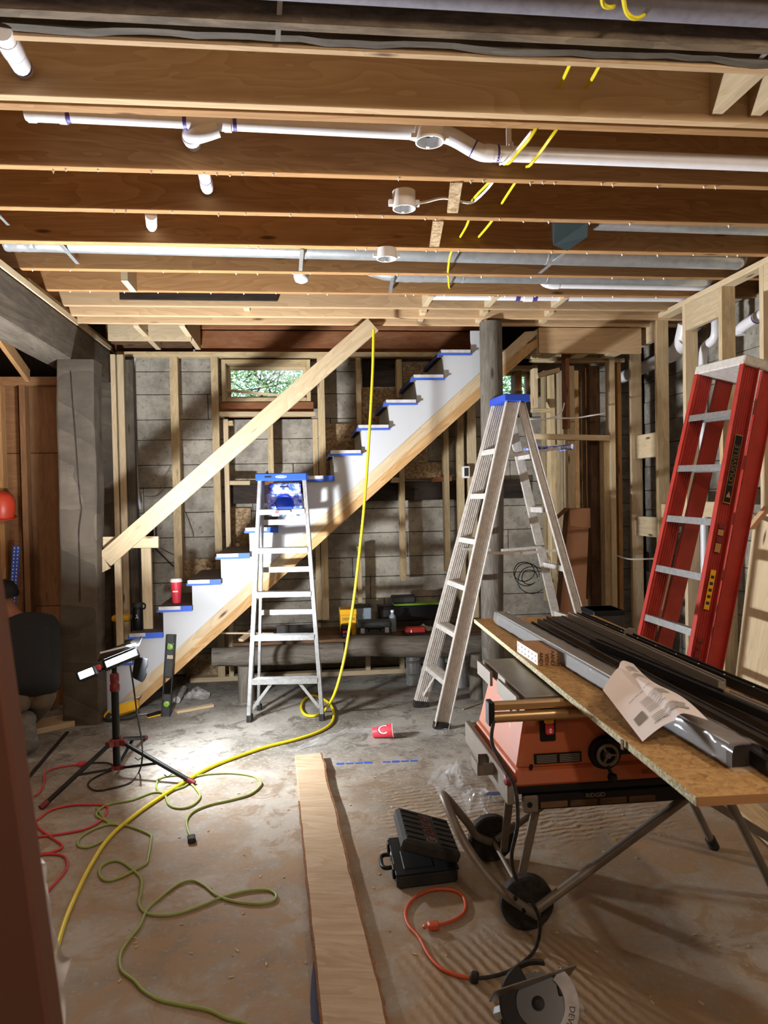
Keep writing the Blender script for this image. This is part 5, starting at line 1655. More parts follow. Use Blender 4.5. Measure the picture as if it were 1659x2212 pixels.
# blue marks on the slab
bl = B(); a, b = at(727, 1650, Z=.001), at(906, 1643, Z=.001)
for q in range(9):
    if q in (4,): continue
    bl.beam(a.lerp(b, q / 9), a.lerp(b, (q + .8) / 9), .016 + .008 * (q % 3 == 0), .002)
bl.done('blue_floor_line', 'tape', None, label='broken blue painted line across the slab beyond the plank', cat='floor marking')
bl = B(); pl_ = [at(x, y, Z=.001) for x, y in ((678, 2070), (690, 2078), (694, 2130), (699, 2190), (690, 2215), (672, 2205), (670, 2160), (673, 2110))]
bl.poly(pl_, (0, 0, .001)); bl.done('blue_paint_patch', 'battblue', None, label='dark blue paint patch on the slab beside the near end of the plank', cat='floor marking')

# black tool case, lid propped open
cs = thing('tool_case', at(925, 1880, Z=0), 'black plastic tool case on the floor, its ribbed lid half open', 'tool case')
A0, A1 = at(858, 1925, Z=0), at(990, 1908, Z=0)
ex = (A1 - A0).normalized(); ey = V((-ex.y, ex.x, 0))
Wc, Dc = (A1 - A0).length, .30


def case_pts(b_, org, ex_, ey_, ez_, w_, d_, h_, ins=.012):
    b_.hexa(org + ex_ * w_ / 2 + ey_ * d_ / 2 + ez_ * h_ / 2, ey_ * d_ / 2, ex_ * -w_ / 2, ez_ * h_ / 2)


ey = (at(832, 1800, Z=0) - A0); ey.normalize()
bl = B(); case_pts(bl, A0 + V((0, 0, .001)), ex, ey, V((0, 0, 1)), Wc, Dc, .058); lo = bl.done('lower_shell', 'blackdull', cs, bevel=.010)
bl = B(); case_pts(bl, A0 + V((0, 0, .055)) - ex * .004 - ey * .004, ex, ey, V((0, 0, 1)), Wc + .008, Dc + .008, .008); bl.done('shell_rim', 'black', cs, bevel=.002)
# lid hinged along the right side (+ex), opened by about 22 degrees
th = math.radians(20)
hx_ = A0 + ex * Wc + V((0, 0, .066))
lx = (-ex * math.cos(th) + V((0, 0, 1)) * math.sin(th)); lz = lx.cross(ey).normalized()
if lz.z < 0: lz = -lz
bl = B(); bl.hexa(hx_ + lx * Wc / 2 + ey * Dc / 2 + lz * .026, ey * Dc / 2, lx * Wc / 2, lz * .026); ld = bl.done('lid', 'blackdull', cs, bevel=.012)
for q in range(6):
    for (f0, f1) in ((.06, .36), (.62, .94)):
        bl = B(); c1 = hx_ + lz * .053 + ey * (Dc * (.12 + q * .152))
        bl.beam(c1 + lx * (Wc * f0), c1 + lx * (Wc * f1), .010, .006, up=lz); bl.done('rib', 'black', ld, bevel=.002)
ft_ = hx_ + lz * .0535 + lx * (Wc * .50) + ey * (Dc * .52)
text('lettering', 'BOSCH', .062, frame(ft_, ey, lx), 'darkred', ld)
bl = B(); em = hx_ + lz * .0535 + lx * (Wc * .5) + ey * (Dc * .16)
bl.tube([em + lx * (.020 * math.cos(a_ * PI / 10)) + ey * (.020 * math.sin(a_ * PI / 10)) for a_ in range(20)], .0015, n=5, close=True); bl.beam(em - lx * .008, em + lx * .008, .003, .002); bl.beam(em + ey * .01 - lx * .01, em + ey * .01 + lx * .01, .003, .002); bl.done('emblem', 'greyprof', ld)
# handle and latches at the left end
hm = A0 + ey * (Dc * .55) + V((0, 0, .035)) - ex * .003
bl = B(); bl.tube(spline([hm - ey * .05, hm - ey * .052 - ex * .028, hm - ey * .03 - ex * .042, hm + ey * .03 - ex * .042, hm + ey * .052 - ex * .028, hm + ey * .05], 5), .0085, n=8); bl.done('handle', 'black', cs, smooth=50)
for q in (.2, .88):
    p = A0 + ey * (Dc * q) - ex * .006 + V((0, 0, .045))
    bl = B(); bl.hexa(p, ey * .022, ex * .006, V((0, 0, .02))); bl.done('latch', 'black', cs, bevel=.003)
bl = B(); p = A0 + ey * (Dc * .42) - ex * .012 + V((0, 0, .055)); bl.tube([p, p + V((.004, 0, .022)), p + ey * .03 + V((.004, 0, .022)), p + ey * .03], .0018, n=5); bl.done('wire_bail', 'zinc', cs)
bl = B(); case_pts(bl, A0 + V((0, 0, .05)) + ex * .03 + ey * .03, ex, ey, V((0, 0, 1)), Wc * .5, Dc * .5, .016); bl.done('tool_tray', 'black', cs, bevel=.004)

# crumpled clear plastic bags
def crumple(name, c, rx, ry, h, seed, label, mat='poly', nn=30, cat='plastic bag'):
    def f(u_, v_):
        x, y = (u_ - .5) * 2, (v_ - .5) * 2
        r_ = math.sqrt(x * x + y * y)
        z = h * max(0, 1 - r_ * .8) * (0.55 + noise.noise(V((x * 2, y * 2, seed))) * .8 + abs(noise.noise(V((x * 5, y * 5, seed + 4)))) * .6)
        dx = noise.noise(V((x * 1.6, y * 1.6, seed + 9))) * .35; dy = noise.noise(V((x * 1.6, y * 1.6, seed + 19))) * .35
        return c + V(((x * (1 - .25 * y * y) + dx) * rx, (y * (1 - .25 * x * x) + dy) * ry, max(.003, z)))
    bl = B(); bl.grid(f, nn, nn)
    return bl.done(name, mat, None, smooth=25, label=label, cat=cat)


crumple('plastic_bag', at(985, 1690, Z=0), .14, .20, .11, 3, 'crumpled clear plastic bag on the floor behind the folding stand handle, upper part')
crumple('plastic_bag', at(1035, 1738, Z=0), .11, .15, .10, 8, 'crumpled clear plastic bag with a dark label inside, against the saw wheel')
bl = B(); p = at(1050, 1715, Z=.03); bl.beam(p, p + V((.06, -.05, .02)), .04, .003); bl.done('printed_insert', 'battblue', None, label='small dark printed insert inside the clear bag', cat='paper')
# thin clear sleeve trailing over the floor behind the cup
pts = [at(x, y, Z=0) for x, y in ((640, 1622), (700, 1600), (760, 1580), (850, 1588), (930, 1584), (990, 1580), (1050, 1562))]
sp_ = spline(pts, 8)
bl = B(); bl.grid(lambda u_, v_: sp_[int(u_ * (len(sp_) - 1))] + V((.05 * noise.noise(V((u_ * 20, v_ * 3, 1))), (v_ - .5) * (.10 + .10 * noise.noise(V((u_ * 9, 4, 1)))), .004 + .022 * abs(noise.noise(V((u_ * 30, v_ * 6, 2)))))), len(sp_) - 1, 6)
bl.done('plastic_sleeve', 'poly', None, smooth=25, label='thin clear plastic sleeve trailing across the floor behind the fallen cup', cat='plastic film')

# shavings and chips scattered over the slab
rc_ = random.Random(3)
bl = B()
for q in range(150):
    x, y = rc_.uniform(-1.1, 1.6), 2.0 + rc_.random() ** 1.3 * 3.0
    a_ = rc_.uniform(0, 3.1); L_q = rc_.uniform(.002, .009)
    bl.hexa(V((x, y, .002)), V((math.cos(a_), math.sin(a_), 0)) * L_q, V((-math.sin(a_), math.cos(a_), 0)) * L_q * .35, V((0, 0, .0012)))
bl.done('wood_chips', 'new', None, kind='stuff', label='pale wood chips scattered over the slab', cat='wood chips')

# circular saw at the lower edge
cw_c = at(1163, 2168, Z=.075)
cs2 = thing('circular_saw', (cw_c.x, cw_c.y, 0), 'corded circular saw, blade and pale guard up, at the bottom edge of the photo', 'circular saw')
nb = V((-.30, -.66, .68)).normalized()
xb = V((1, -.02, .0)); xb = (xb - nb * xb.dot(nb)).normalized(); yb_ = nb.cross(xb)
n_t = 36
bp = []
for i in range(n_t):
    a_ = 2 * PI * i / n_t
    bp += [cw_c + (xb * math.cos(a_) + yb_ * math.sin(a_)) * .075, cw_c + (xb * math.cos(a_ + .06) + yb_ * math.sin(a_ + .06)) * .079]
bl = B(); bl.poly(bp, nb * .002); bd = bl.done('blade', 'sawblade', cs2)
bl = B(); bl.lathe([(.018, 0), (.018, .005), (.013, .006), (.013, .012), (.007, .013), (.007, .016)], cw_c + nb * .002, nb, n=18); bl.done('arbor_bolt', 'black', bd, smooth=40)
# pale lower guard: ring sector round the right and the bottom
def sector(r0, r1_, a0, a1, off, th_, nm, mt, par=cs2, n_=22):
    P_ = [cw_c + nb * off + (xb * math.cos(a0 + (a1 - a0) * i / n_) + yb_ * math.sin(a0 + (a1 - a0) * i / n_)) * r1_ for i in range(n_ + 1)]
    P_ += [cw_c + nb * off + (xb * math.cos(a1 + (a0 - a1) * i / n_) + yb_ * math.sin(a1 + (a0 - a1) * i / n_)) * r0 for i in range(n_ + 1)]
    b_ = B(); b_.poly(P_, nb * th_)
    return b_.done(nm, mt, par, bevel=.0015)


gd = sector(.072, .112, -1.95, .75, .006, .006, 'lower_guard', 'film')
sector(.106, .112, -1.95, .75, -.020, .027, 'guard_wall', 'film')
sector(.060, .104, 1.9, 4.2, .004, .012, 'upper_guard', 'black')
sector(.100, .108, 1.2, 4.3, -.035, .045, 'guard_wall', 'blackdull')


def ong(p):
    r_ = .092 + p.y; a_ = -.70 - p.x / .089
    return cw_c + nb * .0128 + (xb * math.cos(a_) + yb_ * math.sin(a_)) * r_


text('lettering', 'DEWALT', .022, None, 'ink', gd, ext=0, bend=lambda p: ong(p))
# shoe plate: long thin bar edge-on behind the blade
sa, sb_ = at(1062, 2152, Z=.10), at(1238, 2096, Z=.13)
bl = B(); bl.beam(sa, sb_, .004, .10, up=nb); bl.done('shoe_plate', 'steel', cs2, bevel=.001)
bl = B(); bl.hexa(sa.lerp(sb_, .84) - yb_ * .030, yb_ * .026, xb * -.018, nb * .02); bl.done('motor_bracket', 'black', cs2, bevel=.004)
bl = B(); q0 = at(1222, 2118, Z=.10); bl.tube([q0, at(1258, 2180, Z=.085)], .006, n=8); bl.tube([q0 + V((.01, .01, 0)), at(1262, 2196, Z=.07)], .003, n=6); bl.done('guard_lever', 'film', cs2, smooth=40)
bl = B(); bl.lathe([(.035, -.02), (.045, 0), (.045, .06), (.035, .075)], cw_c - nb * .075 + V((.0, .0, .0)), nb, n=18); bl.done('motor', 'black', cs2, smooth=40)
bl = B(); bl.tube(spline([cw_c - nb * .03 + xb * -.05 - yb_ * .08, cw_c - nb * .03 + xb * -.10 - yb_ * .10, cw_c - nb * .04 - xb * .10 - yb_ * .02], 5), .015, n=10); bl.done('grip', 'blackdull', cs2, smooth=50)
bl = B(); bl.beam(at(1070, 2190, Z=.02), at(1098, 2180, Z=.04), .03, .02); bl.done('depth_clamp', 'zinc', cs2)

# foreground brown board at the extreme left and the milky sheet beside it
fa, fb_ = at(-7, 1130, Y=.62), at(146, 2250, Y=.62)
fd = (fb_ - fa).normalized()
fn2 = V((0, 1, 0))
sdv = fd.cross(V((0, 1, 0))).normalized()
if sdv.x > 0: sdv = -sdv
bl = B(); bot = fb_ + fd * ((fb_.z) / -fd.z if fd.z < 0 else 0)
bl.poly([fa - fd * .35, bot, bot + sdv * .16, fa - fd * .35 + sdv * .16], (0, -.03, 0))
bl.done('leaning_board', 'foreboard', None, bevel=.003, label='out of focus reddish brown board edge right beside the camera at the left', cat='board')
ms = [at(x, y, Y=.80) for x, y in ((60, 1850), (95, 1870), (112, 1930), (135, 2010), (160, 2055), (150, 2110), (146, 2225), (60, 2240))]
def msf(u_, v_):
    k_ = u_ * 6; i = min(int(k_), 5); R_ = ms[1].lerp(ms[1], 0)
    edge = [ms[0], ms[1], ms[2], ms[3], ms[4], ms[5], ms[6]]
    r_ = edge[i].lerp(edge[i + 1], k_ - i)
    l_ = ms[0].lerp(ms[7], u_) + V((-.05, 0, 0))
    p = l_.lerp(r_, v_)
    return p + V((0, .018 * math.sin(v_ * 9 + u_ * 3) + .012 * noise.noise(V((u_ * 8, v_ * 8, 2))), 0))
bl = B(); bl.grid(msf, 36, 16); bl.done('plastic_sheet', 'milky', None, smooth=40, label='milky white plastic sheet hanging beside the brown board, lower left', cat='plastic film')

# ================================================================== PIPES, DUCTS, CABLES UNDER THE CEILING
def pipe(parent, pts, r, mat='pvc', name='pipe_length', n=14):
    bl_ = B(); bl_.tube([V(p) for p in pts], r, n=n); return bl_.done(name, mat, parent, smooth=40)


def band(parent, p, d, r, w_, mat='primer', name='primer_band', n=16):
    d = V(d).normalized(); p = V(p)
    bl_ = B(); bl_.lathe([(r, -w_ / 2), (r + .0012, -w_ / 2 + .001), (r + .0012, w_ / 2 - .001), (r, w_ / 2)], p, d, n=n); return bl_.done(name, mat, parent, smooth=40)


# waste pipe in the third bay
PYc = 2.76
R1 = .027
pA, pB = at(55, 243, Y=PYc), at(905, 286, Y=PYc)
dp = thing('waste_pipe', (pA + pB) / 2, 'long white waste pipe with branch fitting and double bend, high across the near joists', 'pipe')
pipe(dp, (pA, pB), R1)
dAB = (pB - pA).normalized()
for px in (150, 400, 508):
    p = pA + dAB * ((at(px, 262, Y=PYc).x - pA.x) / dAB.x); band(dp, p, dAB, R1, .014)
for (x0, x1) in ((60, 145), (405, 500)):
    a = pA + dAB * ((at(x0, 262, Y=PYc).x - pA.x) / dAB.x); b = pA + dAB * ((at(x1, 262, Y=PYc).x - pA.x) / dAB.x)
    bl = B(); bl.lathe([(R1, 0), (R1 + .006, .001), (R1 + .006, .025), (R1 + .003, .03), (R1 + .003, (b - a).length - .03), (R1 + .006, (b - a).length - .025), (R1 + .006, (b - a).length), (R1, (b - a).length + .001)], a, dAB, n=18); bl.done('coupling', 'pvc', dp, smooth=35)
# wye branch into the joist behind
w0, w1_, w2_ = at(470, 278, Y=PYc), at(425, 292, Y=PYc + .01), at(416, 306, Y=2.93)
bl = B(); bl.tube(spline([w0, w1_, w2_ + V((0, -.06, .0)), w2_ + V((0, .06, 0))], 5), R1 + .003, n=16); bl.done('wye_branch', 'pvc', dp, smooth=45)
band(dp, w2_ + V((0, -.03, 0)), (0.1, 1, 0), R1 + .006, .03, 'pvc', 'coupling')
# double bend and the right hand length
e0, e1_, e2_, e3_ = at(955, 290, Y=PYc), at(985, 300, Y=PYc), at(1035, 328, Y=PYc), at(1062, 331, Y=PYc)
eR = at(1700, 356, Y=PYc)
bl = B(); bl.tube(spline([pB - dAB * .02, e0, e1_, e2_, e3_, e3_ + (eR - e3_).normalized() * .03], 5), R1 + .004, n=16); bl.done('double_bend', 'pvc', dp, smooth=45)
pipe(dp, (e3_, eR + (eR - e3_) * .7), .0285)
de = (eR - e3_).normalized()
band(dp, e3_ + de * .022, de, .030, .010)
band(dp, e3_ - de * .012, de, .031, .034, 'pvc', 'coupling')
band(dp, e1_.lerp(e2_, .75), (e2_ - e1_), R1 + .0045, .006)
bl = B(); h_ = at(1103, 320, Y=PYc); bl.box(h_.x - .010, h_.x + .010, PYc + .02, PYc + .024, h_.z - .03, h_.z + .14); bl.tube([h_ + V((0, .031 * math.cos(q / 10 * PI * 2), -.010 + .031 * math.sin(q / 10 * PI * 2))) for q in range(10)], .0035, n=6, close=True); bl.done('hanger', 'white', dp)

# branch passing through the third and fourth joists
a, b = at(440, 366, Y=3.02), at(448, 408, Y=3.36)
bp_ = thing('pipe_branch', a, 'short white pipe with a dark ring entering the fourth joist, left of centre', 'pipe')
pipe(bp_, (a - (b - a) * .1, b + (b - a) * .05), .026)
band(bp_, a.lerp(b, .45), b - a, .0262, .006)
band(bp_, a.lerp(b, .75), b - a, .027, .09, 'pvc', 'coupling')
a, b = at(326, 462, Y=3.43), at(328, 492, Y=3.79)
bl = B(); bl.tube([a, a.lerp(b, .8), b], [.027, .027, .020], n=14); bl.done('pipe_stub', 'pvc', None, smooth=50, label='plain white rounded pipe end hanging between the fourth and fifth joists, left', cat='pipe')
a, b = at(8, 75, Y=2.16), at(52, 152, Y=2.46)
bp2 = thing('pipe_elbow', a, 'fat white pipe with two dark rings entering the second joist at the top left corner', 'pipe')
pipe(bp2, (a - (b - a) * .15, b), .030)
for q in (.45, .85): band(bp2, a.lerp(b, q), b - a, .0302, .006)
band(bp2, a.lerp(b, .25), b - a, .031, .12, 'pvc', 'coupling')
for i, (px, py, Y, lab) in enumerate(((651, 600, 4.42, 'rounded white pipe cap poking below the sixth joist beside the duct strap'), (590, 618, 4.85, 'small white pipe cap deep in the ceiling, left'))):
    p = at(px, py, Y=Y); bl = B(); bl.lathe([(.045, .16), (.045, .0), (.036, -.022), (.015, -.032), (0, -.034)], p, n=18)
    if i == 0: bl.done('drain_pipe', 'pvc', None, smooth=45, label=lab, cat='pipe')
    else: bl.bm.free()
# white pipes at the right, sixth to eighth bay
a, b = at(1190, 616, Y=4.565), at(1545, 622, Y=4.565)
wp = thing('vent_pipe', a, 'thin bright white pipe with an elbow under the second steel duct, right of centre', 'pipe')
pipe(wp, (a, b), .020); bl = B(); bl.tube(spline([a + V((-.06, .0, .07)), a + V((-.05, 0, .02)), a, a + V((.05, 0, 0))], 4), .024, n=12); bl.done('elbow', 'pvc', wp, smooth=45)
a, b = at(930, 640, Y=4.80), at(1520, 645, Y=4.80)
wp2 = thing('vent_pipe', a, 'white pipe with purple primer marks behind the eighth joist, above the stair head', 'pipe')
pipe(wp2, (a, b), .024); dd = (b - a).normalized()
for px in (1118, 1155, 1222): band(wp2, a + dd * (at(px, 642, Y=4.80).x - a.x), dd, .0245, .03)
band(wp2, a + dd * (at(1140, 642, Y=4.8).x - a.x), dd, .030, .06, 'pvc', 'coupling')


def duct(name, pts, r, label, seams=(), n=24):
    d_ = thing(name, V(pts[0]), label, 'duct')
    bl_ = B(); bl_.tube([V(p) for p in pts], r, n=n); bl_.done('duct_tube', 'zinc', d_, smooth=40)
    for p, d in seams: band(d_, p, d, r + .001, .012, 'zinc', 'seam', n)
    return d_


a, b = at(20, 520, Y=4.045), at(1585, 562, Y=4.045)
a.z += .012; b.z += .012
dd = (b - a).normalized()
d1 = duct('round_duct', (a, b), .064, 'long shiny galvanised round duct running across under the fifth joist', [(a + dd * (at(x, 540, Y=4.045).x - a.x), dd) for x in (140, 660, 1180)])
bl = B(); bl.lathe([(.064, 0), (.064, .03), (.05, .055), (.02, .066), (0, .068)], b, dd, n=24); bl.done('end_cap', 'zinc', d1, smooth=50)
bl = B(); bl.grid(lambda u_, v_: a + dd * (-.02 + .16 * u_) + V((0, math.cos(v_ * 2 * PI), math.sin(v_ * 2 * PI))) * (.0655 + .004 * noise.noise(V((u_ * 9, math.cos(v_ * 2 * PI) * 3, math.sin(v_ * 2 * PI) * 3)))), 14, 24); bl.done('foil_tape', 'zinc', d1, smooth=15)
for (x0, y0, x1, y1) in ((122, 518, 168, 570), (652, 540, 649, 585), (1225, 542, 1166, 590)):
    p, q = at(x0, y0, Y=3.84), at(x1, y1, Y=4.235)
    bl = B(); bl.beam(p, q, .02, .003); bl.done('hanger_strap', 'zinc', d1)
a, b = at(905, 600, Y=4.46), at(1530, 610, Y=4.46)
a.z += .03; b.z += .03
dd = (b - a).normalized()
d2 = duct('round_duct', (a, b), .055, 'thinner galvanised duct with a segmented elbow under the sixth joist, centre right', [(a + dd * (at(x, 605, Y=4.46).x - a.x), dd) for x in (1000, 1180)])
bl = B(); bl.tube(spline([a + V((.02, 0, 0)), a + V((-.08, 0, .0)), a + V((-.17, 0, .005)), a + V((-.28, .0, .03)), a + V((-.36, 0, .07))], 3), [.057, .059, .056, .059, .056, .059, .056, .059, .056, .059, .056, .058, .056], n=20); bl.done('segmented_elbow', 'zinc', d2, smooth=20)
p, q = at(848, 600, Y=4.3), at(843, 632, Y=4.65); bl = B(); bl.beam(p, q, .02, .003); bl.done('hanger_strap', 'zinc', d2)
a, b = at(1288, 492, Y=3.60), at(1720, 506, Y=3.60)
a.z += .045; b.z += .045
dd = (b - a).normalized()
duct('round_duct', (a, b), .055, 'short galvanised duct above the fourth joist at the upper right', ())
# dark sheet metal boot
q0, q1, q2, q3 = at(1196, 488, Y=3.42), at(1192, 540, Y=3.78), at(1226, 544, Y=3.78), at(1274, 505, Y=3.5)
c = at(1232, 505, Y=3.6)
db = thing('duct_boot', c, 'dark grey sheet metal register boot hanging between the fourth and fifth joists', 'duct boot')
bl = B()
bl.poly([at(1196, 470, Y=3.45), at(1195, 530, Y=3.70), at(1226, 543, Y=3.72), at(1270, 512, Y=3.55), at(1272, 478, Y=3.45)], (0, .02, .06)); bl.done('boot_body', 'teal', db, bevel=.003)

# round ceiling boxes
def cbox(cx_, cy__, Y, r, h, label, ears=True):
    c_ = at(cx_, cy__, Y=Y)
    t_ = thing('ceiling_box', c_, label, 'electrical box')
    bl_ = B(); n = 26
    c_ = V(c_)
    rings = []
    a_, b_ = V((1, 0, 0)), V((0, 1, 0))
    for r__, z in ((r, 0), (r, h), (r - .004, h - .004), (r - .005, .0)): rings.append(bl_.ring(c_ + V((0, 0, z)), a_, b_, r__, n))
    bl_.skin(rings[:2], cap=False); bl_.skin(rings[2:], cap=False); bl_.skin([rings[0], rings[3]], cap=False)
    bl_.bm.faces.new(rings[1]); bl_.bm.faces.new(rings[2])
    bl_.done('box_shell', 'white', t_, smooth=40)
    bl_ = B(); bl_.lathe([(r * .55, 0), (r * .5, .006)], c_ + V((0, 0, h * .55)), n=14); bl_.tube(spline([c_ + V((-r * .5, 0, h * .5)), c_ + V((0, -r * .4, h * .35)), c_ + V((r * .5, 0, h * .5))], 4), .003, n=5); bl_.done('wire_ends', 'black', t_)
    for s_ in (-1, 1):
        bl_ = B(); bl_.box(c_.x + s_ * (r + .008) - .009, c_.x + s_ * (r + .008) + .009, c_.y - .012, c_.y + .012, c_.z + h * .2, c_.z + h * .5); bl_.done('mounting_ear', 'white', t_)
    bl_ = B(); bl_.box(c_.x - .006, c_.x + .006, c_.y - r + .003, c_.y - r + .015, c_.z + .002, c_.z + .016); bl_.box(c_.x - .006, c_.x + .006, c_.y + r - .015, c_.y + r - .003, c_.z + .002, c_.z + .016); bl_.done('screw_post', 'white', t_)
    return t_


cbox(928, 308, 2.66, .052, .055, 'larger round white ceiling box hanging in front of the waste pipe')
cbox(873, 452, 3.20, .050, .075, 'round white ceiling box with two ears between the third and fourth joists')
cbox(835, 560, 3.70, .050, .05, 'round white ceiling box partly hidden above the steel duct')


def cable(pts, r, mat, label, name='cable'):
    P_ = [at(x, y, Y=Y) for x, y, Y in pts]
    bl_ = B(); bl_.tube(spline(P_, 4), r, n=6)
    return bl_.done(name, mat, None, smooth=60, label=label, cat='cable')


cable([(1240, 120, 2.17), (1208, 188, 2.45), (1150, 290, 2.56), (1122, 325, 2.66), (1100, 352, 2.73), (1088, 356, 2.95), (1058, 392, 3.0), (1018, 437, 3.37), (1012, 478, 3.42), (994, 512, 3.80), (975, 545, 3.86), (970, 566, 3.93), (968, 584, 4.05), (968, 588, 4.24), (969, 602, 4.34), (970, 619, 4.46), (972, 622, 4.66)], .006, 'yellow', 'left of the two flat yellow cables threaded back through the joists')
cable([(1296, 140, 2.17), (1268, 188, 2.45), (1195, 290, 2.56), (1168, 328, 2.66), (1145, 357, 2.73), (1137, 361, 2.95), (1112, 396, 3.0), (1083, 441, 3.37), (1062, 478, 3.42), (1034, 512, 3.80)], .006, 'yellow', 'right of the two flat yellow cables threaded back through the joists')
cable([(1148, 285, 2.56), (1122, 318, 2.66), (1092, 351, 2.72), (1080, 355, 2.95), (1064, 394, 3.0), (1030, 430, 3.3), (1010, 438, 3.3), (960, 428, 3.26), (920, 436, 3.24), (895, 440, 3.22)], .006, 'white', 'white cable running from the waste pipe to the second ceiling box')
cable([(1300, -30, 1.80), (1302, 8, 1.86), (1318, 16, 1.9), (1332, 6, 1.95), (1338, -20, 2.0)], .006, 'yellow', 'left yellow cable loop hanging under the dark pipe at the top edge')
cable([(1345, -20, 1.80), (1352, 24, 1.86), (1372, 40, 1.9), (1395, 28, 1.95), (1416, -6, 2.0)], .006, 'yellow', 'right yellow cable loop hanging under the dark pipe at the top edge')
# dark pipe at the very top
a, b = at(1090, -12, Y=1.95), at(1700, 24, Y=1.95)
bl = B(); bl.tube([a - (b - a) * 2.5, b + (b - a) * .9], .042, n=18); bl.done('soil_pipe', 'plumb', None, smooth=40, label='dark grey pipe crossing the top right corner in front of the first joist', cat='pipe')
# threaded hanger rods
for (p, q, lab) in (((at(606, -20, Y=1.98)), at(600, 88, Y=2.09), 'galvanised strap hanging from the first joist, top centre left'), (at(1690, 85, Y=2.0), at(1630, 136, Y=2.12), 'galvanised strap at the right edge of the first joist'),
                    (at(-12, 455, Y=3.5), at(18, 486, Y=3.75), 'small galvanised strap at the left edge under the fourth joist')):
    bl = B(); bl.beam(p, q, .014, .004); bl.done('metal_strap', 'zinc', None, label=lab, cat='metal strap')

# pipes in the right hand wall
a = at(1345, 812, X=2.80); b = at(1590, 690, X=2.80)
rp = thing('waste_pipe', a, 'white waste pipe sloping behind the right hand studs', 'pipe')
p1, p2 = at(1345, 815, X=2.78), at(1452, 765, X=2.78)
pipe(rp, (p1, p2), .050)
pipe(rp, (p2, p2.lerp(at(1480, 735, X=2.78), 1)), .045)
bl = B(); bl.tube(spline([p2 - (p2 - p1).normalized() * .05, p2, at(1470, 745, X=2.78), at(1482, 700, X=2.78)], 4), .056, n=14); bl.done('wye_fitting', 'pvc', rp, smooth=45)
rv = thing('drain_pipe', at(1522, 1000, X=2.72), 'upright white pipe with an offset bend behind the red ladder', 'pipe')
V1 = [at(1545, 660, X=2.76), at(1545, 725, X=2.76), at(1522, 752, X=2.76), at(1518, 800, X=2.76)]
bl = B(); bl.tube(spline(V1, 5), .030, n=14); bl.done('offset_bend', 'pvc', rv, smooth=45)
bot_ = V(V1[-1]); bot_.z = .02
pipe(rv, (V1[-1], bot_), .026)
band(rv, V1[0].lerp(V1[1], .3), V1[1] - V1[0], .031, .05, 'pvc', 'coupling'); band(rv, V1[-1], (0, 0, 1), .031, .06, 'pvc', 'coupling'); band(rv, V1[0].lerp(V1[1], .55), V1[1] - V1[0], .0315, .006)
a, b = at(1605, 705, X=2.85), at(1665, 668, X=2.85)
r3 = thing('waste_pipe', a, 'white pipe elbow with a dark ring at the right edge, high between the studs', 'pipe')
bl = B(); bl.tube(spline([a + V((0, .03, -.05)), a, b, b + (b - a)], 5), .035, n=14); bl.done('elbow_pipe', 'pvc', r3, smooth=45); band(r3, a.lerp(b, .5), b - a, .0355, .008)
cable([(1332, 1200, 5.56), (1355, 1207, 5.4), (1378, 1208, 5.28), (1412, 1207, 5.14)], .006, 'white', 'thin white cable between the far right studs, low')
bl = B(); P_ = [at(x, y, Y=5.45) for x, y in ((1130, 904), (1170, 906), (1200, 900), (1214, 888), (1219, 870))]; bl.tube(spline(P_, 5), .006, n=6); bl.done('cable', 'white', None, smooth=60, label='white cable curling up beside the corner studs', cat='cable')
bl = B(); P_ = [at(x, y, Y=5.42) for x, y in ((1190, 903), (1240, 903), (1280, 897), (1306, 893))]; bl.tube(spline(P_, 5), .006, n=6); bl.done('cable', 'white', None, smooth=60, label='white cable running level through the corner studs', cat='cable')
# grey conduit bundle at the left stud and black duct box
bl = B(); P_ = [at(x, y, Y=6.18) for x, y in ((293, 770), (287, 800), (288, 900), (292, 960), (296, 1040), (303, 1100))]; bl.tube(spline(P_, 5), .012, n=8); bl.done('cable_bundle', 'film', None, smooth=60, label='grey cable bundle running down the left end of the back wall', cat='cable')
for i, (pts_, lab) in enumerate((([(368, 1010), (355, 1035), (350, 1060), (335, 1075), (310, 1075)], 'upper thin wire loop on the concrete behind the diagonal board'), ([(385, 1095), (400, 1110), (412, 1140), (418, 1160)], 'thin wire hanging right of the first long stud'),
                                ([(330, 1100), (325, 1140), (340, 1180), (375, 1200)], 'thin wire curving down to the left of the first long stud'), ([(335, 1185), (355, 1205), (375, 1225)], 'stiff dark wire running down behind the diagonal board end'))):
    P_ = [at(x, y, Y=6.30) for x, y in pts_]
    bl = B(); bl.tube(spline(P_, 5), .004, n=5); bl.done('wire', 'greyprof' if i < 3 else 'black', None, smooth=60, label=lab, cat='wire')

# ================================================================== LOG BENCH AND THE TOOLS ON IT
def log(name, a, b, r0, r1_, label, seed):
    n_ = 16
    bl_ = B(); P_, R_ = [], []
    for i in range(n_ + 1):
        f = i / n_
        P_.append(V(a).lerp(V(b), f) + V((0, noise.noise(V((f * 3, seed, 0))) * .008, noise.noise(V((f * 3, seed, 5))) * .008)))
        R_.append(r0 + (r1_ - r0) * f + noise.noise(V((f * 6, seed, 9))) * .005)
    bl_.tube(P_, R_, n=20)
    return bl_.done(name, 'log', None, smooth=50, label=label, cat='log')


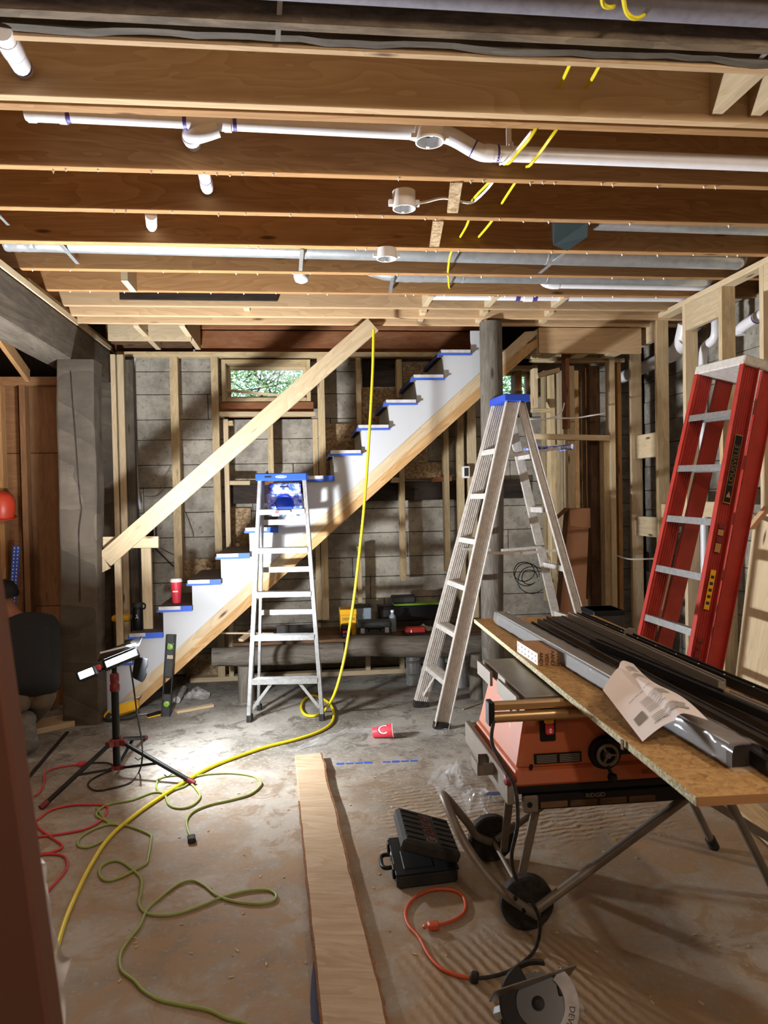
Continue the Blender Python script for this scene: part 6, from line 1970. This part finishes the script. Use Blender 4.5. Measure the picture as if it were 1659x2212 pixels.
BY = 5.50
la, lb2_ = at(458, 1420, Y=BY), at(742, 1412, Y=BY)
log('bench_log', la, (lb2_.x, BY + .03, lb2_.z), .070, .075, 'thinner grey log lying level, left half of the low bench under the stairs', 1)
lc, ld_ = at(700, 1398, Y=BY), at(1040, 1395, Y=BY)
lc2 = V((lb2_.x + .02, BY, lc.z))
log('bench_log', lc2, ld_, .078, .085, 'thicker grey log lying level, right half of the low bench behind the ladders', 4)
for (px0, px1, yt, yb, lab, sd_) in ((515, 550, 1442, 1530, 'short upright log stump under the left bench log, behind the blue topped ladder', 2), (1015, 1050, 1412, 1502, 'short upright log stump in front of the log post, left of the table saw', 6)):
    pbot = at((px0 + px1) / 2, yb, Z=0)
    if sd_ == 2: pbot = V((at(532, 1480, Y=BY).x, BY, 0)); ztop = la.z - .068
    else: pbot = V((at(1031, 1480, Y=5.28).x, 5.28, 0)); ztop = at(1031, 1412, Y=5.28).z
    r_ = (px1 - px0) / 2 * pbot.y / FPX
    bl = B(); bl.tube([pbot, pbot + V((0, 0, ztop * .5)), V((pbot.x, pbot.y, ztop))], [r_ * 1.02, r_, r_ * .98], n=20); bl.done('log_stump', 'log', None, smooth=50, label=lab, cat='log')
pz = ld_.z + .060
pf = thing('plank_platform', (.5, 5.8, pz), 'dusty brown plank platform behind the bench logs, carrying tools', 'platform')
for i in range(4):
    bl = B(); y0 = 5.565 + i * .135; bl.box(-.55, 1.42, y0, y0 + .132, pz, pz + .022); bl.done('plank', 'oldbrown', pf, bevel=.002)
bl = B(); bl.box(-.55, 1.42, 6.075, 6.112, pz - .09, pz); bl.done('ledger', 'dark', pf)
for x in (-.5, 1.38):
    bl = B(); bl.box(x - .03, x + .03, 5.95, 6.01, 0, pz); bl.done('leg', 'dark', pf)
PT = pz + .022


def onp(px, Y): return V((at(px, 1350, Y=Y).x, Y, PT))


def boxat(px0, px1, Y, dep, h, z=None):
    a_, b_ = at(px0, 1350, Y=Y).x, at(px1, 1350, Y=Y).x
    z = PT if z is None else z
    return a_, b_, Y, Y + dep, z, z + h


# yellow battery box
x0, x1, y0, y1, z0, z1 = boxat(736, 770, 5.72, .16, .20)
yb_b = thing('tool_box', ((x0 + x1) / 2, 5.8, z0), 'upright yellow tool box with black lettering on the plank platform, behind the yellow hose', 'tool box')
bl = B(); bl.box(x0, x1, y0, y1, z0 + .04, z1 - .045); bl.done('box_body', 'yelbox', yb_b, bevel=.004)
bl = B(); bl.box(x0 - .004, x1 + .004, y0 - .004, y1, z1 - .045, z1); bl.done('lid', 'yelbox', yb_b, bevel=.004)
bl = B(); bl.box(x0, x1 + .05, y0 - .02, y1, z0, z0 + .04); bl.done('base', 'yelbox', yb_b, bevel=.004)
text('lettering', 'DEWALT', .030, frame(((x0 + x1) / 2 + .012, y0 - .001, z0 + .125), (1, 0, 0), (0, 0, 1)), 'ink', yb_b)
# translucent bin
x0, x1, y0, y1, z0, z1 = boxat(764, 803, 5.80, .15, .12, PT + .075)
tb = thing('storage_bin', ((x0 + x1) / 2, 5.86, PT), 'small translucent bin with a black lid behind the dark tool case', 'bin')
bl = B(); bl.box(x0, x1, y0, y1, z0, z1); bl.done('bin_body', 'bin', tb, bevel=.006)
bl = B(); bl.box(x0 - .004, x1 + .004, y0 - .004, y1 + .004, z1, z1 + .012); bl.done('lid', 'black', tb, bevel=.004)
bl = B(); bl.box(x0 - .02, x1 + .01, y0, y1, PT, z0); bl.done('stack_tray', 'black', tb, bevel=.004)
bl = B(); bl.box(x0 + .01, x1 - .01, y0 + .01, y1 - .01, z0 + .005, z0 + .05); bl.done('contents', 'steel', tb)
# dark case with two latches
x0, x1, y0, y1, z0, z1 = boxat(771, 846, 5.60, .14, .115)
dc = thing('tool_case', ((x0 + x1) / 2, 5.67, z0), 'closed dark tool case with two pale latches at the edge of the plank platform', 'tool case')
bl = B(); bl.box(x0, x1, y0, y1, z0, z0 + .06); bl.done('lower_shell', 'blackdull', dc, bevel=.008)
bl = B(); bl.box(x0, x1, y0, y1, z0 + .063, z1); bl.done('lid', 'blackdull', dc, bevel=.010)
for f in (.16, .86):
    xm = x0 + (x1 - x0) * f
    bl = B(); bl.box(xm - .016, xm + .016, y0 - .008, y0, z0 + .03, z0 + .07); bl.done('latch', 'film', dc, bevel=.002)
xm = (x0 + x1) / 2
bl = B(); bl.tube([(xm - .045, y0 - .003, z0 + .045), (xm - .045, y0 - .018, z0 + .075), (xm + .045, y0 - .018, z0 + .075), (xm + .045, y0 - .003, z0 + .045)], .006, n=6); bl.done('handle', 'black', dc, smooth=50)
# battery pack
x0, x1, y0, y1, z0, z1 = boxat(737, 759, 5.585, .10, .10)
bt_ = thing('battery_charger', ((x0 + x1) / 2, 5.63, z0), 'small black charger with a red label left of the dark tool case', 'charger')
bl = B(); bl.box(x0, x1, y0, y1, z0, z1); bl.done('body', 'black', bt_, bevel=.012)
bl = B(); bl.box(x0 + .01, x0 + .05, y0 - .001, y0 + .001, z0 + .04, z0 + .058); bl.done('red_label', 'redcup', bt_)
bl = B(); bl.box(x0 + .01, x0 + .05, y0 - .001, y0 + .001, z0 + .012, z0 + .036); bl.done('blue_label', 'battblue', bt_)
# long black case with lime lid and small case
x0, x1, y0, y1, z0, z1 = boxat(818, 918, 5.95, .14, .16, PT + .05)
lc_ = thing('long_tool_case', ((x0 + x1) / 2, 6.0, PT), 'long black case lying at the back of the plank platform, under the lime green lid', 'tool case')
bl = B(); bl.box(x0, x1 + .18, y0, y1, PT, z0); bl.done('support_board', 'dark', lc_)
bl = B(); bl.box(x0, x1 + .13, y0, y1, z0, z0 + .13); bl.done('case_body', 'black', lc_, bevel=.008)
bl = B(); bl.box(x0 + .02, x0 + .10, y0 - .004, y0 + .01, z0 + .03, z0 + .10); bl.done('end_panel', 'blackdull', lc_, bevel=.003)
lzz = z0 + .13
xg0, xg1 = at(851, 1300, Y=5.93).x, at(950, 1300, Y=5.93).x
bl = B(); bl.box(xg0, xg1, 5.93, 6.09, lzz, lzz + .016); bl.done('green_lid', 'limelid', None, bevel=.005, label='lime green lid lying on the long black case', cat='lid')
xg0, xg1 = at(847, 1300, Y=5.95).x, at(899, 1300, Y=5.95).x
bl = B(); bl.box(xg0, xg1, 5.95, 6.08, lzz + .016, lzz + .075); sc_ = thing('small_case', ((xg0 + xg1) / 2, 6.0, lzz + .016), 'small black case on top of the lime green lid', 'tool case'); bl.done('case_body', 'blackdull', sc_, bevel=.012)
bl = B(); bl.box(xg1 - .04, xg1 - .01, 5.95, 6.0, lzz + .075, lzz + .085); bl.done('carry_grip', 'black', sc_, bevel=.003)
# red charger / sander
c = onp(897, 5.66)
rs = thing('red_tool', c, 'low red power tool lying on the plank platform, left of the tall ladder', 'power tool')
bl = B(); bl.hexa(c + V((0, 0, .03)), V((.085, 0, 0)), V((0, .05, 0)), V((0, 0, .024))); bl.done('housing', 'redfg', rs, bevel=.018)
bl = B(); bl.hexa(c + V((0, 0, .008)), V((.10, 0, 0)), V((0, .055, 0)), V((0, 0, .008))); bl.done('base_plate', 'black', rs, bevel=.004)
bl = B(); bl.hexa(c + V((-.04, -.048, .03)), V((.004, 0, 0)), V((0, .003, 0)), V((0, 0, .010))); bl.done('indicator', 'white', rs)
# water bottle
c = onp(848, 5.80)
wb2 = thing('plastic_bottle', c, 'clear plastic water bottle with a white cap on the plank platform', 'bottle')
bl = B(); bl.lathe([(.028, 0), (.032, .006), (.030, .05), (.032, .055), (.030, .10), (.024, .125), (.012, .145), (.012, .155)], c, n=18); bl.done('bottle_body', 'bin', wb2, smooth=50)
bl = B(); bl.lathe([(.014, .153), (.014, .168), (.012, .170)], c, n=14); bl.done('cap', 'white', wb2, smooth=40)
crumple('rag', onp(918, 5.80), .08, .07, .06, 21, 'crumpled grey rag at the back of the plank platform', 'sack', 16, 'rag')

# galvanised duct pieces standing on the floor behind the tall ladder
for i, (px0, px1, yt, yb, Y, lab) in enumerate(((877, 910, 1415, 1468, 5.75, 'left galvanised duct collar standing on the floor behind the tall ladder'), (938, 962, 1413, 1462, 5.88, 'middle galvanised duct collar, half hidden between the ladder rails'),
                                               (979, 1012, 1412, 1478, 5.62, 'right galvanised duct collar with two crimped beads, next to the log stump'))):
    p = at((px0 + px1) / 2, yb, Y=Y); r_ = (px1 - px0) / 2 * Y / FPX; hgt = .26 if i != 2 else .27
    c = V((p.x, Y, 0))
    t_ = thing('duct_collar', c, lab, 'duct piece', 'duct collars on the floor')
    bl = B(); 
    rings = []
    for rr, z in ((r_, 0.001), (r_, hgt * .3), (r_ + .004, hgt * .32), (r_ + .004, hgt * .34), (r_, hgt * .36), (r_, hgt * .68), (r_ + .004, hgt * .70), (r_ + .004, hgt * .72), (r_, hgt * .74), (r_ * .97, hgt), (r_ * .94, hgt), (r_ * .93, .01)):
        rings.append(bl.ring(c + V((0, 0, z)), V((1, 0, 0)), V((0, 1, 0)), rr, 24))
    bl.skin(rings, cap=False); bl.done('collar', 'zinc', t_, smooth=30)

# ================================================================== ODDS AND ENDS BY THE STAIR FOOT
c = at(268, 1556, Z=0)
rcp = thing('circular_saw', (c.x, c.y + .02, 0), 'yellow and black saw on the floor at the stair foot, behind the lamp pole', 'power tool')
bl = B(); bl.hexa(V((c.x + .01, c.y + .05, .075)), V((.075, .01, .018)), V((0, .04, 0)), V((-.01, 0, .035))); bl.done('motor_housing', 'yelbox', rcp, bevel=.015)
bl = B(); bl.tube(spline([V((c.x - .09, c.y, .05)), V((c.x - .11, c.y - .03, .02)), V((c.x - .05, c.y - .04, .022)), V((c.x + .06, c.y - .03, .03)), V((c.x + .10, c.y, .06))], 5), .013, n=8); bl.done('handle', 'blackdull', rcp, smooth=50)
bl = B(); bl.tube(spline([V((c.x - .10, c.y + .02, .07)), V((c.x - .125, c.y - .01, .04)), V((c.x - .10, c.y - .035, .018))], 5), .007, n=6); bl.done('trigger_guard', 'yelbox', rcp, smooth=50)
bl = B(); bl.hexa(V((c.x + .02, c.y + .07, .118)), V((.08, 0, .03)), V((0, .03, 0)), V((0, 0, .004))); bl.done('shoe', 'film', rcp)
kn = at(340, 1542, Z=.01)
kt = thing('hand_tool', kn, 'small yellow and black hand tool on the floor beside the spirit level', 'hand tool')
bl = B(); bl.beam(at(318, 1547, Z=.014), at(348, 1538, Z=.02), .028, .022); bl.done('grip', 'black', kt, bevel=.006)
bl = B(); bl.beam(at(318, 1550, Z=.006), at(348, 1543, Z=.008), .030, .008); bl.done('yellow_edge', 'yelbox', kt, bevel=.002)
bl = B(); bl.beam(at(300, 1544, Z=.014), at(318, 1541, Z=.014), .012, .004); bl.done('tool_blade', 'film', kt)
bl = B(); bl.beam(at(380, 1538, Z=.010), at(460, 1523, Z=.010), .05, .018); bl.done('wood_strip', 'new', None, bevel=.002, label='narrow pale wood strip lying on the floor right of the spirit level', cat='wood scrap')
bl = B(); a, b = at(382, 1512, Z=.028), at(397, 1488, Z=.028); bl.tube([a, b], .026, n=14); bl.done('cardboard_tube', 'sack', None, smooth=50, label='short grey tube on the floor under the stairs beside the sack', cat='tube')
crumple('plastic_sack', at(427, 1503, Z=0), .10, .13, .07, 31, 'crumpled grey sack on the floor under the stairs', 'sack', 22, 'sack')
bl = B(); bl.tube([at(1000, 1532, Z=.006), at(1038, 1518, Z=.006)], .005, n=6); bl.done('wood_sliver', 'new', None, label='thin pale sliver of wood on the floor in front of the log stump', cat='wood scrap')
bl = B(); bl.hexa(at(130, 1560, Z=.02), V((.16, .12, 0)), V((-.06, .08, 0)), V((0, 0, .018))); bl.done('floor_board', 'new', None, label='pale board lying on the floor between the kneeling person and the thick post', cat='board')
# thin dark panel leaning under the stairs, behind the blue topped ladder
a, b = at(598, 1372, Y=5.62), at(675, 1342, Y=5.62)
bl = B(); bl.box(a.x, b.x, 5.62, 5.64, PT, PT + .11); bl.done('flat_board', 'charcoal', None, label='dark flat panel standing on the platform behind the blue topped ladder', cat='panel')
bl = B(); bl.beam(at(520, 1383, Y=5.48), at(545, 1363, Y=5.6), .04, .02); bl.beam(at(470, 1367, Y=5.5), at(590, 1368, Y=5.6), .03, .012); bl.done('wood_offcut', 'new', None, label='pale offcuts lying on the left bench log', cat='wood scrap')

# blue cup ring etc done; electrician's coil beside the log post
cl = thing('wire_coil', at(1130, 1240, Y=5.7), 'loose coil of thin dark and blue wires hanging right of the log post', 'wire coil')
for q, (rr, mt) in enumerate(((.085, 'black'), (.10, 'teal'), (.065, 'black'), (.12, 'teal'))):
    c = at(1132 + q * 6, 1235 + q * 6, Y=5.66 + q * .02)
    bl = B(); bl.tube([c + V((math.cos(a_ * PI / 12) * rr, .01 * math.sin(a_), math.sin(a_ * PI / 12) * rr * .9)) for a_ in range(24)], .004, n=5, close=True); bl.done('wire_loop', mt, cl)

# cardboard carton leaning in the corner
p = [at(1200, 1480, Y=5.30), at(1258, 1480, Y=5.30), at(1272, 1100, Y=5.38), at(1232, 1092, Y=5.38)]
z0_ = 0.0
bx2 = thing('cardboard_box', (at(1235, 1400, Y=5.3).x, 5.35, 0), 'tall narrow brown cardboard box leaning in the far corner, its flap folded', 'box')
aL, aR = at(1206, 1350, Y=5.30).x, at(1256, 1350, Y=5.30).x
tL, tR = at(1228, 1092, Y=5.40).x, at(1271, 1100, Y=5.40).x
zt_ = at(1250, 1098, Y=5.40).z
bl = B(); r0 = [bl.bm.verts.new(q) for q in ((aL - .05, 5.30, .003), (aR, 5.30, .003), (aR + .02, 5.46, .003), (aL - .03, 5.46, .003))]; r1q = [bl.bm.verts.new(q) for q in ((tL, 5.38, zt_), (tR, 5.38, zt_), (tR + .01, 5.52, zt_), (tL + .01, 5.52, zt_))]
bl.skin([r0, r1q]); bl.done('carton', 'cardboard', bx2)
bl = B(); bl.poly([(tL - .002, 5.372, zt_), (tR + .002, 5.372, zt_), (tR - .005, 5.355, zt_ - .15), (tL - .008, 5.355, zt_ - .13)], (0, -.004, 0)); bl.done('front_flap', 'cardboard', bx2)
bl = B(); bl.poly([(tL, 5.38, zt_), (tL + .01, 5.52, zt_), (tL - .12, 5.46, zt_ - .10), (tL - .13, 5.40, zt_ - .12)], (0, 0, .004)); bl.done('side_flap', 'cardboard', bx2)
# dark crate just behind the sheet
p = at(1285, 1345, Y=4.35)
bl = B(); a_, b_ = at(1284, 1340, Y=4.3).x, at(1348, 1340, Y=4.3).x
zc = at(1300, 1320, Y=4.3).z
ct = thing('dark_crate', ((a_ + b_) / 2, 4.4, 0), 'dark grey crate standing beyond the far end of the flake board sheet', 'crate')
bl.box(a_, b_, 4.3, 4.5, .0, zc); bl.done('crate_body', 'charcoal', ct, bevel=.006)
bl = B(); bl.box(a_ - .006, b_ + .006, 4.294, 4.506, zc - .03, zc); bl.done('crate_rim', 'black', ct, bevel=.004)

# panels leaning on the right hand wall behind the red ladder
def lean(name, pts, Y, th_, mat, label, cat='panel'):
    P_ = [at(x, y, X=Y) for x, y in pts]
    bl_ = B(); bl_.poly(P_, (th_, 0, 0)); return bl_.done(name, mat, None, label=label, cat=cat)


def slab(name, X0, X1, y0, y1, z1, mat, label, th_=.018, nm='panel', dots=()):
    """sheet leaning against the right hand studs: foot at X0 on the floor, top edge at X1,z1"""
    bl_ = B(); bl_.poly([(X0, y0, .002), (X0, y1, .002), (X1, y1, z1), (X1, y0, z1)], (-th_, 0, 0))
    return bl_.done(name, mat, None, bevel=.001, label=label, cat='panel')


slab('plywood_sheet', 2.38, 2.56, 3.22, 3.92, 1.36, 'new', 'pale plywood panel leaning on the wall behind the red ladder')
slab('faced_board', 2.30, 2.53, 2.75, 3.18, 1.60, 'brownboard', 'brown faced board leaning on the wall at the right edge')
slab('brown_board', 2.24, 2.50, 2.2, 2.72, 1.5, 'oldbrown', 'dark brown board leaning nearest to the camera at the right edge')
bl = B(); bl.beam(at(1592, 1112, X=2.46), at(1622, 1140, X=2.40), .05, .02); bl.beam(at(1622, 1140, X=2.40), at(1659, 1095, X=2.44), .05, .02); bl.done('notched_offcut', 'brownboard', None, label='notched pale offcut above the leaning panels at the right edge', cat='wood scrap')
# green edged lumber on the floor, lower right
bl = B(); bl.beam(at(1600, 1738, Z=.03), at(1740, 1860, Z=.03), .12, .04); bl.done('treated_board', 'stud', None, bevel=.003, label='greenish treated board lying on the floor behind the saw stand, right edge', cat='board')

# ================================================================== OUTSIDE THE WINDOWS
def foliage(name, c, rx, ry, rz, n, seed, label, mats=('leaf0', 'leaf1', 'leaf2')):
    r_ = random.Random(seed)
    t_ = thing(name, (c[0], c[1], 2.0), label, 'shrub', 'greenery outside the windows')
    bl_ = B(); bl_.tube(spline([(c[0], c[1], 1.9), (c[0] + .02, c[1], 2.1), (c[0], c[1], 2.3)], 4), [.02] * 9, n=6)
    for q in range(22):
        p = V((c[0] + r_.uniform(-.2, .2), c[1], c[2] - rz + r_.random() * rz)); d = V((r_.uniform(-1, 1) * rx, r_.uniform(-1, 1) * ry, r_.uniform(.0, 1) * rz))
        bl_.tube(spline([p, p + d * .5 + V((0, 0, r_.uniform(-.1, .1))), p + d], 3), [.012, .011, .010, .008, .007, .005, .003], n=4)
    bl_.done('branches', 'branch', t_)
    for mt in mats:
        bl_ = B()
        for q in range(n):
            p = V((c[0] + r_.uniform(-1, 1) * rx, c[1] + r_.uniform(-1, 1) * ry, c[2] + r_.uniform(-1, 1) * rz))
            a_ = V((r_.uniform(-1, 1), r_.uniform(-1, 1), r_.uniform(-.6, .6))).normalized() * r_.uniform(.012, .034); b__ = a_.orthogonal().normalized() * a_.length * .45
            vs_ = [bl_.bm.verts.new(p + s_) for s_ in (-a_, b__, a_, -b__)]
            bl_.bm.faces.new(vs_)
        bl_.done('leaves', mt, t_, kind='stuff')
    return t_


foliage('garden_shrub', (-.45, 8.2, 2.95), 1.1, .5, .95, 9000, 1, 'leafy green shrub with thin dark branches outside the long basement window')
foliage('garden_shrub', (2.65, 8.2, 2.95), .9, .5, .95, 8000, 2, 'dense bright green hedge outside the small right hand window', ('leaf0', 'leaf2', 'leaf1'))
bl = B(); bl.box(-6, 8, 6.7, 12, 1.9, 2.0); bl.done('trim_2', 'concrete', kind=ST)
